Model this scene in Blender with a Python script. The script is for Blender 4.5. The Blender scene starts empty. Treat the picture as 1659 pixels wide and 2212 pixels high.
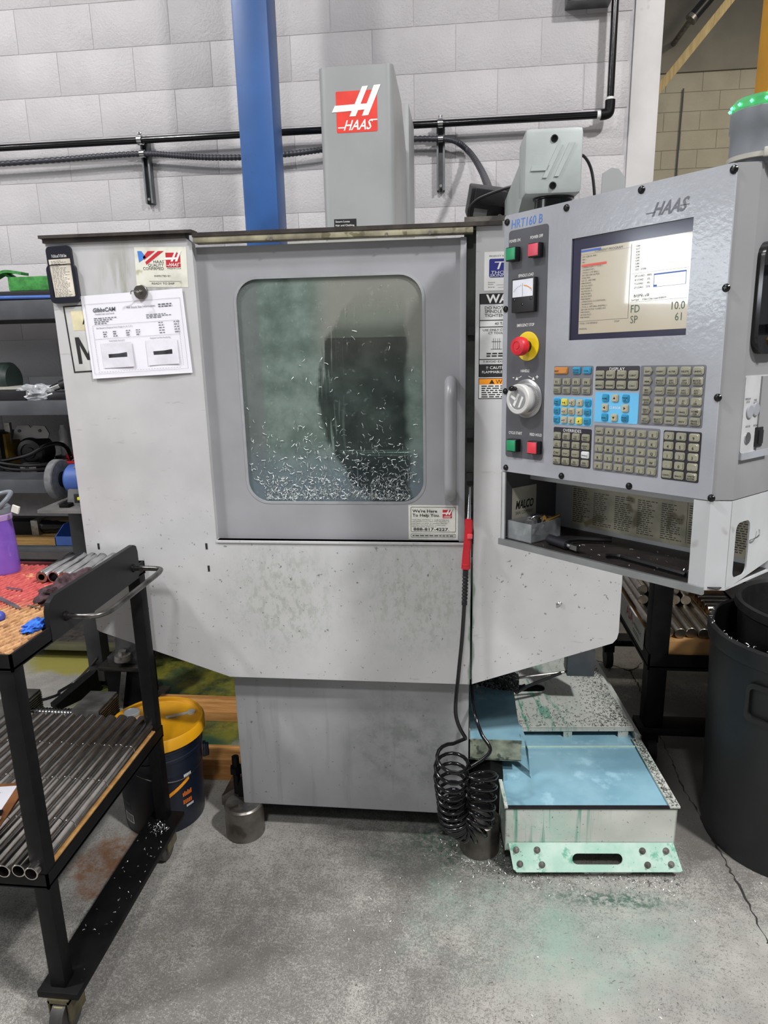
import bpy, bmesh, math, random
from mathutils import Vector, Matrix
from mathutils.geometry import tessellate_polygon
random.seed(7)
SC = bpy.context.scene
COL = SC.collection
R = math.radians
PI = math.pi

# ------------------------------------------------------------------ camera
F_PX, CX, CY = 1500.0, 829.5, 1106.0          # focal length and centre in pixels of a 1659 x 2212 frame
PITCH, ROLL, YAW = R(14.14), R(-1.27), R(6.475)
CAM = Vector((0.0, 0.0, 1.6))
_f = Vector((-math.sin(YAW)*math.cos(PITCH), math.cos(YAW)*math.cos(PITCH), -math.sin(PITCH)))
_r0 = Vector((math.cos(YAW), math.sin(YAW), 0)); _u0 = _r0.cross(_f)
CR = math.cos(ROLL)*_r0 + math.sin(ROLL)*_u0
CU = -math.sin(ROLL)*_r0 + math.cos(ROLL)*_u0
CF = _f
cd = bpy.data.cameras.new('camera'); cam = bpy.data.objects.new('camera', cd); COL.objects.link(cam)
cam.matrix_world = Matrix(((CR.x, CU.x, -CF.x, CAM.x), (CR.y, CU.y, -CF.y, CAM.y), (CR.z, CU.z, -CF.z, CAM.z), (0, 0, 0, 1)))
cd.sensor_fit = 'VERTICAL'; cd.sensor_height = 36.0; cd.lens = 36.0*F_PX/2212.0
cd.clip_start = 0.05; cd.clip_end = 100
SC.camera = cam

def ray(x, y): return CR*((x-CX)/F_PX) - CU*((y-CY)/F_PX) + CF
def PY(x, y, Y): d = ray(x, y); return CAM + d*((Y-CAM.y)/d.y)
def PZ(x, y, Z): d = ray(x, y); return CAM + d*((Z-CAM.z)/d.z)
def PX(x, y, X): d = ray(x, y); return CAM + d*((X-CAM.x)/d.x)

# ------------------------------------------------------------------ world, lights, exposure
w = bpy.data.worlds.new('world'); SC.world = w; w.use_nodes = True
w.node_tree.nodes['Background'].inputs[0].default_value = (0.93, 0.96, 1.0, 1)
w.node_tree.nodes['Background'].inputs[1].default_value = 0.19
def area(name, loc, sx, sy, power, target=None, col=(1.0, 0.985, 0.975)):
    l = bpy.data.lights.new(name, 'AREA'); l.shape = 'RECTANGLE'; l.size = sx; l.size_y = sy; l.energy = power; l.color = col
    o = bpy.data.objects.new(name, l); COL.objects.link(o); o.location = loc
    if target: o.rotation_euler = (Vector(target)-Vector(loc)).to_track_quat('-Z', 'Y').to_euler()
    return o
area('high_bay_lamp', (-3.1, 0.2, 5.2), 0.4, 0.4, 205)
area('high_bay_lamp', (2.6, -0.6, 5.2), 0.35, 0.35, 400)
area('high_bay_lamp', (-0.2, -2.2, 5.2), 0.5, 0.5, 150)
area('high_bay_lamp', (-5.6, -1.0, 5.2), 0.5, 0.5, 100)
area('high_bay_lamp', (3.6, 6.2, 5.4), 0.5, 0.5, 90, col=(1.0, 0.9, 0.72))
area('high_bay_lamp', (-2.6, 2.2, 5.4), 0.5, 0.5, 22)
SC.view_settings.view_transform = 'Standard'; SC.view_settings.look = 'None'
SC.view_settings.exposure = 0.0; SC.view_settings.gamma = 1.0
SC.view_settings.use_curve_mapping = False

# ------------------------------------------------------------------ materials
def lin(c):
    if isinstance(c, str):
        c = tuple(int(c[i:i+2], 16)/255 for i in (0, 2, 4))
    return tuple((v/12.92 if v <= 0.04045 else ((v+0.055)/1.055)**2.4) for v in c)
class NT:
    def __init__(s, name):
        s.m = bpy.data.materials.new(name); s.m.use_nodes = True; s.t = s.m.node_tree; s.n = s.t.nodes
        s.b = s.n['Principled BSDF']; s.out = s.n['Material Output']
        s.tc = s.n.new('ShaderNodeTexCoord'); s.co = s.tc.outputs['Object']
    def new(s, typ, **kw):
        nd = s.n.new(typ)
        for k, v in kw.items(): setattr(nd, k, v)
        return nd
    def set(s, sock, v):
        if isinstance(v, (int, float)): sock.default_value = v
        elif isinstance(v, (tuple, list)): sock.default_value = tuple(v) if len(v) == len(sock.default_value) else tuple(v)+(1,)
        else: s.t.links.new(v, sock)
    def noise(s, scale, detail=3, rough=0.55, co=None, dist=0.0):
        nd = s.new('ShaderNodeTexNoise'); nd.inputs['Scale'].default_value = scale; nd.inputs['Detail'].default_value = detail
        nd.inputs['Roughness'].default_value = rough; nd.inputs['Distortion'].default_value = dist
        s.t.links.new(co or s.co, nd.inputs['Vector']); return nd.outputs[0]
    def vor(s, scale, co=None, feature='F1'):
        nd = s.new('ShaderNodeTexVoronoi'); nd.feature = feature; nd.inputs['Scale'].default_value = scale
        s.t.links.new(co or s.co, nd.inputs['Vector']); return nd.outputs['Distance']
    def math(s, op, a, b=0.0, c=0.0, clamp=False):
        nd = s.new('ShaderNodeMath', operation=op); nd.use_clamp = clamp
        s.set(nd.inputs[0], a); s.set(nd.inputs[1], b); s.set(nd.inputs[2], c); return nd.outputs[0]
    def mul(s, a, b): return s.math('MULTIPLY', a, b)
    def add(s, a, b): return s.math('ADD', a, b)
    def ramp(s, v, a, b):                                  # smooth 0..1 between a and b
        nd = s.new('ShaderNodeMapRange', interpolation_type='SMOOTHSTEP')
        s.set(nd.inputs[0], v); s.set(nd.inputs[1], a); s.set(nd.inputs[2], b); return nd.outputs[0]
    def mix(s, f, a, b):
        nd = s.new('ShaderNodeMix', data_type='RGBA'); s.set(nd.inputs[0], f); s.set(nd.inputs[6], a); s.set(nd.inputs[7], b); return nd.outputs[2]
    def sep(s):
        nd = s.new('ShaderNodeSeparateXYZ'); s.t.links.new(s.co, nd.inputs[0]); return nd.outputs
    def scaled(s, v):
        nd = s.new('ShaderNodeMapping'); nd.inputs['Scale'].default_value = v; s.t.links.new(s.co, nd.inputs[0]); return nd.outputs[0]
    def dist(s, p, sc=(1, 1, 1)):                           # distance of a point to p, axes scaled
        a = s.new('ShaderNodeVectorMath', operation='SUBTRACT'); s.t.links.new(s.co, a.inputs[0]); a.inputs[1].default_value = p
        b = s.new('ShaderNodeVectorMath', operation='MULTIPLY'); s.t.links.new(a.outputs[0], b.inputs[0]); b.inputs[1].default_value = sc
        c = s.new('ShaderNodeVectorMath', operation='LENGTH'); s.t.links.new(b.outputs[0], c.inputs[0]); return c.outputs['Value']
    def bump(s, h, strength=0.3, distance=0.01):
        nd = s.new('ShaderNodeBump'); nd.inputs['Strength'].default_value = strength; nd.inputs['Distance'].default_value = distance
        s.t.links.new(h, nd.inputs['Height']); s.t.links.new(nd.outputs[0], s.b.inputs['Normal']); s.t.links.new(nd.outputs[0], s.b.inputs['Coat Normal'])
    def fin(s, col=None, rough=None, metal=None, **kw):
        if col is not None: s.set(s.b.inputs['Base Color'], col)
        if rough is not None: s.set(s.b.inputs['Roughness'], rough)
        if metal is not None: s.set(s.b.inputs['Metallic'], metal)
        for k, v in kw.items(): s.set(s.b.inputs[k], v)
        return s.m
MATS = {}
def mat(name, col, rough=0.5, metal=0.0, n=(14, 0.06), bump=None, spots=None, **kw):
    if name in MATS: return MATS[name]
    c = lin(col); t = NT(name)
    v = t.noise(n[0], 4)
    a = tuple(max(0, x*(1-n[1]*2.2)) for x in c); b = tuple(min(1, x*(1+n[1]*1.6)) for x in c)
    out = t.mix(t.ramp(v, 0.3, 0.7), a, b)
    if spots:
        out = t.mix(t.mul(t.ramp(t.noise(spots[0], 2), spots[1], spots[1]+0.06), spots[3] if len(spots) > 3 else 0.8), out, lin(spots[2]))
    if bump: t.bump(t.noise(bump[0], 4), bump[1], bump[2] if len(bump) > 2 else 0.004)
    MATS[name] = t.fin(out, t.ramp(v, -1.5, 1.5) if False else rough, metal, **kw)
    return MATS[name]

# ------------------------------------------------------------------ geometry helpers
class MB:
    """collects shapes; build() links them as one mesh object"""
    def __init__(s): s.v = []; s.f = []
    def add(s, vs, fs, M=None):
        o = len(s.v)
        s.v += [tuple(M @ Vector(v)) if M else tuple(v) for v in vs]
        s.f += [tuple(i+o for i in f) for f in fs]
        return s
    def box(s, x0, x1, y0, y1, z0, z1, M=None, bev=0.0):
        if bev <= 0:
            return s.add([(x0,y0,z0),(x1,y0,z0),(x1,y1,z0),(x0,y1,z0),(x0,y0,z1),(x1,y0,z1),(x1,y1,z1),(x0,y1,z1)],
                         [(3,2,1,0),(4,5,6,7),(0,1,5,4),(1,2,6,5),(2,3,7,6),(3,0,4,7)], M)
        bm = bmesh.new(); bmesh.ops.create_cube(bm, size=1)
        for v in bm.verts: v.co = Vector(((x0+x1)/2+v.co.x*(x1-x0), (y0+y1)/2+v.co.y*(y1-y0), (z0+z1)/2+v.co.z*(z1-z0)))
        bmesh.ops.bevel(bm, geom=bm.edges[:], offset=bev, segments=2, profile=0.6, affect='EDGES')
        return s.bm(bm, M)
    def bm(s, bm, M=None):
        bm.verts.index_update()
        s.add([v.co[:] for v in bm.verts], [[v.index for v in f.verts] for f in bm.faces], M); bm.free(); return s
    def cyl(s, p0, p1, r0, r1=None, seg=24, caps=True, M=None):
        r1 = r0 if r1 is None else r1
        p0 = Vector(p0); p1 = Vector(p1); d = (p1-p0).normalized()
        a = d.orthogonal().normalized(); b = d.cross(a)
        vs = []; fs = []
        for p, r in ((p0, r0), (p1, r1)):
            for i in range(seg):
                t = 2*PI*i/seg; vs.append(p+(a*math.cos(t)+b*math.sin(t))*r)
        for i in range(seg):
            j = (i+1) % seg; fs.append((i, j, seg+j, seg+i))
        if caps: fs.append(tuple(range(seg-1, -1, -1))); fs.append(tuple(range(seg, 2*seg)))
        return s.add(vs, fs, M)
    def lathe(s, prof, seg=32, M=None, a0=0, a1=2*PI):
        """prof: list of (r, z); around local z"""
        full = abs(a1-a0-2*PI) < 1e-6; n = seg if full else seg+1
        vs = []; fs = []
        for r, z in prof:
            for i in range(n):
                t = a0+(a1-a0)*i/seg; vs.append((r*math.cos(t), r*math.sin(t), z))
        for k in range(len(prof)-1):
            for i in range(seg):
                j = (i+1) % n; fs.append((k*n+i, k*n+j, (k+1)*n+j, (k+1)*n+i))
        if full and tuple(prof[0]) != tuple(prof[-1]):
            if prof[0][0] > 1e-5: fs.append(tuple(range(n-1, -1, -1)))
            if prof[-1][0] > 1e-5: fs.append(tuple((len(prof)-1)*n+i for i in range(n)))
        return s.add(vs, fs, M)
    def tube(s, pts, r, seg=10, caps=True, M=None):
        pts = [Vector(p) for p in pts]; n = len(pts)
        rs = r if isinstance(r, (list, tuple)) else [r]*n
        vs = []; fs = []; prev = None
        for i in range(n):
            d = (pts[min(i+1, n-1)]-pts[max(i-1, 0)])
            d = d.normalized() if d.length > 1e-9 else Vector((0, 0, 1))
            if prev is None: a = d.orthogonal().normalized()
            else:
                a = prev-d*prev.dot(d)
                a = a.normalized() if a.length > 1e-6 else d.orthogonal().normalized()
            prev = a; b = d.cross(a)
            for k in range(seg):
                t = 2*PI*k/seg; vs.append(pts[i]+(a*math.cos(t)+b*math.sin(t))*rs[i])
        for i in range(n-1):
            for k in range(seg):
                j = (k+1) % seg; fs.append((i*seg+k, i*seg+j, (i+1)*seg+j, (i+1)*seg+k))
        if caps: fs.append(tuple(range(seg-1, -1, -1))); fs.append(tuple((n-1)*seg+k for k in range(seg)))
        return s.add(vs, fs, M)
    def prism(s, outer, z0, z1, holes=(), M=None):
        """polygon (with holes) in local xy, from z0 to z1"""
        loops = [list(outer)]+[list(h) for h in holes]
        tris = tessellate_polygon([[Vector((p[0], p[1], 0)) for p in l] for l in loops])
        flat = [p for l in loops for p in l]; N = len(flat)
        vs = [(p[0], p[1], z0) for p in flat]+[(p[0], p[1], z1) for p in flat]; fs = []
        for t in tris:
            a, b, c = [flat[i] for i in t]
            area2 = (b[0]-a[0])*(c[1]-a[1])-(b[1]-a[1])*(c[0]-a[0])
            if abs(area2) < 1e-14: continue
            if area2 < 0: t = (t[0], t[2], t[1])
            fs.append((t[2], t[1], t[0])); fs.append((t[0]+N, t[1]+N, t[2]+N))
        o = 0
        for li, l in enumerate(loops):
            n = len(l); ar = sum(l[i][0]*l[(i+1) % n][1]-l[(i+1) % n][0]*l[i][1] for i in range(n))
            ccw = (ar > 0) == (li == 0)
            for i in range(n):
                j = (i+1) % n
                q = (o+i, o+j, o+j+N, o+i+N); fs.append(q if ccw else q[::-1])
            o += n
        return s.add(vs, fs, M)
    def rect(s, x0, x1, y0, y1, z, M=None):
        return s.add([(x0,y0,z),(x1,y0,z),(x1,y1,z),(x0,y1,z)], [(0,1,2,3)], M)
    def poly(s, pts, z, M=None):
        tris = tessellate_polygon([[Vector((p[0], p[1], 0)) for p in pts]])
        fs = []
        for t in tris:
            a, b, c = [pts[i] for i in t]
            fs.append(tuple(t) if (b[0]-a[0])*(c[1]-a[1])-(b[1]-a[1])*(c[0]-a[0]) > 0 else (t[0], t[2], t[1]))
        return s.add([(p[0], p[1], z) for p in pts], fs, M)
    def text(s, txt, x, y, h, z=0.0, M=None, align='L', shear=0.0, sx=1.0, maxw=None, bold=0.0):
        vs, fs, wd, hh = text_geo(txt, bold)
        k = h/0.7; kx = k*sx
        if maxw and wd*kx > maxw: kx = maxw/wd
        ox = x-(wd*kx/2 if align == 'C' else (wd*kx if align == 'R' else 0))
        return s.add([(ox+vx*kx+shear*vy*k, y+vy*k, z) for vx, vy in vs], fs, M)
    def mesh(s, name, smooth=True, ang=32):
        me = bpy.data.meshes.new(name); me.from_pydata(s.v, [], s.f); me.update()
        if smooth:
            me.polygons.foreach_set('use_smooth', [True]*len(me.polygons)); me.set_sharp_from_angle(angle=R(ang))
        return me
    def build(s, name, m, parent=None, M=None, smooth=True, ang=32):
        return obj(name, s.mesh(name, smooth, ang), m, parent, M)
_TX = {}
def text_geo(t, bold=0.0):
    key = (t, bold)
    if key not in _TX:
        c = bpy.data.curves.new('t', 'FONT'); c.body = t; c.size = 1.0; c.resolution_u = 2; c.offset = bold
        o = bpy.data.objects.new('t', c); COL.objects.link(o)
        me = bpy.data.meshes.new_from_object(o)
        vs = [(v.co.x, v.co.y) for v in me.vertices]; fs = [tuple(p.vertices) for p in me.polygons]
        bpy.data.objects.remove(o); bpy.data.curves.remove(c); bpy.data.meshes.remove(me)
        x0 = min((v[0] for v in vs), default=0); x1 = max((v[0] for v in vs), default=0)
        vs = [(v[0]-x0, v[1]) for v in vs]
        _TX[key] = (vs, fs, x1-x0, 0.7)
    return _TX[key]
WM = {}
def obj(name, me, m, parent=None, M=None):
    o = bpy.data.objects.new(name, me); COL.objects.link(o)
    if m is not None and len(me.materials) == 0: me.materials.append(m)
    M = M or Matrix()
    o.matrix_basis = M; WM[o.name] = M
    if parent is not None:
        o.parent = parent; o.matrix_parent_inverse = WM[parent.name].inverted()
    return o
def tag(o, label, cat, group=None):
    o['label'] = label; o['category'] = cat
    if group: o['group'] = group
    return o
def stuff(o): o['kind'] = 'stuff'; return o
def struct(o, label=None):
    o['kind'] = 'structure'
    if label: o['label'] = label
    return o
def thing(name, label, cat, loc=(0, 0, 0), group=None):
    o = bpy.data.objects.new(name, None); COL.objects.link(o); o.location = loc
    o.empty_display_size = 0.05
    WM[o.name] = Matrix.Translation(Vector(loc))
    return tag(o, label, cat, group)
def rrect(x0, x1, y0, y1, r, n=5):
    pts = []
    for cx, cy, a in ((x1-r, y0+r, -90), (x1-r, y1-r, 0), (x0+r, y1-r, 90), (x0+r, y0+r, 180)):
        for i in range(n+1):
            t = R(a+90*i/n); pts.append((cx+r*math.cos(t), cy+r*math.sin(t)))
    return pts
def circ(cx, cy, r, n=24): return [(cx+r*math.cos(2*PI*i/n), cy+r*math.sin(2*PI*i/n)) for i in range(n)]
def frame(O, U, V):
    U = Vector(U).normalized(); V = Vector(V); V = (V-U*V.dot(U)).normalized(); N = U.cross(V)
    return Matrix(((U.x, V.x, N.x, O[0]), (U.y, V.y, N.y, O[1]), (U.z, V.z, N.z, O[2]), (0, 0, 0, 1)))
def spline(pts, n=8):
    """Catmull-Rom through pts"""
    pts = [Vector(p) for p in pts]; out = []
    for i in range(len(pts)-1):
        p0 = pts[max(i-1, 0)]; p1 = pts[i]; p2 = pts[i+1]; p3 = pts[min(i+2, len(pts)-1)]
        for k in range(n):
            t = k/n
            out.append(0.5*((2*p1)+(p2-p0)*t+(2*p0-5*p1+4*p2-p3)*t*t+(3*p1-p0-3*p2+p3)*t**3))
    out.append(pts[-1]); return out
def chip_mesh(samples, L=(0.004, 0.012), wd=0.0012):
    """loose curled shavings: samples yields (point, normal)"""
    mb = MB()
    for p, nrm in samples:
        nrm = Vector(nrm); a = nrm.orthogonal().normalized(); b = nrm.cross(a)
        t = random.random()*2*PI; d = a*math.cos(t)+b*math.sin(t); e = nrm.cross(d)
        l = random.uniform(*L); c = random.uniform(-0.5, 0.5)*l; h = nrm*random.uniform(0.0004, 0.0035)
        p = Vector(p); q = [p-d*l/2, p+e*c*0.5+h, p+d*l/2]
        vs = []
        for k, x in enumerate(q):
            vs += [x-e*wd*0.5+nrm*0.0004, x+e*wd*0.5+nrm*0.001]
        mb.add(vs, [(0, 2, 3, 1), (2, 4, 5, 3)])
    return mb
def textlines(mb, x0, x1, y0, y1, n, M=None, z=0.0, fill=0.55, rag=0.35, word=0.012):
    """rows of small print too fine to read: short word strokes"""
    dy = (y0-y1)/n
    for i in range(n):
        yc = y0-dy*(i+0.5); x = x0; end = x0+(x1-x0)*(1-random.random()*rag)
        while x < end:
            wl = word*random.uniform(0.5, 1.5); xe = min(x+wl, end)
            mb.rect(x, xe, yc-dy*fill/2, yc+dy*fill/2, z, M); x = xe+word*0.28
def haas_logo(parent, M, x0, x1, y0, y1, red, white, z=0.0006, txt=True):
    """red square with a slanted letter and a wordmark, as on the stickers"""
    wx = x1-x0; hy = y1-y0
    g = lambda pts: [(x0+px*wx, y0+py*hy) for px, py in pts]
    k = MB().prism(rrect(x0, x1, y0, y1, 0.03*wx), 0, z, M=M).build('logo_square', red, parent)
    m = MB()
    for pts in ([(-.11, .504), (.39, .522), (.46, .677), (-.03, .664)], [(.319, .389), (.47, .389), (.789, 1.10), (.648, 1.093)],
                [(.624, .389), (.78, .398), (1.094, 1.115), (.93, 1.106)], [(.45, .522), (.70, .54), (.76, .677), (.55, .677)]):
        m.prism(g(pts), z, z*(2+.02*pts[0][0]), M=M)
    if txt:
        m.text('HAAS', x0+0.17*wx, y0+0.06*hy, 0.24*hy, z*1.7, M, shear=0.35, maxw=0.66*wx, bold=.015)
        m.rect(x0+0.03*wx, x0+0.22*wx, y0+0.11*hy, y0+0.14*hy, z*1.6, M); m.rect(x0+0.86*wx, x0+wx, y0+0.27*hy, y0+0.30*hy, z*1.6, M)
    m.build('logo_letter', white, parent, smooth=False)
# ------------------------------------------------------------------ named materials
M_grey = mat('grey_paint', '8f9093', 0.42, n=(6, .04), bump=(220, .06, .001), spots=(60, .70, '5d5f5e', .5))
M_greyd = mat('grey_enamel', '8f9094', 0.35, n=(5, .04), bump=(260, .05, .001))
M_head = mat('head_grey', '8d8f90', 0.38, n=(5, .03))
M_pend = mat('pendant_grey', '94979e', 0.30, n=(8, .05), bump=(110, .22, .0016), **{'Coat Weight': .55, 'Coat Roughness': .08})
M_pside = mat('pendant_side_grey', '838385', 0.45, n=(6, .05))
M_lgrey = mat('light_casting', '979e9c', 0.45, n=(10, .05), bump=(300, .12, .001))
M_black = mat('black_plastic', '17171a', 0.4, n=(20, .1))
M_blackp = mat('black_steel', '0d0d0e', 0.5, 0.0, n=(18, .18), bump=(60, .15, .001), spots=(220, .74, '45423e', .4), **{'Specular IOR Level': .18})
M_rubber = mat('black_rubber', '121214', 0.5, n=(30, .15), bump=(90, .2, .002))
M_gloss = mat('glossy_black_hose', '0d0d10', 0.16, n=(30, .1))
M_steel = mat('bright_steel', 'c3c3c4', 0.17, 1.0, n=(30, .08))
M_dsteel = mat('dull_steel', '8d8a86', 0.42, 0.9, n=(25, .15), spots=(30, .62, '4c4640', .7))
M_rack = mat('rack_grey', '434549', 0.5, n=(8, .1), bump=(60, .08, .001))
M_red = mat('red_plastic', 'c4202e', 0.35, n=(20, .05))
M_white = mat('white_print', 'dededc', 0.5, n=(20, .03))
M_cream = mat('cream_vinyl', 'cdcec6', 0.5, n=(25, .06))
M_ink = mat('black_ink', '1a1a1c', 0.6, n=(40, .05))
M_inkg = mat('grey_ink', '55585c', 0.6, n=(40, .05))
M_redp = mat('logo_red', 'd2372b', 0.4, n=(15, .05))
M_redd = mat('logo_dark_red', 'b01f2b', 0.5, n=(15, .05))
M_paper = mat('paper', 'dcdbe3', 0.7, n=(6, .02))
M_amber = mat('warning_orange', 'e8921c', 0.5)
M_brass = mat('brass', 'b08a48', 0.3, 1.0)

def enclosure_white():
    t = NT('enclosure_white'); x, y, z = t.sep()
    v = t.noise(4, 5)
    c = t.mix(t.ramp(v, .3, .7), lin('aaaaab'), lin('b8b8b9'))
    # coolant grime with its own shape below the door, greenish, streaked downwards
    st = t.noise(9, 5, .6, t.scaled((3.0, 1, 0.5))); gr = t.noise(34, 5, .75, t.scaled((1.4, 1, .8)))
    low = t.math('MAXIMUM', t.ramp(t.dist((-.52, 1.88, .86), (2.6, 1, 2.4)), 0.62, 0.10), t.ramp(t.dist((-.12, 1.88, .88), (2.6, 1, 2.2)), 0.62, 0.10))
    c = t.mix(t.mul(low, .22), c, lin('989c93'))
    c = t.mix(t.mul(t.mul(low, t.ramp(gr, .45, .62)), .50), c, lin('83897f'))
    c = t.mix(t.mul(t.mul(low, t.ramp(st, .55, .72)), .22), c, lin('83897f'))
    left = t.ramp(t.dist((-.86, 1.88, 1.74), (5.0, 1, 3.6)), 0.75, 0.2)
    c = t.mix(t.mul(t.mul(left, t.ramp(st, .42, .6)), .7), c, lin('8a8a7d'))
    # green drips along the seam
    dr = t.ramp(t.math('ABSOLUTE', t.add(t.add(x, -.033), t.mul(t.add(t.noise(5, 2, .5, t.scaled((.2, .2, 3))), -.5), .03))), .009, .002)
    c = t.mix(t.mul(t.mul(dr, t.ramp(z, 1.02, .9)), .75), c, lin('4f6d58'))
    # speckle of chips and dirt
    sp = t.mul(t.ramp(t.noise(95, 2), .69, .74), t.ramp(z, 1.25, .95))
    c = t.mix(t.mul(sp, .75), c, lin('4a4d48'))
    sc = t.mul(t.ramp(t.noise(14, 3, .6, t.scaled((1, 1, 5))), .68, .72), .35)
    c = t.mix(sc, c, lin('8c8a88'))
    t.bump(t.noise(240, 2), .05, .001)
    return t.fin(c, .36, 0)
M_enc = enclosure_white()

def base_grey():
    t = NT('base_grey'); x, y, z = t.sep()
    c = t.mix(t.ramp(t.noise(5, 4), .3, .7), lin('88898b'), lin('959698'))
    blob = t.ramp(t.dist((-.17, 1.93, .36), (1.1, 1, 1)), .28, .05)
    c = t.mix(t.mul(t.mul(blob, t.ramp(t.noise(18, 5, .7), .4, .65)), .55), c, lin('5f6661'))
    c = t.mix(t.mul(t.ramp(t.noise(90, 2), .70, .75), .7), c, lin('45484a'))
    st = t.mul(t.ramp(t.noise(7, 4, .6, t.scaled((4, 1, .3))), .55, .7), .3)
    c = t.mix(st, c, lin('6a6e6c'))
    t.bump(t.noise(200, 2), .05, .001)
    return t.fin(c, .4, 0)
M_base = base_grey()

def floor_mat():
    t = NT('concrete_floor'); x, y, z = t.sep()
    big = t.noise(0.9, 5, .6); mid = t.noise(6, 5, .65); fine = t.noise(140, 2, .6); fin2 = t.noise(60, 3, .7)
    c = t.mix(t.ramp(mid, .3, .7), lin('868480'), lin('a09e98'))
    c = t.mix(t.mul(t.ramp(big, .42, .62), .35), c, lin('85837f'))
    # ground-in black dirt, heavier underfoot; beside the cart it also paints in light falloff
    dirt_shade = t.add(t.mul(t.ramp(t.dist((-.75, 1.2, 0), (.75, 1.0, 1)), 1.0, .2), .105), t.mul(t.ramp(t.dist((-.1, 1.80, 0), (.9, 1.6, 1)), .75, .1), .07))
    dirt_shade = t.add(dirt_shade, t.mul(t.ramp(t.dist((.85, 2.45, 0), (1.4, .9, 1)), .85, .2), .20))  # floor darkened by the right cart: painted shade of pendant and machine
    dirt_shade = t.add(dirt_shade, t.mul(t.add(t.noise(2.6, 5, .65), -.5), .30))
    lev = t.math('SUBTRACT', .575, dirt_shade)
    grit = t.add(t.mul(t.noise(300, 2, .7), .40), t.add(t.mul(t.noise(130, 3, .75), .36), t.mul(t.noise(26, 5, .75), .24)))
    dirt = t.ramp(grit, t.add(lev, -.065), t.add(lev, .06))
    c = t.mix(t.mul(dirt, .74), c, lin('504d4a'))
    c = t.mix(t.mul(t.ramp(t.noise(38, 4, .8), .66, .72), .6), c, lin('2d2b2a'))
    c = t.mix(t.mul(t.ramp(t.noise(75, 3, .7), .71, .74), .4), c, lin('b5b3ac'))
    # green coolant dried round the tank
    def blob(p, sc, r0, r1, nz=.35):
        d = t.add(t.dist(p, sc), t.mul(t.add(t.noise(5, 4, .65), -.5), nz*2)); return t.ramp(d, r0, r1)
    c = t.mix(t.mul(t.ramp(t.noise(170, 3, .7), .60, .66), .75), c, lin('33312f'))
    g = blob((.30, 1.60, 0), (1.1, 2.0, 1), .58, .02, .5)
    c = t.mix(t.mul(t.mul(g, t.add(.45, t.mul(t.ramp(t.noise(9, 5, .7), .4, .65), .55))), .58), c, lin('7d9b8f'))
    g2 = blob((-.02, 1.93, 0), (1.5, 2.6, 1), .55, .05)
    c = t.mix(t.mul(t.mul(g2, t.ramp(fin2, .35, .6)), .8), c, lin('2c4a3c'))
    g4 = blob((.42, 1.74, 0), (1.9, 9, 1), .5, .1)
    c = t.mix(t.mul(t.mul(g4, t.ramp(fin2, .4, .6)), .85), c, lin('24493d'))
    # yellow-green oil spill behind the bucket
    g3 = blob((-1.22, 2.80, 0), (1.3, 1.25, 1), .80, .55)
    oil = t.mix(t.ramp(t.noise(7, 5, .7), .35, .65), lin('2e3a12'), lin('7d7a22'))
    oil = t.mix(t.ramp(t.noise(3, 3), .5, .65), oil, lin('1c4630'))
    c = t.mix(t.mul(g3, .93), c, oil)
    g5 = blob((-2.02, 3.12, 0), (2.0, 3.6, 1), .62, .40)
    c = t.mix(t.mul(g5, .9), c, lin('8a8432'))
    # rust by the bucket
    g6 = blob((-1.12, 1.80, 0), (5, 3.2, 1), .56, .25, .7)
    c = t.mix(t.mul(g6, t.add(.35, t.mul(t.ramp(t.noise(14, 5, .7), .4, .6), .5))), c, lin('6b431f'))
    wet = t.math('MAXIMUM', g3, t.mul(g, .35))
    t.bump(t.add(t.mul(fine, .5), t.mul(fin2, .5)), .22, .003)
    return t.fin(c, t.math('SUBTRACT', .62, t.mul(wet, .45)), 0)
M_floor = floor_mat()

def block_mat(name, a, b, rough=.5):
    t = NT(name)
    oi = t.new('ShaderNodeObjectInfo')
    co = t.new('ShaderNodeVectorMath', operation='ADD'); t.t.links.new(t.co, co.inputs[0]); t.t.links.new(oi.outputs['Location'], co.inputs[1])
    t.co = co.outputs[0]
    c = t.mix(t.ramp(t.noise(3, 4), .3, .7), lin(a), lin(b))
    pores = t.ramp(t.vor(150), .20, .10)
    pz = t.mul(pores, t.ramp(t.noise(9, 3), .52, .66))
    c = t.mix(t.mul(pz, .6), c, lin('77736f'))
    t.bump(t.add(t.noise(90, 4, .6), t.mul(pz, -.6)), .55, .005)
    return t.fin(c, rough, 0)
M_block = block_mat('painted_block', 'b4b1b3', 'bfbcbe', .42)
M_mortar = mat('painted_mortar', 'b3b0b2', .55, bump=(60, .3, .003))
M_fblock = block_mat('beige_block', 'b3ac98', 'bfb8a3', .6)
M_fmort = mat('beige_mortar', '9d9683', .6)
M_pillar = mat('white_pillar', 'c4c2c2', .5, n=(4, .04), spots=(9, .68, '7d7a78', .5))
M_blue = mat('blue_column', '25518c', .38, n=(3, .10), bump=(40, .1, .002), spots=(45, .71, '31353d', .6))
M_yellow = mat('yellow_column', 'd79a1c', .45, n=(4, .06))

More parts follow.
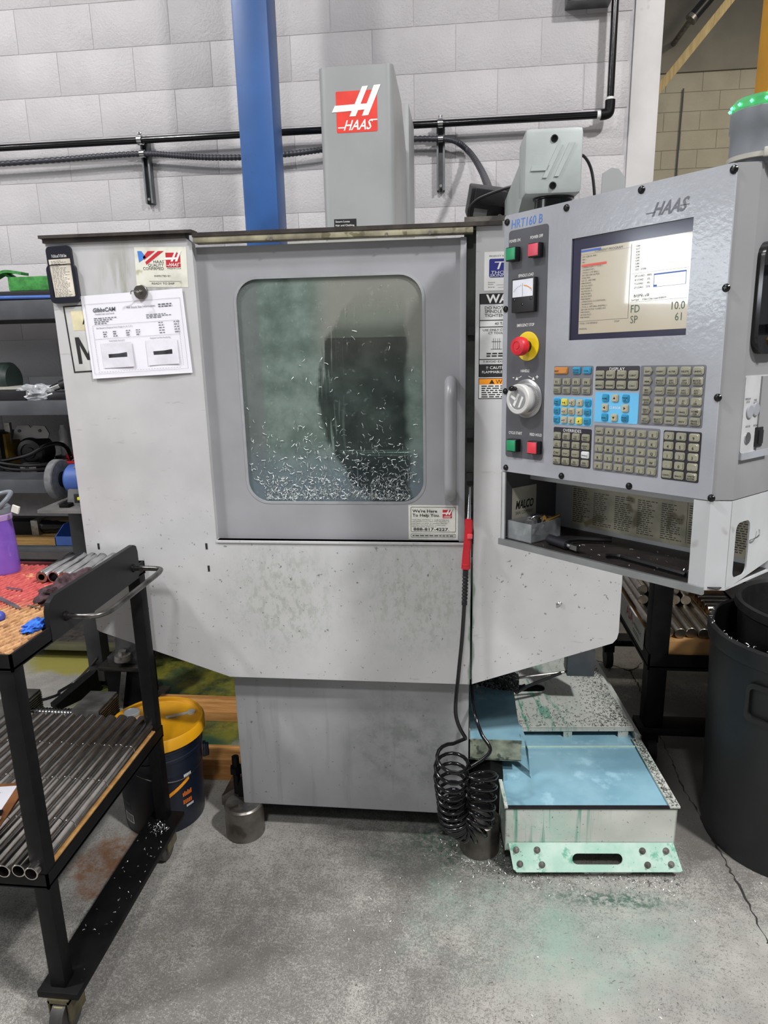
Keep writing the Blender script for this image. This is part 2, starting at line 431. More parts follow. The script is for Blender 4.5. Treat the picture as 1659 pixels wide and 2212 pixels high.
def wood(name, a, b, sc=(1, 12, 12), rough=.6, scale=4):
    t = NT(name); co = t.scaled(sc)
    v = t.noise(scale, 5, .65, co, .6); w2 = t.noise(scale*7, 2, .5, co)
    c = t.mix(t.ramp(v, .32, .68), lin(a), lin(b)); c = t.mix(t.mul(t.ramp(w2, .5, .7), .4), c, lin(a))
    t.bump(t.add(v, t.mul(w2, .4)), .3, .004)
    return t.fin(c, rough, 0)
M_wood = wood('lumber', 'a06c36', 'cf9a5c')
M_woodp = wood('pale_wood', 'b99c63', 'd6bd86', (12, 12, 1))
M_woodd = wood('dirty_deck_wood', '6a5230', 'ae8950', (1, 10, 10))
def red_board():
    t = NT('red_stained_board'); co = t.scaled((9, 1.6, 1))
    g = t.noise(26, 4, .65, co)
    woodc = t.mix(t.ramp(g, .3, .65), lin('8f6440'), lin('bd9265')); woodc = t.mix(t.mul(t.ramp(t.noise(30, 4, .7), .58, .68), .7), woodc, lin('5b3822'))
    redc = t.mix(t.ramp(g, .3, .65), lin('9a3437'), lin('b95450')); redc = t.mix(t.mul(t.ramp(t.noise(24, 4, .7), .60, .70), .75), redc, lin('cfa271'))
    m = t.ramp(t.add(t.dist((-1.30, 1.76, .97), (1, 1.25, 0)), t.mul(t.add(t.noise(7, 4, .65), -.5), .40)), .44, .30)
    return t.fin(t.mix(m, woodc, redc), .6, 0)
M_redboard = red_board()
# ------------------------------------------------------------------ the setting
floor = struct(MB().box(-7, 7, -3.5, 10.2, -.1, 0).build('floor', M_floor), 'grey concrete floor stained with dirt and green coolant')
# saw-cut joints and cracks: thin dark strips let into the slab
M_joint = mat('floor_joint', '2a2827', .8, n=(40, .3))
def crack(pix, wd=.006):
    pts = spline([PZ(x, y, 0) for x, y in pix], 10); mb = MB()
    pts = [p+Vector((random.gauss(0, .0025), random.gauss(0, .0025), 0)) for p in pts]
    vs = []
    for i, p in enumerate(pts):
        d = (pts[min(i+1, len(pts)-1)]-pts[max(i-1, 0)]).normalized(); e = Vector((-d.y, d.x, 0))*wd*random.uniform(.1, .7)
        vs += [(p-e)+Vector((0, 0, .0008)), (p+e)+Vector((0, 0, .0008))]
    mb.add(vs, [(2*i, 2*i+1, 2*i+3, 2*i+2) for i in range(len(pts)-1)])
    mb.build('floor_joint', M_joint, floor)
crack([(1425, 1590), (1450, 1640), (1470, 1690), (1510, 1760), (1560, 1850), (1600, 1920), (1659, 2040)], .006)
crack([(1270, 1425), (1310, 1432), (1360, 1448), (1390, 1430), (1420, 1420)], .008)
crack([(1360, 1448), (1375, 1475), (1392, 1510)], .008)

# back wall: painted concrete block, every block its own piece
YW = 3.82; BW, BH = .4064, .2032
mb = MB(); mb.box(-3.6, .86, YW, YW+.2, 0, 4.7)
wall = struct(mb.build('wall_back', M_mortar, smooth=False), 'white painted concrete block wall behind the milling machine')
bm_ = MB().box(-BW/2+.0014, BW/2-.0014, -.0022, .02, -BH/2+.0012, BH/2-.0012, bev=.0018).mesh('block')
bm_.materials.append(M_block)
for k in range(2, 18):
    z = (k+.5)*BH
    off = -.035 + (.2032 if k % 2 else 0)
    for i in range(-9, 4):
        x = off+BW*(i+.5)
        if x-BW/2 < -3.5 or x+BW/2 > .79: continue
        if z < 1.65 and x > -1.0: continue
        if z < .9: continue
        obj('block', bm_, None, wall, Matrix.Translation((x, YW, z)))
# half blocks that close the courses at the pilaster
for k in range(8, 18):
    off = -.035 + (.2032 if k % 2 else 0)
    e = max(off+BW*(i+1) for i in range(-9, 4) if off+BW*(i+1) <= .79)
    if .79-e > .03:
        MB().box(e+.004, .786, YW-.004, YW+.02, k*BH+.004, (k+1)*BH-.004, bev=.003).build('block', M_block, wall)
pil = struct(MB().box(.797, .928, YW-.012, YW+.2, 0, 4.7, bev=.004).build('trim_1', M_pillar), 'white painted pilaster that ends the block wall')
# far wall of the next bay
YF_ = 9.3
fw = struct(MB().box(1.0, 6.9, YF_, YF_+.2, 0, 6.2).build('wall_far', M_fmort, smooth=False), 'beige block wall of the next bay')
bmf = MB().box(-BW/2+.004, BW/2-.004, -.004, .02, -BH/2+.004, BH/2-.004).mesh('block', False)
bmf.materials.append(M_fblock)
for k in range(8, 22):
    off = .1 + (.2032 if k % 2 else 0)
    for i in range(3, 15):
        x = off+BW*(i+.5)
        if x < 2.0 or x > 5.6: continue
        obj('block', bmf, None, fw, Matrix.Translation((x, YF_, (k+.5)*BH)))
tz = 22*BH
MB().box(1.0, 6.9, YF_-.03, YF_+.01, tz, 6.2).build('siding', mat('grey_siding', '8b8578', .6, n=(3, .05)), fw)
MB().cyl((PY(1478, 150, YF_).x, YF_-.03, 4.3), (PY(1463, 318, YF_).x, YF_-.03, 2.9), .008, seg=8).build('wire', M_inkg, fw)
# left wall with the daylight windows whose reflection shows in the control screen
XL = -6.6
wl = struct(MB().box(XL-.2, XL, -3.5, 4.0, 0, 5.6).build('wall_left', mat('left_wall_paint', 'b5b3b0', .6)), 'pale side wall of the workshop')
M_sky = NT('daylight_pane'); M_sky = M_sky.fin((.9, .95, 1), .3, 0, **{'Emission Color': (.86, .93, 1.0), 'Emission Strength': 13.0})
for i, (y0, y1) in enumerate(((-1.75, .02),)):
    wn = MB()
    for a, b, c, d in ((y0-.06, y0, 2.10, 2.95), (y1, y1+.06, 2.10, 2.95), (y0, y1, 2.10, 2.16), (y0, y1, 2.89, 2.95), ((y0+y1)/2-.02, (y0+y1)/2+.02, 2.16, 2.89)):
        wn.box(XL, XL+.06, a, b, c, d)
    wo = struct(wn.build('window_%d' % (i+1), mat('window_frame', '6a6d70', .5)), 'tall window in the side wall')
    for a, b in ((y0, (y0+y1)/2-.02), ((y0+y1)/2+.02, y1)):
        MB().box(XL+.01, XL+.02, a, b, 2.16, 2.89).build('pane', M_sky, wo)

# ------------------------------------------------------------------ columns, pipes
YC = 3.25; a = PY(510, 200, YC); b = PY(587, 200, YC)
col = thing('steel_column', 'blue painted square steel column standing behind the milling machine', 'column', ((a.x+b.x)/2, YC+.08, 0))
w_ = (b.x-a.x)
MB().box(a.x, b.x, YC, YC+w_, 0.012, 4.7, bev=.012).build('shaft', M_blue, col)
MB().box(a.x-.06, b.x+.06, YC-.06, YC+w_+.06, 0, .015).build('base_plate', M_blue, col)
a = PY(1638, 100, 3.55)
yc = thing('steel_post', 'yellow painted steel post rising beyond the control pendant', 'post', (a.x+.07, 3.47, 0))
MB().box(a.x, a.x+.15, 3.4, 3.55, .012, 4.9, bev=.01).build('shaft', M_yellow, yc)
MB().box(a.x-.05, a.x+.2, 3.35, 3.6, 0, .014).build('base_plate', M_yellow, yc)
# leaning timber and dark pipe in the next bay
p1 = PY(1425, 190, 6.4); p2 = PY(1585, -10, 6.4); d = (p2-p1).normalized()
q1 = p1-d*((p1.z-.03)/d.z); q2 = p2+d*.5
fr = frame(q1, d, Vector((0, 1, 0)).cross(d)*-1)
tag(MB().box(0, (q2-q1).length, -.03, .03, -.045, .045, M=fr, bev=.003).build('timber_brace', M_woodp), 'pale timber brace leaning up across the beige wall', 'timber')
p1 = PY(1496, 38, 8.6); p2 = PY(1535, -8, 8.6); d = (p2-p1).normalized()
pr = thing('overhead_pipe', 'short dark pipe high up in front of the beige wall', 'pipe', p1)
MB().cyl(p1, p1+d*1.6, .055, seg=14).build('pipe', M_black, pr)
MB().cyl(p1-d*.03, p1+d*.01, .062, seg=14).build('collar', M_dsteel, pr)
MB().cyl(p1+Vector((0,0,0)), (p1.x, YF_-.031, p1.z), .03, seg=10).build('wall_arm', M_dsteel, pr)

# pipe run on the wall
YP = YW-.085
pp = thing('wall_pipe', 'black iron pipe run across the block wall with an elbow', 'pipe', PY(650, 290, YP))
A = PY(-60, 322, YP); B = PY(1300, 243, YP); zz = (A.z+B.z)/2
zz = PY(700, 281, YP).z
A.z = zz; B.z = zz
MB().cyl(A, B, .0165, seg=16).build('pipe', M_gloss, pp)
E_ = PY(1317, 240, YP)
MB().cyl((E_.x, YP, zz+.045), (E_.x, YP, 4.4), .0165, seg=16).build('riser', M_gloss, pp)
el = spline([(B.x-.005, YP, zz), (E_.x-.02, YP, zz+.001), (E_.x-.004, YP, zz+.008), (E_.x, YP, zz+.03), (E_.x, YP, zz+.06)], 5)
MB().tube(el, .0235, 14).build('elbow', M_blackp, pp)
MB().cyl((B.x-.022, YP, zz), (B.x-.004, YP, zz), .0185, seg=14).cyl((E_.x, YP, zz+.06), (E_.x, YP, zz+.072), .0185, seg=14).build('thread_tape', M_white, pp)
# flexible conduit with ribs
YK = YW-.07
pts = [PY(x, y, YK) for x, y in ((-70, 358), (0, 354), (130, 345), (225, 337), (316, 332), (380, 336), (440, 340), (520, 340), (610, 334), (690, 324), (760, 310), (850, 302), (946, 300), (985, 306), (1015, 330), (1038, 365), (1052, 400), (1062, 432))]
pts[-1] = PY(1064, 440, 2.2); pts[-2] = PY(1054, 402, 2.75); pts[-3] = PY(1038, 365, 3.35)
path = spline(pts, 40)
rs = [.0125 if i % 4 < 2 else .0148 for i in range(len(path))]
tag(MB().tube(path, rs, 10).build('flexible_conduit', mat('dark_conduit', '3a3b42', .4, .2), ang=60), 'dark ribbed flexible conduit sagging along the block wall', 'conduit')
M_strut = mat('strut_grey', '6d7072', .45, .6, n=(15, .1))
for xt, yt, xb, yb, lab in ((312, 300, 332, 440, 'grey slotted strut bracket on the wall beside the blue column'), (952, 258, 956, 412, 'grey slotted strut bracket on the wall beside the machine head cover')):
    T = PY(xt, yt, YW-.03); Bq = PY(xb, yb, YW-.03); x = T.x
    s = thing('strut_bracket', lab, 'bracket', (x, YW, Bq.z))
    MB().prism([(-.02, 0), (.02, 0), (.02, -.041), (.011, -.041), (.011, -.036), (.016, -.036), (.016, -.004), (-.016, -.004), (-.016, -.036), (-.011, -.036), (-.011, -.041), (-.02, -.041)], Bq.z, zz+.03, M=Matrix.Translation((x, YW-.004, 0))).build('channel', M_strut, s)
    t_ = MB(); t_.lathe([(.0175, -.012), (.0225, -.012), (.0225, .012), (.0175, .012), (.0175, -.012)], 20, M=Matrix.Translation((x, YP, zz)) @ Matrix.Rotation(PI/2, 4, 'Y'))
    t_.box(x-.012, x+.012, YP+.018, YP+.045, zz-.012, zz+.012); t_.box(x-.004, x+.004, YP-.006, YP+.006, zz+.02, zz+.036)
    t_.cyl((x-.01, YP, zz+.031), (x+.01, YP, zz+.031), .005, seg=8)
    t_.build('pipe_clamp', M_steel, s)
    kz = PY(316, 332, YK).z if xt < 500 else PY(946, 300, YK).z
    MB().lathe([(.0145, -.012), (.019, -.012), (.019, .012), (.0145, .012), (.0145, -.012)], 16, M=Matrix.Translation((x, YK, kz)) @ Matrix.Rotation(PI/2, 4, 'Y')).box(x-.012, x+.012, YK+.012, YK+.028, kz-.012, kz+.012).build('conduit_clamp', M_steel, s)
    MB().cyl((x, YW-.046, Bq.z+.02), (x, YW-.03, Bq.z+.02), .007, seg=10).build('bolt', M_dsteel, s)
# grey box whose lower edge shows at the top of the wall
a = PY(1226, 3, YW-.1); b = PY(1322, 0, YW-.1)
jb = thing('junction_box', 'grey electrical box fixed high on the block wall beside the pipe', 'box', (a.x, YW, a.z))
MB().box(a.x, a.x+.2, YW-.1, YW-.002, a.z, a.z+.3, bev=.004).build('body', M_strut, jb)
MB().box(a.x-.006, a.x+.206, YW-.108, YW-.098, a.z+.006, a.z+.306, bev=.002).build('cover', M_strut, jb)
# ------------------------------------------------------------------ the milling machine
YF = 1.88
FRONT = frame((0, YF, 0), (1, 0, 0), (0, 0, 1))         # local x = world X, y = Z, z = towards the viewer
def fl(x, y, Y=YF):
    p = PY(x, y, Y); return p.x, p.z
mill = thing('milling_machine', 'large light grey enclosed milling machine with a sliding windowed door', 'machine', (-.33, 2.4, 0))
sh = MB().prism([(-1.115, 1.864), (-1.112, .745), (-1.104, .738), (-.70, .599), (.030, .599), (.030, 1.036), (-.707, 1.036), (-.707, 1.850), (-.722, 1.864)], -.025, 0, M=FRONT)
sh.build('front_panel', M_enc, mill)
MB().prism([(.036, .600), (.432, .742), (.443, .756), (.447, .775), (.447, 1.874), (.036, 1.874)], -.025, 0, M=FRONT).build('right_panel', M_enc, mill)
def sheet(pts, y0, y1, th, name, m):
    """folded sheet: polyline in XZ pulled along Y"""
    mb = MB()
    for (xa, za), (xb, zb) in zip(pts, pts[1:]):
        d = Vector((xb-xa, zb-za)).normalized(); n = Vector((-d.y, d.x))*th
        mb.add([(xa, y0, za), (xb, y0, zb), (xb+n.x, y0, zb+n.y), (xa+n.x, y0, za+n.y), (xa, y1, za), (xb, y1, zb), (xb+n.x, y1, zb+n.y), (xa+n.x, y1, za+n.y)],
               [(0, 1, 2, 3), (7, 6, 5, 4), (0, 4, 5, 1), (1, 5, 6, 2), (2, 6, 7, 3), (3, 7, 4, 0)])
    return mb.build(name, m, mill)
sheet([(-1.115, 1.864), (-1.112, .745), (-1.104, .738), (-.70, .605)], YF+.024, 3.05, .004, 'side_panel', M_enc)
sheet([(.036, .606), (.432, .748), (.447, .775), (.447, 1.874)], YF+.024, 3.05, .004, 'side_panel', M_enc)
M_inner = mat('inner_sheet', '6f817a', .5, n=(4, .12), spots=(20, .6, '3f4a46', .5))
MB().box(-1.11, .445, 3.045, 3.06, .6, 1.87).build('back_panel', M_inner, mill)
MB().box(-.705, .034, YF+.03, 3.04, .60, .63).build('inner_pan', M_inner, mill)
MB().box(-.80, -.79, 2.0, 3.04, .7, 1.86).build('inner_wall', M_inner, mill)
MB().box(.12, .13, 2.0, 3.04, .7, 1.86).build('inner_wall', M_inner, mill)
# base cabinet
MB().box(-.708, .029, 1.93, 2.95, .113, .60, bev=.006).build('base', M_base, mill)
MB().box(-.705, .026, 1.922, 1.94, .585, .600).build('shade_strip', M_black, mill)  # black strip paints in the shade under the skirt overhang
MB().box(-.66, -.02, 2.05, 2.9, .02, .113).build('sump_pan', M_rubber, mill)
for x in (-.70, .06):
    cst = MB().prism([(-.055, 0), (.06, 0), (.06, .13), (.02, .15), (-.03, .11), (-.055, .04)], -.08, .06, M=frame((x+.02, 2.02, .113), (1, 0, 0), (0, 0, 1)))
    cst.build('casting_foot', M_blackp, mill)
for x in (-.745,):
    MB().cyl((x, 1.985, .10), (x, 1.985, .25), .012, seg=12).cyl((x, 1.985, .19), (x, 1.985, .212), .021, seg=6).build('leveling_bolt', M_blackp, mill)
# top rails
MB().box(-1.124, -.70, YF-.016, YF+.03, 1.874, 1.882).box(-1.118, -.72, YF-.008, YF+.02, 1.863, 1.874).build('top_rail', mat('dark_rail', '3a3430', .5, .3, n=(20, .2)), mill)
M_rail = mat('grimy_rail', '8d8872', .5, .2, n=(16, .2), spots=(30, .58, '4e4a30', .7))
MB().box(-.70, .028, YF-.012, YF+.03, 1.849, 1.864, bev=.002).build('door_rail', M_rail, mill)
MB().box(-.70, .10, YF-.014, YF+.03, 1.864, 1.874).build('door_rail_cap', mat('dark_rail', '3a3430'), mill)
for x in (-.49, -.19, -.08):
    MB().cyl((x, YF-.013, 1.852), (x, YF-.008, 1.852), .0045, seg=10).build('rail_screw', M_dsteel, mill)
MB().box(-.707, .029, YF-.004, YF+.024, 1.028, 1.036, bev=.002).build('door_sill', M_enc, mill)
MB().box(.010, .036, YF+.03, YF+.05, 1.03, 1.86).build('door_channel', mat('dark_channel', '30352f', .6, n=(12, .3)), mill)
for i in range(4):
    z = (1.60, 1.33, 1.21, 1.12)[i]
    MB().box(.016, .034, YF+.012, YF+.032, z, z+.022).build('guide_block', M_black, mill)

# sliding door with rounded window
DY = .020
door_fr = frame((0, YF+DY, 0), (1, 0, 0), (0, 0, 1))
win = rrect(-.606, -.101, 1.146, 1.759, .062, 8)
door = MB().prism([(-.716, 1.028), (.012, 1.028), (.012, 1.842), (-.716, 1.842)], -.022, 0, holes=[win], M=door_fr).build('door', M_greyd, mill)
MB().box(-.004, .012, YF+.008, YF+DY, 1.034, 1.842, bev=.002).build('door_edge', M_greyd, door)
MB().prism(rrect(-.611, -.096, 1.141, 1.764, .066, 8), -.004, .001, holes=[rrect(-.604, -.103, 1.148, 1.757, .060, 8)], M=door_fr).build('window_gasket', mat('gasket_grey', '8d8f92', .5), door)
def pane_mat():
    t = NT('wet_window'); x, y, z = t.sep()
    n1 = t.noise(11, 4, .6); n2 = t.noise(70, 3, .6)
    # a wiped patch, clearer than the film round it: left border bows, right border wavers
    lft = t.add(-.405, t.add(t.mul(t.math('POWER', t.math('ABSOLUTE', t.add(z, -1.45)), 2.0), 1.6), t.mul(t.add(n1, -.5), .05)))
    rgt = t.add(-.135, t.mul(t.add(t.noise(6, 3), -.5), .09))
    wiped = t.mul(t.ramp(t.math('SUBTRACT', x, lft), 0, .018), t.ramp(t.math('SUBTRACT', rgt, x), 0, .02))
    wiped = t.mul(wiped, t.ramp(z, 1.74, 1.60))
    film = t.add(.70, t.mul(t.add(n1, -.5), .22)); film = t.math('SUBTRACT', film, t.mul(wiped, .56))
    drops = t.mul(t.ramp(n2, .62, .72), .22); film = t.math('ADD', film, drops, clamp=True)
    # vertical wipe strokes on the left of the patch
    stv = t.mul(t.ramp(t.noise(60, 2, .5, t.scaled((2.2, 1, .12))), .55, .68), t.mul(wiped, t.ramp(t.math('SUBTRACT', x, lft), .10, .02)))
    film = t.math('ADD', film, t.mul(stv, .5), clamp=True)
    fc = t.mix(t.ramp(n1, .3, .7), lin('5f6f68'), lin('7f8f88'))
    fc = t.mix(t.mul(t.ramp(x, -.42, -.34), t.ramp(z, 1.45, 1.62)), fc, lin('868780'))
    fc = t.mix(t.mul(t.ramp(x, -.535, -.555), .7), fc, lin('6d7070'))
    fc = t.mix(t.ramp(z, 1.35, 1.18), fc, lin('6c7a82'))
    di = t.new('ShaderNodeBsdfDiffuse'); t.set(di.inputs[0], fc)
    tr = t.new('ShaderNodeBsdfTransparent'); tr.inputs[0].default_value = (.72, .80, .77, 1)
    mx = t.new('ShaderNodeMixShader'); t.set(mx.inputs[0], film); t.t.links.new(tr.outputs[0], mx.inputs[1]); t.t.links.new(di.outputs[0], mx.inputs[2])
    gl = t.new('ShaderNodeBsdfGlossy'); gl.inputs['Roughness'].default_value = .12
    fr_ = t.new('ShaderNodeFresnel'); fr_.inputs[0].default_value = 1.45
    m2 = t.new('ShaderNodeMixShader'); t.t.links.new(fr_.outputs[0], m2.inputs[0]); t.t.links.new(mx.outputs[0], m2.inputs[1]); t.t.links.new(gl.outputs[0], m2.inputs[2])
    t.t.links.new(m2.outputs[0], t.out.inputs['Surface'])
    return t.m
pane = MB().prism(rrect(-.610, -.097, 1.142, 1.763, .064, 8), -.012, -.006, M=door_fr).build('window_pane', pane_mat(), door)
# aluminium chips stuck to the wet glass, thick along the bottom
M_chip = mat('aluminium_chip', 'd4d6d6', .3, .6, n=(40, .05))
sm = []
for i in range(1500):
    x = random.uniform(-.595, -.112)
    h = random.expovariate(1/.048) if random.random() < .8 else random.expovariate(1/.18)
    z = 1.153+h*(1.15 if -.47 < x < -.16 else .75)
    if z > 1.74 or (x < -.56 and z < 1.2) or (x > -.14 and z < 1.2): continue
    if z > 1.34 and random.random() < .45: continue
    sm.append(((x, YF+DY+.0055, z), (0, -1, 0)))
stuff(chip_mesh(sm, (.004, .015), .0011).build('glass_chips', mat('wet_chip', 'b4baba', .4, .3, n=(50, .2)), door, smooth=False))
# handle
hx = -.0275
hp = spline([(hx, YF+.020, 1.480), (hx, YF-.012, 1.476), (hx, YF-.033, 1.454), (hx, YF-.036, 1.42), (hx, YF-.036, 1.33), (hx, YF-.036, 1.23), (hx, YF-.033, 1.198), (hx, YF-.012, 1.176), (hx, YF+.020, 1.172)], 6)
MB().tube(hp, .0165, 14).build('door_handle', M_greyd, door)
# help sticker
def sticker(name, corners, m, parent, Y, off=.0006):
    """flat label from its corner pixels (tl, tr, br, bl) on a plane facing the viewer; returns its frame, w, h"""
    P = [PY(x, y, Y-off) for x, y in corners]
    U = ((P[1]-P[0])+(P[2]-P[3])); V = ((P[0]-P[3])+(P[1]-P[2]))
    w, h = U.length/2, V.length/2; O = (P[0]+P[1]+P[2]+P[3])/4
    fr = frame(O, U, V)
    fr = fr @ Matrix.Translation((-w/2, -h/2, 0))
    o = MB().prism([(0, 0), (w, 0), (w, h), (0, h)], -off, 0, M=fr).build(name, m, parent)
    return o, fr, w, h
def outline(mb, x0, x1, y0, y1, r, t, z, M):
    mb.prism(rrect(x0, x1, y0, y1, r), 0, z, holes=[rrect(x0+t, x1-t, y0+t, y1-t, max(r-t, .0005))], M=M)
so, fr, w, h = sticker('help_sticker', ((882, 1091), (990, 1092), (989, 1166), (883, 1165)), M_cream, door, YF+DY)
k = MB(); outline(k, .045*w, .955*w, .22*h, .95*h, .004, .0011, .0003, fr); outline(k, .045*w, .955*w, .06*h, .165*h, .003, .0009, .0003, fr)
k.text("We're Here", .08*w, .79*h, .085*h, .0004, fr, sx=1.5, maxw=.5*w, bold=.02); k.text('To Help You.', .08*w, .67*h, .085*h, .0004, fr, sx=1.5, maxw=.55*w, bold=.02)
k.text('888-817-4227.', .1*w, .26*h, .085*h, .0004, fr, sx=1.5, maxw=.72*w, bold=.02)
for i, s_ in enumerate(('Your Haas distributor is ready to help and', 'you should contact them first. However, if', 'you have a problem or question that has', 'not been resolved, please contact your', 'Haas Customer Advocate at')):
    k.text(s_, .075*w, (.565-.05*i)*h, .03*h, .0004, fr, sx=1.4, maxw=(.87, .87, .84, .80, .6)[i]*w)
textlines(k, .08*w, .93*w, .14*h, .085*h, 1, fr, .0004, .5, .0, .008)
k.build('print', M_ink, so, smooth=False)
haas_logo(so, fr, .69*w, .875*w, .63*h, .87*h, M_redd, M_white, .0004)

# inside: table, vise, dark spindle head
M_dark = mat('dark_iron', '1d1d1e', .45, .3, n=(10, .2))
MB().box(-.74, .08, 2.18, 2.62, 1.02, 1.07, bev=.004).build('work_table', M_dsteel, mill)
MB().box(-.50, -.10, 2.08, 2.5, 1.10, 1.60, bev=.02).build('spindle_head', M_dark, mill)
MB().cyl((-.265, 2.35, 1.12), (-.265, 2.35, 1.08), .06, .04, 20).build('spindle_nose', M_dark, mill)
MB().box(-.50, -.07, 2.09, 2.95, 1.60, 1.87).build('head_slide', mat('slide_cover', 'a7a69c', .5, n=(6, .06)), mill)
MB().cyl((-.36, 2.04, 1.262), (-.14, 2.04, 1.262), .016, seg=16).build('workpiece', M_steel, mill)
MB().box(-.68, -.55, 2.2, 2.5, 1.07, 1.36, bev=.01).cyl((-.55, 2.32, 1.22), (-.50, 2.32, 1.22), .07, seg=20).build('rotary_table', M_dark, mill)

# head cover rising out of the enclosure
YH = 2.4
a = PY(694, 200, YH); b = PY(848, 200, YH)
hx0 = (PY(698, 300, YH).x+PY(704, 480, YH).x)/2-.006; hx1 = (PY(850, 300, YH).x)+.002; hz = PY(760, 142, YH).z
prof = [(0, 0), (0, hz-1.5), (.012, hz-1.5), (.30, hz-1.5-.015), (.50, hz-1.5-.13), (.78, hz-1.5-.17), (.78, 0)]
hc = MB()
bm = bmesh.new()
vs0 = [bm.verts.new((hx0, YH+y, 1.5+z)) for y, z in prof]; vs1 = [bm.verts.new((hx1, YH+y, 1.5+z)) for y, z in prof]
bm.faces.new(vs0); bm.faces.new(vs1[::-1])
for i in range(len(prof)):
    j = (i+1) % len(prof); bm.faces.new((vs0[j], vs0[i], vs1[i], vs1[j]))
bmesh.ops.recalc_face_normals(bm, faces=bm.faces[:])
ed = [e for e in bm.edges if (abs(e.verts[0].co.y-YH) < 1e-5 and abs(e.verts[1].co.y-YH) < 1e-5 and abs(e.verts[0].co.x-e.verts[1].co.x) < 1e-6)]
bmesh.ops.bevel(bm, geom=ed, offset=.028, segments=5, profile=.5, affect='EDGES')
head = hc.bm(bm).build('head_cover', M_head, mill)
c = PY(778, 132, YH+.2)
MB().lathe([(.055, 0), (.055, .03), (.045, .042), (0, .045)], 24, M=Matrix.Translation((c.x, YH+.14, hz-.012))).build('motor_cap', M_black, head)
MB().box(hx1-.01, hx1+.012, YH+.50, YH+.80, 1.7, PY(880, 222, YH+.5).z, bev=.004).build('column_guard', M_head, head)
hfr = frame((0, YH, 0), (1, 0, 0), (0, 0, 1))
x0, z0 = fl(728, 288, YH); x1, z1 = fl(814, 193, YH)
haas_logo(head, hfr, x0, x1, z0, z1, M_redp, M_white, .0006)
so, fr, w, h = sticker('warning_label', ((722, 474), (770, 472), (770, 492), (722, 493)), M_black, head, YH)
MB().text('Secure Loose', .06*w, .62*h, .22*h, .0004, fr, maxw=.72*w).text('Hair and Clothing.', .06*w, .2*h, .22*h, .0004, fr, maxw=.9*w).build('print', M_white, so, smooth=False)

# labels on the left panel
so, fr, w, h = sticker('inspection_sticker', ((290, 534), (400, 533), (408, 621), (295, 620)), mat('worn_sticker', 'c8c8bc', .5, n=(14, .08), spots=(25, .63, '8c8458', .6)), mill, YF)
k = MB().text('HAAS', .36*w, .60*h, .075*h, .0004, fr, sx=1.3, maxw=.2*w).text('QUALITY', .25*w, .515*h, .075*h, .0004, fr, sx=1.3, maxw=.3*w).text('CONFIRMED', .15*w, .43*h, .075*h, .0004, fr, sx=1.2, maxw=.40*w)
k.text('INSPECTED BY:', .36*w, .26*h, .045*h, .0004, fr, sx=1.4, maxw=.32*w).text('READY TO SHIP', .30*w, .07*h, .05*h, .0004, fr, sx=1.5, maxw=.44*w).text('MADE IN U.S.A.', .62*w, .455*h, .035*h, .0004, fr, sx=1.4, maxw=.27*w)
k.rect(.25*w, .85*w, .145*h, .152*h, .0004, fr)
k.build('print', M_ink, so, smooth=False)
haas_logo(so, fr, .60*w, .88*w, .50*h, .86*h, M_redd, M_white, .0004)
MB().poly([(.06*w, .90*h), (.14*w, .90*h), (.22*w, .74*h), (.08*w, .62*h)], .0005, fr).build('star_field', mat('flag_blue', '3f74c0', .5), so)
MB().poly([(.26*w, .90*h), (.40*w, .90*h), (.18*w, .68*h), (.16*w, .75*h)], .0005, fr).poly([(.46*w, .90*h), (.57*w, .90*h), (.22*w, .56*h), (.20*w, .63*h)], .0005, fr).build('flag_stripe', M_redd, so)
# black framed letter beside the paper, and masking tape
so, fr, w, h = sticker('machine_sign', ((137, 661), (222, 655), (240, 800), (159, 806)), mat('sign_grey', 'b9bab8', .5), mill, YF)
k = MB(); k.prism([(0, 0), (w, 0), (w, h), (0, h)], 0, .0003, holes=[[(.035*w, .022*h), (w-.035*w, .022*h), (w-.035*w, h-.022*h), (.035*w, h-.022*h)]], M=fr)
k.poly([(.17*w+a_*.55*w, .13*h+b_*.40*h) for a_, b_ in ((0, 0), (0, 1), (.19, 1), (.5, .36), (.81, 1), (1, 1), (1, 0), (.83, 0), (.83, .70), (.57, .13), (.43, .13), (.17, .70), (.17, 0))], .0004, fr); k.build('print', M_ink, so, smooth=False)
so2, fr2, w2, h2 = sticker('masking_tape', ((152, 673), (205, 668), (212, 712), (160, 714)), mat('tape_cream', 'd2c9a6', .6, n=(20, .08)), mill, YF, .001)
MB().text('A', .40*w2, .3*h2, .52*h2, .0005, fr2).build('print', M_ink, so2, smooth=False)
for x, y in ((213, 1180), (446, 1180), (451, 1228)):
    p = PY(x, y, YF-.0005); MB().box(p.x-.003, p.x+.003, YF-.001, YF+.001, p.z-.009, p.z+.009).build('tape_mark', M_ink, mill)
p = PY(1209, 1303, YF); MB().lathe([(.006, 0), (.006, .004), (.003, .007), (0, .007)], 14, M=FRONT @ Matrix.Translation((p.x, p.z, 0))).build('plug_screw', M_steel, mill)

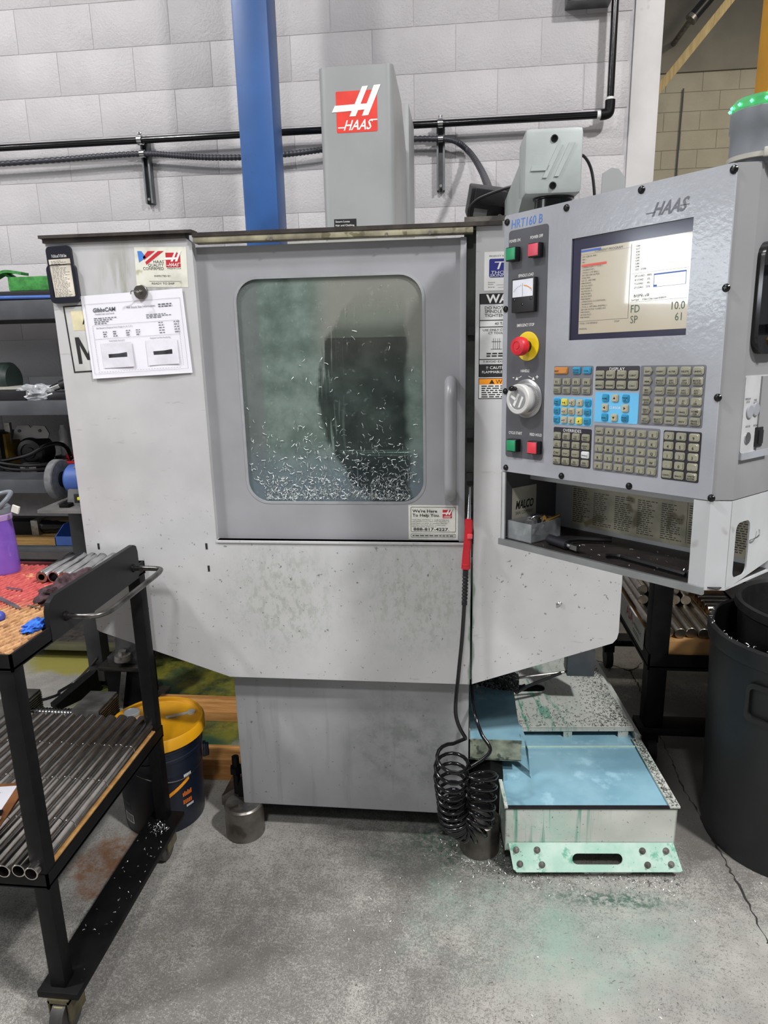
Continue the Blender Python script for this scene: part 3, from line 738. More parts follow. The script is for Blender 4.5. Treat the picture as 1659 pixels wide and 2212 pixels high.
# labels on the right panel, partly behind the pendant
W_ = .17
def rl(x0, x1, y0, y1, name, m): return MB().prism([(x0, y0), (x1, y0), (x1, y1), (x0, y1)], 0, .0006, M=FRONT).build(name, m, mill)
xa = fl(1046, 600)[0]; xb = xa+.15
zt = fl(1060, 544)[1]; zb = fl(1060, 628)[1]
s1 = rl(xa, xb, zb, zt, 'dealer_label', M_white)
hgt = zt-zb
MB().prism(rrect(xa+.012, xb-.012, zb+.34*hgt, zt-.18*hgt, .004), .0006, .0009, M=FRONT).build('badge', mat('badge_blue', '27297a', .5), s1)
MB().text('THOMAS', xa+.016, zb+.43*hgt, .08*hgt, .0011, FRONT, shear=.2, sx=1.5).text('SKINNER', xa+.014, zb+.36*hgt, .07*hgt, .0011, FRONT, shear=.2, sx=1.5).text('TS', xa+.02, zb+.55*hgt, .2*hgt, .0011, FRONT, shear=.35, sx=1.9).build('badge_print', M_white, s1, smooth=False)
MB().text('PRODUCT SOLD & SERVICED BY', xa+.012, zb+.87*hgt, .04*hgt, .0009, FRONT, sx=1.2).text('Machine', xa+.01, zb+.2*hgt, .03*hgt, .0009, FRONT, sx=1.3).text('Model', xa+.01, zb+.15*hgt, .03*hgt, .0009, FRONT, sx=1.3).text('Serial #', xa+.01, zb+.08*hgt, .03*hgt, .0009, FRONT, sx=1.3).rect(xa+.03, xb-.01, zb+.145*hgt, zb+.15*hgt, .0009, FRONT).rect(xa+.035, xb-.01, zb+.075*hgt, zb+.08*hgt, .0009, FRONT).build('print', M_ink, s1, smooth=False)
xa = fl(1035, 700)[0]; xb = xa+.2
zt = fl(1060, 634)[1]; zb = fl(1060, 814)[1]; H_ = zt-zb
s2 = rl(xa, xb, zb, zt, 'spindle_label', mat('label_grey', 'b9bab9', .5))
g = lambda f: zt-f*H_
k = MB(); k.prism([(xa, zb), (xb, zb), (xb, zt), (xa, zt)], 0.0006, .0009, holes=[[(xa+.002, zb+.001), (xb-.002, zb+.001), (xb-.002, zt-.001), (xa+.002, zt-.001)]], M=FRONT)
k.rect(xa, xb, g(.125), g(0), .0009, FRONT).rect(xa, xb, g(1), g(.845), .0009, FRONT)
for f in (.315, .395, .785): k.rect(xa, xb, g(f+.005), g(f-.005), .0009, FRONT)
for s_, f, hh, dx in (('DO NOT LOAD', .185, .035, .014), ('SPINDLE THEN', .228, .035, .014), ('TIGHTEN', .275, .035, .014), ('40 TAPER', .37, .03, .04), ('USE ONLY CORRECT', .443, .026, .01), ('CT TOOLING', .48, .026, .024), ('!! AVOID EXCESS', .825, .026, .012)):
    k.text(s_, xa+dx, g(f), hh*H_, .0011, FRONT, sx=1.15)
cx_ = xa+.045
for dx in (-.008, -.003, .003, .008): k.rect(cx_+dx-.0004, cx_+dx+.0004, g(.66), g(.53), .0010, FRONT)
k.rect(cx_-.012, cx_+.012, g(.575), g(.57), .0010, FRONT).rect(cx_-.014, cx_+.014, g(.665), g(.66), .001, FRONT)
textlines(k, xa+.02, xb-.02, g(.70), g(.76), 2, FRONT, .001)
k.build('print', M_ink, s2, smooth=False)
MB().text('WARNING', xa+.017, g(.108), .095*H_, .0012, FRONT, sx=1.1, bold=.03).text('!! CAUTION !!', xa+.02, g(.905), .035*H_, .0012, FRONT, sx=1.1).text('FLAMMABLE COOLANT', xa+.009, g(.955), .03*H_, .0012, FRONT, sx=1.1).build('white_print', M_white, s2, smooth=False)
zt2 = fl(1060, 817)[1]; zb2 = fl(1060, 861)[1]; H2 = zt2-zb2
s3 = rl(xa, xb, zb2, zt2, 'window_safety_label', M_white)
MB().rect(xa+.002, xb-.002, zt2-.3*H2, zt2-.02*H2, .0009, FRONT).build('orange_band', M_amber, s3)
k = MB().text('WARNING', xa+.045, zt2-.27*H2, .2*H2, .0011, FRONT, sx=1.1).poly([(xa+.028, zt2-.27*H2), (xa+.042, zt2-.27*H2), (xa+.035, zt2-.06*H2)], .0011, FRONT)
k.prism([(xa, zb2), (xb, zb2), (xb, zt2), (xa, zt2)], .0006, .001, holes=[[(xa+.0015, zb2+.0015), (xb-.0015, zb2+.0015), (xb-.0015, zt2-.0015), (xa+.0015, zt2-.0015)]], M=FRONT)
textlines(k, xa+.008, xb-.01, zt2-.33*H2, zb2+.04*H2, 6, FRONT, .001, .5)
k.build('print', M_ink, s3, smooth=False)

# things on top of the enclosure at the right
a = PY(1296, 420, 1.95); b = PY(1345, 420, 1.95); t_ = PY(1320, 362, 1.95)
MB().prism([(a.x, 1.7), (b.x+.004, 1.7), (b.x+.004, t_.z-.025), (b.x-.012, t_.z-.004), (b.x-.03, t_.z), (a.x+.004, t_.z-.012)], -.006, 0, M=frame((0, 1.95, 0), (1, 0, 0), (0, 0, 1))).build('hinge_guard', M_head, mill)
# steel risers under the casting feet
for px, py, lab, top in ((518, 1826, 'stubby steel cylinder riser beneath the machine corner beside the bucket', .113), (1036, 1862, 'stubby steel cylinder riser beneath the machine corner behind the coiled hose', .113)):
    p = PZ(px, py, 0)
    r = thing('steel_riser', lab, 'riser', (p.x, p.y+.068, 0))
    MB().lathe([(.062, 0), (.064, .003), (.064, top-.004), (.060, top)], 32, M=Matrix.Translation((p.x, p.y+.068, 0))).build('body', mat('riser_steel', '6f6a64', .35, .75, n=(8, .2), spots=(12, .6, '3a352f', .6)), r)
    MB().lathe([(.060, 0), (.058, .0015), (0, .0015)], 24, M=Matrix.Translation((p.x, p.y+.068, top-.0005))).build('machined_top', M_dsteel, r)
# ------------------------------------------------------------------ control pendant
TL = Vector((.089, 1.586, 1.841)); PU = Vector((.701, -.712, .027)).normalized(); PV = Vector((-.018, .05, .999))
PFR = frame(TL, PU, PV)                                   # x right along the face, y up, z out of the face
PINV = PFR.inverted(); PN = PFR.to_3x3() @ Vector((0, 0, 1))
def L(x, y, off=0.0):
    """pixel to face coordinates (u, v)"""
    d = ray(x, y); O = TL+PN*off; s = (O-CAM).dot(PN)/d.dot(PN); q = PINV @ (CAM+d*s); return q.x, q.y
PW, PH = .4831, .5407
pd = thing('control_pendant', 'grey machine control pendant with screen and keypads on a swivel arm', 'control panel', tuple(PFR @ Vector((PW/2, -PH-.15, -.1))))
CH = .025; PD = .20
sec = [(0.0, -.004), (PW, -.004), (PW+CH, -CH-.004), (PW+CH, -PD), (0.0, -PD)]
XZ = PFR @ Matrix(((1, 0, 0, 0), (0, 0, 1, 0), (0, 1, 0, 0), (0, 0, 0, 1)))      # prism local (u, depth) pulled along v
MB().prism(sec, -PH, 0, M=XZ).build('housing', M_pside, pd)
sb = [L(1234, 517), L(1498, 468), L(1482, 724), L(1230, 735)]
sx0 = (sb[0][0]+sb[3][0])/2; sx1 = (sb[1][0]+sb[2][0])/2; sy1 = (sb[0][1]+sb[1][1])/2; sy0 = (sb[2][1]+sb[3][1])/2
plate = MB().prism(rrect(0, PW, -PH, 0, .006), -.004, 0, holes=[[(sx0, sy0), (sx1, sy0), (sx1, sy1), (sx0, sy1)]], M=PFR).build('face_plate', M_pend, pd)
# screen
M_bez = mat('screen_bezel', '23223a', .12, n=(5, .1))
scr = MB().rect(sx0, sx1, sy0, sy1, -.0035, PFR).build('screen_bezel', M_bez, pd)
t = NT('screen_glow'); M_scr = t.fin(t.mix(t.ramp(t.noise(9, 2), .3, .7), lin('9d9482'), lin('a59c8a')), .14, 0, **{'Emission Color': (*lin('b9ae98'), 1), 'Emission Strength': .20, 'Coat Weight': .8, 'Coat Roughness': .03})
d0 = L(1252, 530); d1 = L(1249, 721); d2 = L(1476, 710)
dx0 = (d0[0]+d1[0])/2; dx1 = d2[0]+.004; dy0 = (d1[1]+d2[1])/2; dy1 = sy1-.022
disp = MB().rect(dx0, dx1, dy0, dy1, -.0030, PFR).build('display', M_scr, pd)
dw, dh = dx1-dx0, dy1-dy0
k = MB(); X_ = lambda f: dx0+f*dw; Y_ = lambda f: dy0+f*dh; zz_ = -.0026
k.text('CURRENT PROGRAM', X_(.14), Y_(.945), .028*dh, zz_, PFR, maxw=.3*dw)
for i, s_ in enumerate(('G91 G28 Z0. M05 ;', 'M01 ;', 'N6 ;', '', '( OPERATION 11 TOOL )', '( WORKSTOP )', '( TOOL 5 .375 BALL )', 'G57 G00 G90 X0.7525', 'S7200 M03 ;', 'G43 Z1. H05 M08', 'M98 P30304 ;', 'X0.7525 R227.', 'M97 P30304 ;', 'X0.7525 R217.', 'M98 P30304 ;', 'X0.7525 R227.', 'M98 P30304 ;', '( OPERATION 12 CONTOUR )', '( WORKSTOP )', '( TOOL 6 .1875 BALL ENDMILL )', 'G00 G90 X0.7525 Y-0.0005 A23.', 'M98 P30305 ;', 'X0.7525 R227.', 'M98 P30305 ;')):
    if s_: k.text(s_, X_(.015), Y_(.90-.031*i), .019*dh, zz_, PFR, maxw=.44*dw)
k.text('TOOL  5 IN SPINDLE', X_(.01), Y_(.115), .02*dh, zz_, PFR).text('STOP', X_(.36), Y_(.115), .02*dh, zz_, PFR).text('MANUAL', X_(.01), Y_(.05), .02*dh, zz_, PFR)
for i, s_ in enumerate(('SP LOAD   100%', 'X LOAD     0%', 'Y LOAD     4%', 'Z LOAD    25%', '', 'A LOAD     2%')):
    if s_: k.text(s_, X_(.53), Y_(.60-.042*i), .022*dh, zz_, PFR)
k.text('SP LD  0.1 KW', X_(.53), Y_(.375), .022*dh, zz_, PFR); k.text('Surf Spd      0 fpm Chip Load 0.00019', X_(.51), Y_(.34), .02*dh, zz_, PFR, maxw=.46*dw)
for i, s_ in enumerate(('G00', 'G17', 'G90', 'G20', 'G40', 'G49', 'G80', 'G98', 'G57   S7200')):
    k.text(s_, X_(.53), Y_(.93-.032*i), .02*dh, zz_, PFR)
k.rect(X_(.485), X_(.4875), Y_(.15), Y_(.97), zz_, PFR).rect(X_(.0), X_(.485), Y_(.15), Y_(.153), zz_, PFR).rect(X_(.5), X_(.99), Y_(.325), Y_(.327), zz_, PFR).rect(X_(.5), X_(.99), Y_(.64), Y_(.642), zz_, PFR).rect(X_(0), X_(.485), Y_(.935), Y_(.937), zz_, PFR)
k.build('screen_print', M_inkg, disp, smooth=False)
k = MB().text('FD', X_(.51), Y_(.21), .085*dh, zz_, PFR, sx=.85).text('SP', X_(.51), Y_(.09), .085*dh, zz_, PFR, sx=.85).text('10.0', X_(.975), Y_(.21), .085*dh, zz_, PFR, 'R', sx=.85).text('61', X_(.955), Y_(.09), .085*dh, zz_, PFR, 'R', sx=.85)
k.build('big_readout', mat('screen_green', '46604a', .5), disp, smooth=False)
MB().rect(X_(.01), X_(.26), Y_(.795), Y_(.822), zz_, PFR).build('red_line', mat('screen_red', 'd0564a', .4), disp)
k = MB().rect(X_(0), X_(.2), Y_(.965), Y_(.99), zz_, PFR)
for f in ((.70, .97, .60, .615), (.70, .703, .47, .61), (.70, .97, .47, .473), (.967, .97, .47, .61), (.70, .73, .475, .495)): k.rect(X_(f[0]), X_(f[1]), Y_(f[2]), Y_(f[3]), zz_, PFR)
k.build('blue_marks', mat('screen_blue', '3f62b0', .4), disp)
# screws
M_scw = mat('black_screw', '141416', .22, .3)
scw = MB().lathe([(.0068, 0), (.0068, .0012), (.0052, .0036), (.002, .0046), (0, .0046)], 14)
for a_ in (0, PI/2): scw.box(-.0028, .0028, -.0006, .0006, .0042, .0050, M=Matrix.Rotation(a_, 4, 'Z'))
scw = scw.mesh('screw'); scw.materials.append(M_scw)
for x, y in ((1096, 480), (1224, 449), (1386, 410), (1586, 366), (1569, 622), (1551, 859), (1537, 1076), (1359, 1050), (1213, 1028), (1093, 1010), (1092, 845), (1091, 668)):
    u, v = L(x, y); obj('screw', scw, None, pd, PFR @ Matrix.Translation((max(u, .0075), min(v, -.0075), 0)) @ Matrix.Rotation(random.random()*PI, 4, 'Z'))
u0, v0 = L(1402, 466); u1, v1 = L(1480, 438)
MB().text('HAAS', u0+.006, v0-.002, .021, .0006, PFR, shear=.4, maxw=.06, bold=.02).rect(u0-.006, u0+.012, v0+.003, v0+.0045, .0006, PFR).rect(u1-.008, u1+.008, v1-.0035, v1-.002, .0006, PFR).build('raised_wordmark', mat('wordmark_grey', '5c5d66', .3), plate, smooth=False)
u, v = L(1103, 497); MB().text('HRT160 B', u+.002, v+.002, .017, .0005, PFR, sx=.8, shear=.1).build('marker_writing', mat('blue_marker', '4a78c8', .6), plate, smooth=False)

# left control strip
q = [L(1095, 500), L(1181, 484), L(1176, 995), L(1097, 987)]
gx0 = (q[0][0]+q[3][0])/2; gx1 = (q[1][0]+q[2][0])/2; gy1 = (q[0][1]+q[1][1])/2; gy0 = (q[2][1]+q[3][1])/2
strip = MB().prism(rrect(gx0, gx1, gy0, gy1, .007), 0, .0008, M=PFR).build('control_strip', mat('strip_grey', '4b4c51', .45, n=(8, .08)), pd)
k = MB()
def cap(s_, x, y, h=.0058):
    u, v = L(x, y); k.text(s_, u, v-h/2, h, .0012, PFR, 'C', sx=1.1, maxw=.0029*len(s_)+.006, bold=.012)
for s_, x, y in (('POWER ON', 1113, 520), ('POWER OFF', 1160, 511), ('SPINDLE LOAD', 1137, 594), ('EMERGENCY STOP', 1136, 702), ('HANDLE', 1135, 801), ('CYCLE START', 1114, 935), ('FEED HOLD', 1158, 939)): cap(s_, x, y)
cap('-', 1110, 814, .010); cap('+', 1161, 814, .010)
for x, y, s_ in ((1121, 816, -1), (1149, 816, 1)):
    u, v = L(x, y); k.poly([(u-s_*.008, v+.004), (u+s_*.003, v-.001), (u+s_*.003, v-.0015), (u-s_*.008, v+.0025)], .0012, PFR); k.poly([(u+s_*.009, v-.005), (u+s_*.001, v-.004), (u+s_*.005, v+.002)], .0012, PFR)
k.build('strip_lettering', M_white, strip, smooth=False)
M_btnb = mat('button_body', '0f0f11', .3)
def square_button(name, x, y, m, glow=None):
    u, v = L(x, y); s_ = .0118
    b_ = MB().box(u-s_-.0015, u+s_+.0015, v-s_-.002, v+s_+.002, 0, .016, M=PFR, bev=.0015).build(name, M_btnb, pd)
    MB().box(u-s_, u+s_, v-s_, v+s_, .012, .0185, M=PFR, bev=.0012).build('lens', m, b_)
M_grn = mat('green_lens', '1f8a5c', .35); M_rdl = mat('red_lens', 'd23a48', .35); M_rdp = mat('pinkish_red_lens', 'c8465a', .35)
square_button('push_button', 1114, 550, M_grn); square_button('push_button', 1163, 541, M_rdp)
square_button('push_button', 1115, 961, M_grn); square_button('push_button', 1160, 966, M_rdl)
# load meter
u, v = L(1137, 638); mw, mh = .030, .034
mt = MB().box(u-mw, u+mw, v-mh, v+mh, 0, .012, M=PFR, bev=.0015).build('load_meter', M_black, pd)
MB().box(u-mw+.003, u+mw-.003, v-.003, v+mh-.003, .0118, .0124, M=PFR).build('meter_dial', mat('dial_white', 'd9dbe4', .25), mt)
k = MB()
for i in range(13):
    a_ = R(140-100*i/12); r0_, r1_ = .026, .029
    k.rect(u+math.cos(a_)*.030-.0004, u+math.cos(a_)*.030+.0004, v-.012+math.sin(a_)*.030, v-.012+math.sin(a_)*.030+.003, .0127, PFR)
k.rect(u-.0003, u+.0003, v-.002, v+.024, .0128, PFR).build('needle_and_scale', M_inkg, mt, smooth=False)
MB().poly([(u+.003, v+.0195), (u+.014, v+.0175), (u+.024, v+.012), (u+.024, v+.0105), (u+.013, v+.0160), (u+.003, v+.018)], .0128, PFR).build('orange_arc', M_amber, mt)
for du, dv in ((-.022, -.008), (.022, -.008), (0, -.018)): MB().lathe([(.0028, 0), (.0028, .001), (0, .0014)], 10, M=PFR @ Matrix.Translation((u+du, v+dv, .012))).build('meter_screw', M_gloss, mt)
# emergency stop
u, v = L(1141, 748)
es = MB().lathe([(.030, 0), (.030, .002), (.029, .0028), (.012, .0028)], 36, M=PFR @ Matrix.Translation((u, v, .0006))).build('emergency_stop', mat('stop_yellow', 'e6c81e', .4), pd)
MB().lathe([(.012, 0), (.012, .018), (.013, .018)], 24, M=PFR @ Matrix.Translation((u, v, .002))).build('collar', M_black, es)
MB().lathe([(.013, .016), (.0185, .018), (.0195, .024), (.0195, .030), (.0175, .035), (.010, .0365), (.0095, .0355), (.006, .0355), (.0055, .037), (0, .037)], 32, M=PFR @ Matrix.Translation((u, v, 0))).build('mushroom_cap', M_red, es)
# jog handle
u, v = L(1139, 861)
jw = MB().lathe([(.041, 0), (.041, .002), (.038, .0045), (.030, .006), (.028, .006)], 48, M=PFR @ Matrix.Translation((u, v, .0006))).build('jog_handle', mat('dial_ring', 'a9a9ab', .3, .7), pd)
k = MB()
for i in range(60): k.box(.0325, .0365, -.0003, .0003, .0045, .0060, M=PFR @ Matrix.Translation((u, v, 0)) @ Matrix.Rotation(2*PI*i/60, 4, 'Z'))
k.build('graduation', M_inkg, jw, smooth=False)
MB().lathe([(.026, .004), (.026, .014), (.030, .016), (.0315, .018), (.0315, .030), (.030, .032), (.023, .032), (.022, .031), (0, .031)], 40, M=PFR @ Matrix.Translation((u, v, 0))).build('wheel', mat('wheel_white', 'cfcfcd', .35, .2), jw)
MB().lathe([(.0215, .031), (.0205, .0318), (0, .0318)], 32, M=PFR @ Matrix.Translation((u, v, 0))).build('wheel_badge', mat('badge_grey', '8d8e90', .4), jw)
k = MB()
for pts in ([(-.019, .004), (-.016, .009), (.0, .0), (-.003, -.004)], [(-.012, -.012), (-.007, -.016), (.006, .010), (.001, .013)], [(.002, -.017), (.007, -.017), (.017, .004), (.012, .007)]):
    k.poly([(u+a_, v+b_) for a_, b_ in pts], .0322, PFR)
k.build('wheel_letter', M_white, jw, smooth=False)
kk = PFR @ Matrix.Translation((u-.006, v+.0225, 0))
MB().lathe([(.0045, .031), (.0045, .036), (.0055, .038), (.0055, .046), (.0045, .048), (0, .048)], 16, M=kk).build('spinner_knob', M_gloss, jw)

# keypads ---------------------------------------------------------
M_kb = mat('key_beige', '8f8d7b', .30, n=(30, .07)); M_kl = mat('key_light', 'b3ab92', .35, n=(30, .06))
M_kblue = mat('key_blue', '2c8fb8', .3); M_ky = mat('key_yellow', 'd9c94e', .35); M_ko = mat('key_orange', 'c07f3a', .35); M_kw = mat('key_white', 'd5d5d8', .4)
M_padg = mat('pad_slate', '66666f', .35, n=(10, .06)); M_padk = mat('pad_black', '221f2a', .3, n=(10, .08)); M_padb = mat('pad_sky', '5fb0dd', .4, n=(10, .04))
_km = {}
def key_mesh(w, h, m, pent=False):
    kk = (round(w, 4), round(h, 4), m.name, pent)
    if kk in _km: return _km[kk]
    mb = MB()
    if pent:
        o = [(-w/2, -h/2), (w*.28, -h/2), (w/2, 0), (w*.28, h/2), (-w/2, h/2)]
        def ring(s_, z): return [(x*s_, y*s_, z) for x, y in o]
    else:
        o = rrect(-w/2, w/2, -h/2, h/2, min(w, h)*.22, 3)
        def ring(s_, z): return [(x-math.copysign(s_, x), y-math.copysign(s_, y), z) for x, y in o]
    lv = ((1, 0), (1, .0022), (.93, .0032), (.80, .0032), (.74, .0042)) if pent else ((0, 0), (0, .0022), (.0005, .0030), (.0014, .0030), (.0020, .0042))
    n = len(o); vs = []
    for s_, z in lv: vs += ring(s_, z)
    fs = [(i*n+j, i*n+(j+1) % n, (i+1)*n+(j+1) % n, (i+1)*n+j) for i in range(len(lv)-1) for j in range(n)]
    fs.append(tuple((len(lv)-1)*n+j for j in range(n)))
    mb.add(vs, fs); me = mb.mesh('key', ang=25); me.materials.append(m); _km[kk] = me; return me
def keypad(name, corners, m, cols, rows, spec, head=None, fill=(.86, .86), kh=None):
    """cols, rows: centre fractions (x from left, y from top); spec(r, c) -> (text, material, width factor) or None"""
    q = [L(*c) for c in corners]
    x0 = (q[0][0]+q[3][0])/2; x1 = (q[1][0]+q[2][0])/2; y1 = (q[0][1]+q[1][1])/2; y0 = (q[2][1]+q[3][1])/2
    w, h = x1-x0, y1-y0
    pad = MB().prism(rrect(x0, x1, y0, y1, .003), 0, .0008, M=PFR).build(name, m, pd)
    k = MB(); kw_ = (cols[1]-cols[0])*w*fill[0]; kh_ = kh or (rows[1]-rows[0])*h*fill[1]
    for r, fy in enumerate(rows):
        for c, fx in enumerate(cols):
            s_ = spec(r, c)
            if s_ is None: continue
            txt, km, pent, wf = s_
            u = x0+fx*w; v = y1-fy*h
            ww = kw_*wf
            obj('key', key_mesh(ww, kh_, km or M_kb, pent), None, pad, PFR @ Matrix.Translation((u, v, .0006)))
            lines = txt.split('|') if txt else []
            for i, l_ in enumerate(lines):
                hh = kh_*(.36 if len(l_) <= 2 and len(lines) == 1 else .22)
                yy = v-hh/2-(.08*kh_)+(len(lines)-1)*.5*hh*1.35-i*hh*1.35
                k.text(l_, u, yy, hh, .0054, PFR, 'C', maxw=ww*.72, bold=.012)
    if k.v: k.build('key_legend', M_ink, pad, smooth=False)
    if head: MB().text(head, x0+w/2, y1-.0085, .0062, .0012, PFR, 'C').build('pad_title', M_white, pad, smooth=False)
    return pad
T1 = (('RESET', '', 'POWER|RESTART', 'TOOL'), ('F1', 'F2', 'F3', 'F4'), ('TOOL|OFFSET', 'NEXT|TOOL', 'TOOL|RELEASE', 'PART|ZERO'))
def sp1(r, c):
    if r == 0:
        if c == 1: return None
        return (T1[0][c], (M_ko, 0, M_kblue, M_kblue)[c], False, 1.0)
    return (T1[r][c], M_kb, False, 1.0)
pad1 = keypad('reset_keypad', ((1197, 791), (1281.5, 790), (1280, 854), (1197, 852)), M_padg, (.105, .355, .605, .865), (.155, .54, .84), sp1, fill=(.80, .80), kh=.0135)
for o_ in [x for x in pad1.children if x.name.startswith('key') and x.data.materials[0] == M_ko]:
    o_.data = key_mesh(.0325, .0135, M_ko); o_.matrix_basis = o_.matrix_basis @ Matrix.Translation((.0085, 0, 0))
T2 = (('CHIP|FWD', '+4', '+Z', '-Y', 'CLNT|UP'), ('CHIP|STOP', '+X', 'JOG|LOCK', '-X', 'CLNT|DOWN'), ('CHIP|REV', '+Y', '-Z', '-4', 'AUX|CLNT'))
keypad('jog_keypad', ((1196.6, 857.6), (1280, 858.5), (1279.5, 920.6), (1195.6, 916.6)), M_padb, (.10, .30, .49, .69, .89), (.18, .50, .82), lambda r, c: (T2[r][c], M_kblue if c in (0, 4) else (M_ky if (r, c) in ((0, 1), (2, 3)) else M_kl), False, 1.0), fill=(.80, .78))
T3 = (('PRGRM', 'POSIT', 'OFFSET', 'CURNT'), ('MESGS', 'PARAM', 'SETNG', 'CALC'))
keypad('display_keypad', ((1287.4, 791.3), (1383, 790), (1379.6, 843.4), (1286.5, 841.7)), M_padk, (.115, .365, .62, .88), (.36, .78), lambda r, c: (T3[r][c], M_kb, False, 1.0), head='DISPLAY', fill=(.86, .84))
T4 = (('HOME', '', 'PAGE|UP'), ('', None, ''), ('END', '', 'PAGE|DOWN'))
c4 = ((1285.7, 847), (1380, 849), (1378.5, 916.6), (1284.8, 911.3))
pad4 = keypad('cursor_keypad', c4, M_padb, (.255, .48, .72), (.18, .50, .82), lambda r, c: None if (r, c) == (1, 1) else (T4[r][c], M_kblue if (r+c) % 2 == 0 else M_kl, False, 1.0), fill=(.66, .78))
q = [L(*c) for c in c4]; x0 = (q[0][0]+q[3][0])/2; x1 = (q[1][0]+q[2][0])/2; y1 = (q[0][1]+q[1][1])/2; y0 = (q[2][1]+q[3][1])/2
k = MB()
for fx, fy, a_ in ((.48, .18, 90), (.48, .82, -90), (.255, .5, 180), (.72, .5, 0)):
    M2 = PFR @ Matrix.Translation((x0+fx*(x1-x0), y1-fy*(y1-y0), 0)) @ Matrix.Rotation(R(a_), 4, 'Z'); k.poly([(-.0018, -.0028), (.0028, 0), (-.0018, .0028)], .0054, M2)
k.build('cursor_arrow', M_ink, pad4, smooth=False)
MB().text('CURSOR', (x0+.48*(x1-x0)), y1-.5*(y1-y0)-.002, .0045, .0012, PFR, 'C').build('pad_title', M_white, pad4, smooth=False)
T5 = (('EDIT', 'INSERT', 'ALTER', 'DELETE', 'UNDO'), ('MEM', 'SINGLE|BLOCK', 'DRY|RUN', 'OPT|STOP', 'BLOCK|DELETE'), ('MDI|DNC', 'COOLNT', 'ORIENT|SPINDLE', 'ATC|FWD', 'ATC|REV'), ('HAND|JOG', '.0001|.1', '.001|1.', '.01|10.', '.1|100.'), ('ZERO|RET', 'ALL', 'ORIGIN', 'SINGL', 'HOME|G28'), ('LIST|PROG', 'SELECT|PROG', 'SEND', 'RECV', 'ERASE|PROG'))
keypad('mode_keypad', ((1383.3, 788.7), (1525.5, 789.2), (1516.8, 925.9), (1379.5, 916.2)), M_padg, (.135, .335, .52, .715, .90), (.09, .255, .415, .58, .745, .90), lambda r, c: (T5[r][c], M_kb, c == 0, .9 if c == 0 else 1.0), fill=(.78, .80))
T6 = (('-10|FEED', '100%|FEED', '+10|FEED', 'HAND|FEED'), ('-10|SPIN', '100%|SPIN', '+10|SPIN', 'HAND|SPIN'), ('CW', 'STOP', 'CCW', 'SPINDLE'), ('5%|RAPID', '25%|RAPID', '50%|RAPID', '100%|RAPID'))
keypad('override_keypad', ((1196, 921.4), (1278.2, 927.9), (1275.5, 1013), (1195.2, 1002.2)), M_padk, (.115, .36, .615, .87), (.22, .44, .66, .88), lambda r, c: (T6[r][c], M_kw if (r, c) == (2, 3) else M_kb, False, 1.0), head='OVERRIDES', fill=(.82, .82))
T7 = ('SHIFT', *'ABCDEFGHIJKLMNOPQRSTUVWXYZ', 'EOB', '(', ')')
keypad('letter_keypad', ((1284.2, 917), (1425.9, 927.5), (1420.8, 1032.3), (1281, 1015)), M_padg, (.095, .255, .42, .585, .75, .915), (.12, .31, .50, .69, .88), lambda r, c: (T7[r*6+c], M_kb, False, 1.0), fill=(.84, .80))
T8 = ('7', '8', '9', '4', '5', '6', '1', '2', '3', '-', '0', '.', 'CANCEL', 'SPACE', 'WRITE|ENTER')
keypad('number_keypad', ((1434, 928.6), (1515.3, 934.4), (1509.5, 1044.3), (1428.8, 1033.4)), M_padk, (.165, .49, .83), (.11, .305, .50, .695, .89), lambda r, c: (T8[r*3+c], M_kb, False, 1.0), fill=(.82, .82))

# right side of the housing: recessed switch panel and black pull handle
SFR = frame(PFR @ Vector((PW+CH, 0, -CH-.004)), PFR.to_3x3() @ Vector((0, 0, -1)), PFR.to_3x3() @ Vector((0, 1, 0)))
SINV = SFR.inverted(); SN = SFR.to_3x3() @ Vector((0, 0, 1))
def S(x, y):
    d = ray(x, y); O = SFR.translation; s_ = (O-CAM).dot(SN)/d.dot(SN); q = SINV @ (CAM+d*s_); return q.x, q.y
a = S(1606, 812); b = S(1601, 978)
sw0 = (a[0]+b[0])/2
sw = MB().prism(rrect(sw0, sw0+.10, b[1], a[1], .004), 0, .0012, M=SFR).build('switch_panel', mat('switch_panel_grey', 'a9aaab', .4), pd)
MB().box(sw0+.055, sw0+.10, b[1], a[1]-.002, .0008, .004, M=SFR).build('switch_cover', M_pside, sw)
MB().box(sw0, sw0+.10, b[1]-.012, b[1], 0, .006, M=SFR).build('panel_ledge', M_pend, sw)
for px, py in ((1617, 889), (1637, 883)):
    q = S(px, py); MB().lathe([(.012, 0), (.012, .002), (.0105, .003), (0, .003)], 24, M=SFR @ Matrix.Translation((min(q[0], sw0+.044), q[1], .001))).build('blank_plug', M_pend, sw)
q = S(1612, 946); MB().lathe([(.010, 0), (.010, .0022), (.008, .0022)], 24, M=SFR @ Matrix.Translation((q[0], q[1], .001))).build('socket_ring', M_steel, sw)
MB().lathe([(.008, 0), (.008, .0008), (0, .0008)], 24, M=SFR @ Matrix.Translation((q[0], q[1], .0012))).build('socket_hole', M_black, sw)
q = S(1634, 943); MB().box(q[0]-.011, q[0]+.011, q[1]-.017, q[1]+.017, .001, .006, M=SFR, bev=.001).box(q[0]-.008, q[0]+.008, q[1]-.012, q[1]+.012, .005, .0085, M=SFR, bev=.001).build('rocker_switch', M_black, sw)
k = MB()
for s_, x, y in (('MEMORY', 1614, 864), ('LOCK', 1614, 870), ('2ND', 1630, 866), ('HOME', 1630, 872), ('WORK LIGHT', 1634, 920), ('AUX IN', 1613, 923), ('ON', 1632, 967), ('OFF', 1630, 972)):
    q = S(x, y); k.text(s_, q[0], q[1], .0035, .0018, SFR, 'C')
k.build('switch_lettering', M_ink, sw, smooth=False)
a = S(1640, 540); b = S(1633, 765)
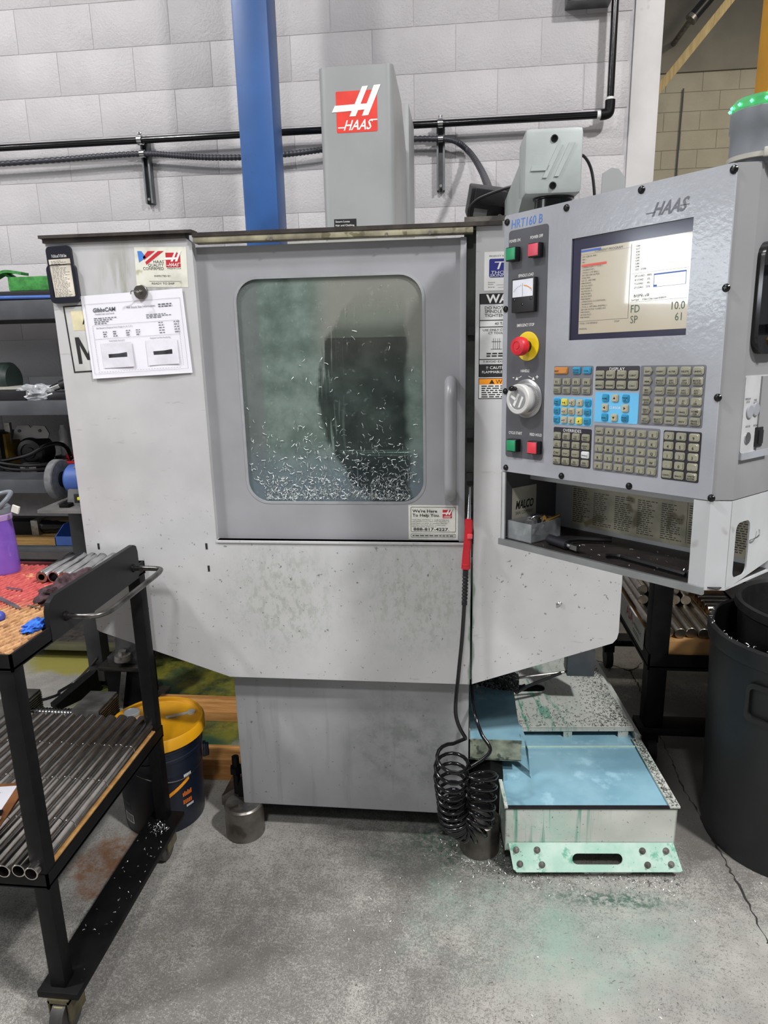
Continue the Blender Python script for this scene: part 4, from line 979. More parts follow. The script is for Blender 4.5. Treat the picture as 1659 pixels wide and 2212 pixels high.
hd = MB().prism(rrect(a[0]-.004, a[0]+.09, b[1], S(1650, 520)[1], .028, 6), 0, .012, M=SFR).build('pull_handle', M_gloss, pd)
MB().tube(spline([(a[0]+.03, b[1]+.04, .01), (a[0]+.03, b[1]+.045, .04), (a[0]+.03, b[1]+.09, .05), (a[0]+.03, b[1]+.13, .04), (a[0]+.03, b[1]+.135, .01)], 5), .009, 10, M=SFR).build('grip', M_gloss, hd)
q = S(1651, 737); MB().cyl((q[0], q[1], .010), (q[0], q[1], .018), .008, seg=6, M=SFR).build('brass_bolt', M_brass, hd)

# storage tray under the face
TB = -.700                                                     # tray floor
ts = [(0, -.002), (PW-.030, -.002), (PW, -.002), (PW+CH, -CH-.002), (PW+CH, -PD), (0, -PD)]
tray = MB()
th = .003
tray.prism([(0, -.002), (PW, -.002), (PW+CH, -CH-.002), (PW+CH, -PD), (0, -PD)], TB-.004, TB, M=XZ)
tray.box(0, th, TB, -PH-.002, -PD, -.002, M=PFR)                # left wall
tray.box(0, .011, TB, -PH-.002, -.006, -.002, M=PFR)            # left return
tray.box(0, PW+CH, TB, -PH-.002, -PD, -PD+th, M=PFR)            # back
tray.box(.004, PW-.03, -PH-.030, -PH-.002, -.10, -.097, M=PFR)  # hanging header inside
tray.box(PW-.030, PW, TB, -PH-.002, -.005, -.002, M=PFR)        # right post
ch = PFR @ Matrix.Translation((PW, 0, -.002)) @ Matrix.Rotation(R(45), 4, 'Y')
tray.box(0, CH*1.414, TB, -PH-.002, -th, 0, M=ch)
r0 = SFR
slot = rrect(.022, .075, TB+.012-0, -PH-.045, .014, 5)
tray.prism([(0, TB-.004), (PD-CH-.004, TB+.02), (PD-CH-.004, -PH-.002), (0, -PH-.002)], -th, 0, holes=[slot], M=SFR)
tr = tray.build('storage_tray', mat('tray_white', 'aeb0b2', .42, n=(6, .05), spots=(18, .66, '77776f', .5)), pd)
MB().box(-.002, PW, TB-.012, TB+.002, -.004, .004, M=PFR).build('tray_lip', mat('lip_steel', '8d9193', .3, .6), tr)
MB().box(.004, PW+CH-.004, TB+.0005, TB+.0025, -PD+.004, -.006, M=PFR).build('tray_mat', mat('oily_mat', '241f1e', .55, n=(30, .2), bump=(150, .2, .001)), tr)
MB().add([(th+.0005, TB+.004, -.006), (th+.0005, -PH-.004, -.006), (th+.0005, -PH-.004, -PD+.004), (th+.0005, TB+.004, -PD+.004)], [(0, 1, 2, 3)], PFR).build('inner_shade_sheet', mat('tray_shadow_grey', '4c4d52', .5), tr)  # dark sheet paints the tray's inside shade onto its left wall
cs = MB().box(.05, PW+.01, TB+.012, -PH-.040, -PD+th, -PD+th+.0008, M=PFR).build('code_chart', mat('stained_chart', 'b3ae97', .5, n=(12, .15), spots=(16, .58, '6b6040', .75)), tr)
k = MB(); z3 = -PD+th+.0012; yt = -PH-.044; yb = TB+.02
k.text('HAAS MILL G CODES', .055, yt-.008, .0075, z3, PFR, maxw=.07); k.text('HAAS MILL M CODES', .345, yt-.008, .0085, z3, PFR, maxw=.085)
for i in range(5): textlines(k, .055+.057*i, .105+.057*i, yt-.012-(.004 if i else 0), yb, 17, PFR, z3, .42, .5, .009)
for i in range(2): textlines(k, .345+.075*i, .41+.075*i, yt-.012, yb, 17, PFR, z3, .42, .5, .009)
k.rect(.3405, .3412, yb, yt, z3, PFR); k.build('chart_print', mat('faded_ink', '4a463c', .6), cs, smooth=False)

# swivel arm: casting with bolts and raised letter, collar, cables
yk = 1.60
A_ = PY(1139, 300, yk); B_ = PY(1250, 284, yk); C_ = PY(1254, 412, yk); D_ = PY(1141, 418, yk)
KFR = frame((A_+B_+C_+D_)/4+Vector((0, 0, .006)), (1, .02, 0), (0, -.02, 1))
kw_, kh_ = .118, .126
arm = MB().box(-kw_/2, kw_/2, -kh_/2, kh_/2, -.13, 0, M=KFR, bev=.010).build('arm_casting', M_lgrey, pd)
hull = MB()
f0 = [(-kw_/2+.004, -.045, -.03), (-kw_/2+.004, .03, -.03), (.03, .05, -.06), (.03, -.05, -.06)]
f1 = [(-kw_/2-.012, -.20, -.36), (-kw_/2-.012, -.02, -.36), (.05, .0, -.36), (.05, -.20, -.36)]
hull.add(f0+f1, [(0, 1, 2, 3), (7, 6, 5, 4), (0, 4, 5, 1), (1, 5, 6, 2), (2, 6, 7, 3), (3, 7, 4, 0)], KFR)
hull.build('arm_beam', M_lgrey, arm)
for v in (.042, -.047): MB().lathe([(.0075, 0), (.0075, .001), (.006, .003), (.004, .003), (.0035, .001), (0, .001)], 18, M=KFR @ Matrix.Translation((0, v, 0))).build('cap_bolt', M_gloss, arm)
k = MB()
for pts in ([(-.047, -.018), (-.012, -.018), (-.008, -.008), (-.043, -.008)], [(-.022, -.032), (-.013, -.032), (.017, .030), (.007, .030)], [(.002, -.030), (.011, -.030), (.042, .033), (.030, .033)]):
    k.prism(pts, 0, .0022, M=KFR)
k.build('raised_letter', M_lgrey, arm)
MB().lathe([(.036, -.085), (.040, -.08), (.040, -.006), (.044, -.004), (.044, .004)], 28, M=KFR @ Matrix.Translation((.01, -kh_/2, -.055)) @ Matrix.Rotation(-PI/2, 4, 'X')).build('swivel_collar', M_gloss, arm)
# beacon on the top right corner
bc = TL+PU*(PW-.015)+PN*(-.075); bc.z = 1.853
MBc = Matrix.Translation(bc)
d_ = ray(1650, 300); s_ = (bc-CAM).dot(PN)/d_.dot(PN); bp = CAM+d_*s_; bc = Vector((bp.x, bp.y, 1.852)); MBc = Matrix.Translation(bc)
top = (CAM+ray(1640, 222)*s_).z-1.852
be = MB().lathe([(.043, 0), (.043, .012), (.050, .016), (.050, top*.52), (.0525, top*.56), (.0525, top*.82), (.050, top*.84), (0, top*.84)], 40, M=MBc).build('signal_beacon', mat('beacon_grey', '6f7378', .45), pd)
t = NT('beacon_lens'); M_lens = t.fin(t.mix(t.ramp(t.noise(20), .4, .6), lin('6fae86'), lin('8cc39c')), .12, 0, **{'Transmission Weight': .75, 'Emission Color': (.02, .9, .2, 1), 'Emission Strength': .15})
MB().lathe([(.0515, top*.82), (.0515, top*.95), (.048, top*1.0), (0, top*1.0)], 40, M=MBc).build('lens', M_lens, be)
t = NT('green_led'); M_led = t.fin((.1, 1, .35), .3, 0, **{'Emission Color': (.06, 1.0, .28, 1), 'Emission Strength': 7})
for i in range(16):
    a_ = 2*PI*i/16; MB().lathe([(0, -.003), (.0028, 0), (0, .003)], 8, M=MBc @ Matrix.Translation((.0535*math.cos(a_), .0535*math.sin(a_), top*.90))).build('led', M_led, be)
MB().lathe([(.0505, top*.10), (.0525, top*.10), (.0525, top*.17), (.0505, top*.17)], 40, M=MBc).box(-.008, .008, -.056, -.048, top*.08, top*.22, M=MBc @ Matrix.Rotation(R(-10), 4, 'Z'), bev=.002).build('cable_tie', mat('tie_grey', '9c9a92', .5), be)
# cables at the arm
cbl = spline([KFR @ Vector(p) for p in ((.055, .02, -.08), (.075, .025, -.09), (.095, 0, -.10), (.105, -.05, -.10), (.108, -.11, -.10))], 8)
MB().tube(cbl, .0032, 8).build('cable', M_black, arm)

# loose things in the tray
def on_tray(u, dpt, h=0.0): return PFR @ Vector((u, TB+.0025+h, -dpt))
cfr = frame(PFR @ Vector((th+.0012, TB+.03, -.035)), PFR.to_3x3() @ Vector((0, 0, -1)), PFR.to_3x3() @ Vector((0, 1, 0)))
cd_ = tag(MB().box(0, .085, 0, .085, 0, .0006, M=cfr).build('business_card', mat('card_grey', 'b4b2a4', .6)), 'grey business card reading MALCO on the wall of the pendant tray', 'card')
MB().text('MALCO', .012, .034, .019, .0009, cfr, shear=.15, maxw=.062, bold=.03).text('SAW COMPANY', .012, .020, .008, .0009, cfr, maxw=.062).build('card_print', M_ink, cd_, smooth=False)
# clear bin with fittings
bx = Matrix.Translation((0, 0, 0)); b0 = .012; b1 = .082; z0_, z1_ = -.012, -.115
bn = MB()
FB = PFR @ Matrix.Translation((0, TB+.003, 0))
for args in ((b0, b1, 0, .002, z1_, z0_), (b0, b0+.0015, 0, .042, z1_, z0_), (b1-.0015, b1, 0, .042, z1_, z0_), (b0, b1, 0, .042, z0_-.0015, z0_), (b0, b1, 0, .042, z1_, z1_+.0015)): bn.box(*args, M=FB)
t = NT('smoky_clear_plastic'); M_clear = t.fin(t.mix(t.ramp(t.noise(30), .3, .7), lin('8a8f92'), lin('a7acae')), .2, 0, Alpha=.45)
bn_ = tag(bn.build('parts_bin', M_clear), 'small clear plastic bin of fittings in the pendant tray', 'bin')
def loose(name, mb, m, lab, cat, group=None): return tag(mb.build(name, m), lab, cat, group)
bf = FB @ Matrix.Translation((.050, .038, -.055)) @ Matrix.Rotation(R(25), 4, 'Y')
bl = thing('hex_bolt', 'large hex head bolt lying in the clear parts bin', 'bolt', tuple(bf.translation))
MB().cyl((0, 0, .015), (0, 0, .028), .012, seg=6, M=bf).build('bolt_head', M_steel, bl); MB().cyl((0, 0, .013), (0, 0, .015), .0145, seg=20, M=bf).build('washer', M_steel, bl); MB().cyl((0, 0, -.05), (0, 0, .015), .0065, seg=14, M=bf).build('shank', M_dsteel, bl)
loose('wire_loop', MB().tube(spline([FB @ Vector(p) for p in ((.052, .03, -.03), (.06, .052, -.045), (.072, .05, -.06), (.078, .025, -.045), (.068, .012, -.03))], 8), .0016, 6), M_steel, 'thin wire loop over the edge of the clear parts bin', 'wire')
loose('brass_fitting', MB().cyl((.062, .036, -.085), (.082, .050, -.11), .0055, .003, 10, M=FB), M_brass, 'thin brass fitting standing up in the clear parts bin', 'fitting')
loose('brass_fitting', MB().cyl((.045, .035, -.095), (.052, .044, -.10), .009, .007, 6, M=FB), M_brass, 'short hex brass fitting at the back of the clear parts bin', 'fitting')
for i in range(6):
    loose('loose_nut', MB().cyl((.022+.012*(i % 4), .006+.01*(i//3), -.03-.016*i), (.024+.012*(i % 4), .018+.01*(i//3), -.034-.016*i), .006, seg=6, M=FB), M_dsteel, 'small steel nut in the clear parts bin', 'nut', 'nuts in the clear parts bin')
# T-handled driver
tk = thing('socket_driver', 'black handled socket driver with a bright square tip on the tray mat', 'tool', tuple(on_tray(.12, .06)))
p0 = on_tray(.112, .038, .012); p1 = on_tray(.178, .022, .012)
dd = (p1-p0).normalized()
MB().cyl(p0, p0+dd*.062, .0105, seg=18).build('handle', mat('gunmetal', '33343a', .3, .6), tk)
MB().cyl(p0-dd*.003, p0, .0085, .0095, seg=18).build('end_cap', M_steel, tk)
MB().cyl(p0+dd*.060, p0+dd*.075, .0065, seg=14).cyl(p0+dd*.074, p0+dd*.096, .0072, seg=4).build('drive_tip', M_steel, tk)
MB().tube([p0+dd*.02, on_tray(.15, .09, .010), on_tray(.205, .135, .010)], .006, 8).build('cross_bar', M_black, tk)
hk = spline([on_tray(.262, .030, .006), on_tray(.272, .040, .006), on_tray(.285, .045, .006), on_tray(.30, .043, .006), on_tray(.36, .036, .006), on_tray(.435, .026, .006)], 6)
tag(MB().tube(hk, .0048, 6).build('hex_key', mat('black_oxide', '1d1d20', .25, .6)), 'long black hex key lying on the tray mat', 'hex key')
stuff(tag(chip_mesh([(on_tray(random.uniform(.1, .46), random.uniform(.01, .15)), (0, 0, 1)) for _ in range(40)], (.003, .008)).build('tray_chips', M_chip, smooth=False), 'bright metal chips scattered on the tray mat', 'metal chips'))
hw = [SFR @ Vector(p) for p in ((.078, -PH-.085, 0), (.080, -PH-.082, .006), (.098, -PH-.078, .007), (.104, -PH-.068, .004))]
MB().tube(spline(hw, 5), .0012, 6).build('wire_hook', M_steel, tr)
# ------------------------------------------------------------------ things hung on the machine
def part_sheet(name, corners, m, Y, th):
    P = [PY(x, y, Y) for x, y in corners]
    U = ((P[1]-P[0])+(P[2]-P[3])); V = ((P[0]-P[3])+(P[1]-P[2])); w, h = U.length/2, V.length/2; O = (P[0]+P[1]+P[2]+P[3])/4
    fr = frame(O, U, V) @ Matrix.Translation((-w/2, -h/2, 0)); return fr, w, h
fr, w, h = part_sheet('x', ((170, 639), (392, 624), (417, 804), (205.5, 819)), None, YF-.004, .002)
ps = thing('setup_sheet', 'white printed setup sheet held on the machine panel by a magnetic hook', 'paper', tuple(fr @ Vector((w/2, 0, 0))))
bm = bmesh.new(); nx, ny = 16, 12
grid = [[bm.verts.new((w*i/nx, h*j/ny, -.0005+.004*(1-j/ny)**2*(.6+.4*math.sin(i*.7)))) for j in range(ny+1)] for i in range(nx+1)]
for i in range(nx):
    for j in range(ny): bm.faces.new((grid[i][j], grid[i+1][j], grid[i+1][j+1], grid[i][j+1]))
MB().bm(bm, fr).build('sheet', M_paper, ps)
def zc(y): return .0042*(1-y/h)**2+.0006
k = MB()
def bl_(x0, x1, y0, y1):
    n = 5
    for i in range(n):
        a_, b_ = x0+(x1-x0)*i/n, x0+(x1-x0)*(i+1)/n
        k.add([(a_*w, y0*h, zc(y0*h)), (b_*w, y0*h, zc(y0*h)), (b_*w, y1*h, zc(y1*h)), (a_*w, y1*h, zc(y1*h))], [(0, 1, 2, 3)], fr)
for x0, x1, y0, y1 in ((.03, .97, .895, .897), (.03, .97, .055, .057), (.03, .032, .055, .897), (.968, .97, .055, .897)): bl_(x0, x1, y0, y1)
k.text('GibbsCAM', .10*w, .80*h, .046*h, zc(.8*h), fr, shear=.15, maxw=.24*w, bold=.03)
k.text('Powerfully Simple, Simply Powerful', .12*w, .765*h, .018*h, zc(.76*h), fr, maxw=.19*w)
k.text('Mill Stock Size Information', .44*w, .815*h, .026*h, zc(.8*h), fr, maxw=.28*w)
k.text('Size Based on Distance From Origin in ( X, Y, Z )', .11*w, .60*h, .018*h, zc(.6*h), fr, maxw=.36*w)
k.text('Stock Body Geometry', .22*w, .44*h, .016*h, zc(.44*h), fr); k.text('Finished Cut Part Rendering', .63*w, .44*h, .016*h, zc(.44*h), fr)
textlines(k, .10*w, .34*w, .735*h, .65*h, 4, fr, zc(.68*h), .38, .5, .008)
textlines(k, .62*w, .90*w, .735*h, .68*h, 3, fr, zc(.7*h), .38, .5, .008)
textlines(k, .75*w, .92*w, .85*h, .80*h, 2, fr, zc(.82*h), .45, .4, .008)
for c_ in (.17, .27, .40, .50): textlines(k, c_*w, (c_+.045)*w, .57*h, .49*h, 3, fr, zc(.5*h), .35, .3, .008)
for c_ in (.73, .88): textlines(k, c_*w, (c_+.06)*w, .64*h, .49*h, 5, fr, zc(.55*h), .28, .3, .008)
for i in range(30): bl_(.07+.028*i, .085+.028*i, .075, .078)
for x_ in (.075, .925):
    for i in range(26): bl_(x_, x_+.003, .10+.021*i, .112+.021*i)
for y_ in (.475, .64): bl_(.08, .93, y_, y_+.002)
k.build('print', M_inkg, ps, smooth=False)
for cx_, rows in ((.285, 5), (.735, 5)):
    kk = MB()
    pts = [(-.09, -.032), (.085, -.042), (.095, -.035), (.098, .035), (.09, .040), (.02, .030), (-.04, .028), (-.09, .028)]
    kk.add([((cx_+a_)*w, (.26+b_)*h, zc(.26*h)+.0003) for a_, b_ in pts], [tuple(range(len(pts)))], fr); kk.build('part_picture', mat('print_black', '2c2b2e', .7, n=(60, .4)), ps, smooth=False)
    MB().add([((cx_-.155)*w, .12*h, zc(.12*h)+.0001), ((cx_+.155)*w, .12*h, zc(.12*h)+.0001), ((cx_+.155)*w, .42*h, zc(.42*h)+.0001), ((cx_-.155)*w, .42*h, zc(.42*h)+.0001)], [(0, 1, 2, 3)], fr).build('picture_field', mat('print_pale', 'cfced6', .7), ps, smooth=False)
p = PY(305, 631, YF-.006)
mg = thing('magnetic_hook', 'round steel magnetic hook holding the setup sheet', 'magnet', tuple(p))
mf = frame((p.x, YF-.003, p.z), (1, 0, 0), (0, 0, 1))
MB().lathe([(.0185, 0), (.019, .002), (.019, .008), (.0175, .009), (.006, .009), (.005, .012), (0, .012)], 30, M=mf).build('magnet', mat('nickel', '8c8880', .3, 1.0), mg)
MB().tube(spline([mf @ Vector(q) for q in ((0, 0, .010), (0, 0, .022), (-.006, .002, .028), (-.016, .001, .028), (-.019, -.006, .026))], 6), .0018, 8).build('hook', M_steel, mg)
# chart holder
fr, w, h = part_sheet('x', ((103, 533), (157, 531), (170, 651), (117, 656)), None, YF-.001, 0)
ch_ = thing('chart_holder', 'black plastic holder with a stained drill chart at the panel corner', 'holder', tuple(fr @ Vector((w/2, 0, 0))))
MB().prism(rrect(0, w, 0, h, .012, 6), 0, .008, M=fr).prism(rrect(-.005, w+.006, -.002, h*.68, .014, 6), 0, .011, M=fr, holes=[rrect(.006, w-.004, .014, h*.68-.001, .004, 4)]).build('case', mat('navy_black_plastic', '1c1d26', .3), ch_)
cardp = [(.12*w, .10*h), (.2*w, .075*h), (.85*w, .075*h), (.93*w, .10*h), (.92*w, .77*h), (.07*w, .77*h)]
cp = MB().prism(cardp, .008, .0090, M=fr).build('chart_card', mat('stained_card', 'c9c2b4', .6, n=(18, .1), spots=(30, .62, '9a8a6c', .6)), ch_)
k = MB(); textlines(k, .15*w, .86*w, .75*h, .10*h, 26, fr, .0093, .3, .55, .007); k.build('card_print', M_inkg, cp, smooth=False)
MB().text('Tr Drills and Tr Drills Sizes', .2*w, .80*h, .008, .0083, fr, maxw=.6*w).build('case_print', M_white, ch_, smooth=False)
# black control box on top of the enclosure
a = PY(1003, 480, 1.98); q0 = 1.883
cb = thing('lamp_transformer', 'black plastic transformer box with a cable on top of the enclosure', 'box', (a.x+.06, 2.0, q0))
MB().box(a.x, a.x+.135, 1.93, 2.10, 1.868, q0+.012).build('shelf_bracket', mat('dirty_strip', '55514c', .5, n=(20, .2)), cb)
cm = frame((a.x+.065, 2.0, q0+.055), (1, .12, -.14), (.14, -.35, 1))
MB().box(-.055, .06, -.04, .035, -.05, .03, M=cm, bev=.005).box(-.045, .055, .0, .038, .02, .045, M=cm, bev=.004).build('case', M_black, cb)
MB().rect(-.04, -.005, -.032, -.012, .0305, cm).build('rating_label', mat('label_silver', '77787a', .4), cb)
MB().lathe([(.007, 0), (.007, .003), (.003, .003)], 14, M=cm @ Matrix.Translation((.03, -.025, .03))).build('socket', M_steel, cb)
MB().tube(spline([PY(1012, 470, 1.97), PY(1014, 450, 1.96), PY(1030, 432, 1.95), PY(1060, 418, 1.93), PY(1102, 404, 1.9), PY(1140, 398, 1.88)], 8), .004, 8).build('cable', M_black, cb)
MB().box(.035, .062, -.03, .04, -.02, .036, M=cm, bev=.004).build('end_bracket', M_blackp, cb)

# ------------------------------------------------------------------ air gun and coiled hose
YA = 1.845
ag = thing('air_gun', 'red air blow gun with a coiled black hose hanging at the door edge', 'air gun', tuple(PY(1008, 1230, YA)))
n0, n1 = PY(1015, 1052, YA+.02), PY(1013, 1122, YA)
MB().cyl(n0, n1, .0028, .0055, 12).build('nozzle', M_steel, ag)
g0, g1 = PY(1013, 1120, YA), PY(1006, 1230, YA); gd = (g1-g0)
axs = frame(g0, gd.cross(Vector((0, 1, 0))), gd*-1)
gl_ = gd.length
outl = [(-.010, 0), (-.0105, -.03), (-.010, -.06), (-.0115, -.10), (-.0125, -gl_+.012), (-.0125, -gl_), (.0125, -gl_), (.0125, -gl_+.012), (.0095, -.10), (.011, -.055), (.012, -.02), (.008, 0)]
if axs.to_3x3().col[0].x < 0: outl = [(-x, y) for x, y in outl][::-1]
b_ = bmesh.new(); vs = [b_.verts.new((x, y, -.010)) for x, y in outl]; f_ = b_.faces.new(vs)
ex = bmesh.ops.extrude_face_region(b_, geom=[f_]); bmesh.ops.translate(b_, vec=(0, 0, .020), verts=[e for e in ex['geom'] if isinstance(e, bmesh.types.BMVert)])
bmesh.ops.recalc_face_normals(b_, faces=b_.faces[:]); bmesh.ops.bevel(b_, geom=b_.edges[:], offset=.0035, segments=2, affect='EDGES')
MB().bm(b_, axs).build('body', M_red, ag)
tp = PY(1015, 1158, YA-.012)
MB().box(-.007, .007, -.008, .004, -.006, .006, M=Matrix.Translation(tp), bev=.002).build('button', mat('red_trigger', 'd8525a', .35), ag)
MB().tube([PY(1020, 1125, YA+.004), PY(1022, 1150, YA+.003), PY(1021, 1175, YA+.004)], .0022, 8).build('hanging_lever', M_black, ag)
MB().lathe([(.0128, 0), (.0128, .0015)], 20, M=frame(g1-gd*.12, (1, 0, 0), (0, -1, 0))).build('band', M_redp, ag)
s0, s1 = PY(1006, 1231, YA), PY(1003, 1306, YA); N = 40
sp = [s0.lerp(s1, i/N) for i in range(N+1)]
MB().tube(sp, [.0065+(.0022 if (i//2) % 2 == 0 and 6 < i < 36 else 0)+(.0015 if i <= 6 or i >= 36 else 0) for i in range(N+1)], 12).build('strain_relief', M_rubber, ag, ang=60)
YHs = 1.805
lead = spline([PY(1003, 1304, YA), PY(998, 1380, YA-.005), PY(990, 1460, YA-.02), PY(984, 1530, YHs), PY(990, 1565, YHs), PY(1006, 1595, YHs)], 8)
cen = spline([PY(979, 1625, YHs), PY(974, 1680, YHs), PY(976, 1735, YHs), PY(990, 1775, YHs), PY(1012, 1785, YHs), PY(1030, 1768, YHs), PY(1040, 1725, YHs), PY(1038, 1665, YHs)], 12)
# re-sample with loops crowding towards the bottom of the hang
cum = [0]
for i in range(1, len(cen)): cum.append(cum[-1]+(cen[i]-cen[i-1]).length)
tot = cum[-1]
def at_(s_):
    s_ = max(0, min(tot, s_))
    for i in range(1, len(cum)):
        if cum[i] >= s_: return cen[i-1].lerp(cen[i], (s_-cum[i-1])/(cum[i]-cum[i-1]+1e-9)), (cen[i]-cen[i-1]).normalized()
    return cen[-1], (cen[-1]-cen[-2]).normalized()
coil = []; NL = 22; SEG = 16
for i in range(NL*SEG+1):
    f = i/(NL*SEG); g_ = f-.11*math.sin(2*PI*f)*-1*.9
    c_, d_ = at_(tot*g_)
    n_ = Vector((0, 1, 0)); e_ = d_.cross(n_).normalized(); tt = 2*PI*i/SEG
    r_ = .044+.004*math.sin(i*.9/SEG)
    coil.append(c_+e_*r_*math.cos(tt)+(n_*.85+d_*-.18).normalized()*r_*math.sin(tt))
tail = spline([coil[-1], PY(1058, 1625, YHs+.02), PY(1040, 1585, YHs+.05), PY(1025, 1540, YHs+.09), PY(1020, 1495, 1.98), PY(1019, 1470, 2.02)], 8)
MB().tube(lead+coil[4:]+tail[1:], .0056, 8).build('coiled_hose', M_gloss, ag, ang=60)

# ------------------------------------------------------------------ coolant tank
def tank_mat():
    t = NT('coolant_stained_white'); x, y, z = t.sep()
    c = t.mix(t.ramp(t.noise(6, 4), .3, .7), lin('a9aca5'), lin('bcbeb8'))
    g = t.ramp(t.noise(4.5, 5, .65), .46, .66)
    c = t.mix(t.mul(t.mul(g, t.ramp(z, .30, .10)), .65), c, lin('86b8a4'))
    drip = t.mul(t.ramp(t.noise(26, 3, .6, t.scaled((2.2, .4, .10))), .50, .64), t.ramp(t.dist((.25, 1.85, .22), (3.0, 0, 3.4)), .85, .2))
    c = t.mix(t.mul(drip, .9), c, lin('3f8a74'))
    c = t.mix(t.mul(t.ramp(t.noise(120, 2), .66, .70), .7), c, lin('3c3f3b'))
    c = t.mix(t.mul(t.ramp(t.noise(30, 4, .7), .62, .72), .5), c, lin('5d635b'))
    t.bump(t.noise(90, 3), .12, .002)
    return t.fin(c, .42, 0)
M_tank = tank_mat()
def mint():
    t = NT('coolant_mint_plate')
    c = t.mix(t.ramp(t.noise(9, 5, .65), .35, .65), lin('9dbfb0'), lin('b6ccc0')); c = t.mix(t.mul(t.ramp(t.noise(22, 4, .7), .58, .7), .7), c, lin('2f9476'))
    c = t.mix(t.mul(t.ramp(t.noise(110, 2), .68, .72), .7), c, lin('3a403c'))
    return t.fin(c, .4, 0)
def coolant():
    t = NT('milky_blue_coolant')
    c = t.mix(t.ramp(t.noise(5, 4, .6), .3, .7), lin('6d95a6'), lin('82a9b8')); c = t.mix(t.mul(t.ramp(t.noise(11, 4, .6), .56, .72), .5), c, lin('a5c8d4'))
    t.bump(t.noise(5, 2), .05, .01)
    return t.fin(c, .10, 0)
M_cool = coolant(); M_mint = mint()
TX0, TX1, TYF, TZ = .145, .655, 1.85, .222
tk = thing('coolant_tank', 'low white coolant tank of milky blue fluid pulled out from under the machine', 'tank', ((TX0+TX1)/2, 2.2, 0))
TYM, TYB = 2.21, 2.86                                       # end of the open part, end of the tank
zb_ = .072; wl_ = .004
body = MB()
body.box(TX0, TX1, TYF, TYF+wl_, zb_, TZ).box(TX0, TX0+wl_, TYF, TYB, zb_, TZ+.002).box(TX1-wl_, TX1, TYF, TYB, zb_, TZ+.002)
body.box(TX0, TX1, TYF, TYB, zb_, zb_+wl_).box(TX0, TX1, TYB-wl_, TYB, zb_, TZ)
body.build('tank_body', M_tank, tk)
MB().box(TX1-.024, TX1+.006, TYF-.004, TYM, TZ, TZ+.006).box(TX1-.012, TX1+.006, TYM, TYB, TZ, TZ+.02).build('side_rim', M_tank, tk)
MB().box(TX0-.004, TX0+.006, TYF-.004, TYM, TZ, TZ+.006).build('side_rim', M_tank, tk)
MB().box(TX0, TX1, TYF-.003, TYF+.010, TZ-.004, TZ+.0008).build('front_rim', M_rubber, tk)
MB().box(TX0+wl_, TX1-wl_, TYF+wl_, TYM+.25, TZ-.03, TZ-.0015).build('coolant', M_cool, tk)
dk = MB().prism([(TX0-.02, TYM+.02), (TX1-.012, TYM+.02), (TX1-.012, TYB), (TX0-.02, TYB)], TZ+.030, TZ+.034, holes=[rrect(.25, .39, 2.49, 2.55, .028, 6)], M=Matrix()).build('deck_lid', M_tank, tk)
MB().box(TX0-.02, TX1-.012, TYM+.018, TYM+.022, TZ+.022, TZ+.034).build('lid_lip', M_tank, tk)
for x0_, x1_ in ((.145, .17), (.20, .235), (.40, .43), (.59, .625)): MB().box(x0_, x1_, TYM+.02, TYM+.026, TZ-.01, TZ+.024).build('baffle_post', M_tank, tk)
MB().box(TX0, TX1-.01, TYM+.10, TYM+.104, TZ-.02, TZ+.02).build('baffle', M_tank, tk)
MB().box(TX0+.006, TX1-.01, TYM-.045, TYM-.041, TZ-.02, TZ+.003).build('weir', M_mint, tk)
# sloping front flange with slot and bolts
FFR = frame((0, TYF-.003, zb_+.03), (1, 0, 0), (0, .42, 1))
fx0 = TX0+.010; fx1 = TX1+.006
slot = rrect(.345, .495, -.062, -.030, .016, 6)
MB().prism([(fx0, .0), (fx0+.012, -.075), (fx0+.022, -.084), (fx1+.002, -.082), (fx1+.010, -.078), (fx1-.012, .0)], 0, .004, holes=[slot], M=FFR).build('front_flange', M_mint, tk)
for x_, y_ in ((fx0+.022, -.020), (fx0+.085, -.020), (fx0+.032, -.060), (fx0+.098, -.062), (.555, -.022), (.625, -.022), (.568, -.062), (.638, -.060)):
    MB().lathe([(.010, 0), (.010, .0015)], 18, M=FFR @ Matrix.Translation((x_, y_, .004))).cyl((0, 0, .0015), (0, 0, .007), .0065, seg=6, M=FFR @ Matrix.Translation((x_, y_, .004))).cyl((0, 0, .007), (0, 0, .013), .0035, seg=10, M=FFR @ Matrix.Translation((x_, y_, .004))).build('flange_bolt', M_dsteel, tk)
for x_ in (.235, .585):
    for y_ in (TYF+.05, 2.7):
        MB().cyl((x_-.014, y_, .033), (x_+.014, y_, .033), .033, seg=20).build('caster_wheel', M_rubber, tk); MB().box(x_-.02, x_+.02, y_-.02, y_+.02, .055, zb_).build('caster_fork', M_dsteel, tk)
# chip chute with its own pool, spilling over into the tank
p = PY(1019, 1597, 2.0); q_ = PY(1127, 1597, 2.0); pb = PY(1070, 1641, 2.0)
ct = thing('chip_chute', 'stained chip chute brimming with blue coolant beside the machine base', 'chute', ((p.x+q_.x)/2, 2.1, .1))
cx0, cx1 = .032, q_.x; ctz = p.z; cbz = pb.z
c1 = MB().box(cx0, cx1, 2.0, 2.004, cbz, ctz).box(cx0, cx1, 2.0, 2.36, cbz-.002, cbz+.002).box(cx1-.004, cx1, 2.05, 2.36, cbz, ctz-.012).box(cx0, cx0+.003, 2.0, 2.36, cbz, ctz+.03)
c1.build('chute_body', mat('chute_grime', '7f8676', .5, n=(20, .25), spots=(28, .56, '2e3a31', .8)), ct)
MB().box(cx0+.003, cx1-.003, 2.004, 2.36, ctz-.012, ctz-.0015).build('coolant', M_cool, ct)
for sx_ in (cx0+.014, cx0+.055): MB().box(sx_-.012, sx_+.012, 2.2, 2.225, .0, cbz).build('leg', M_dsteel, ct)
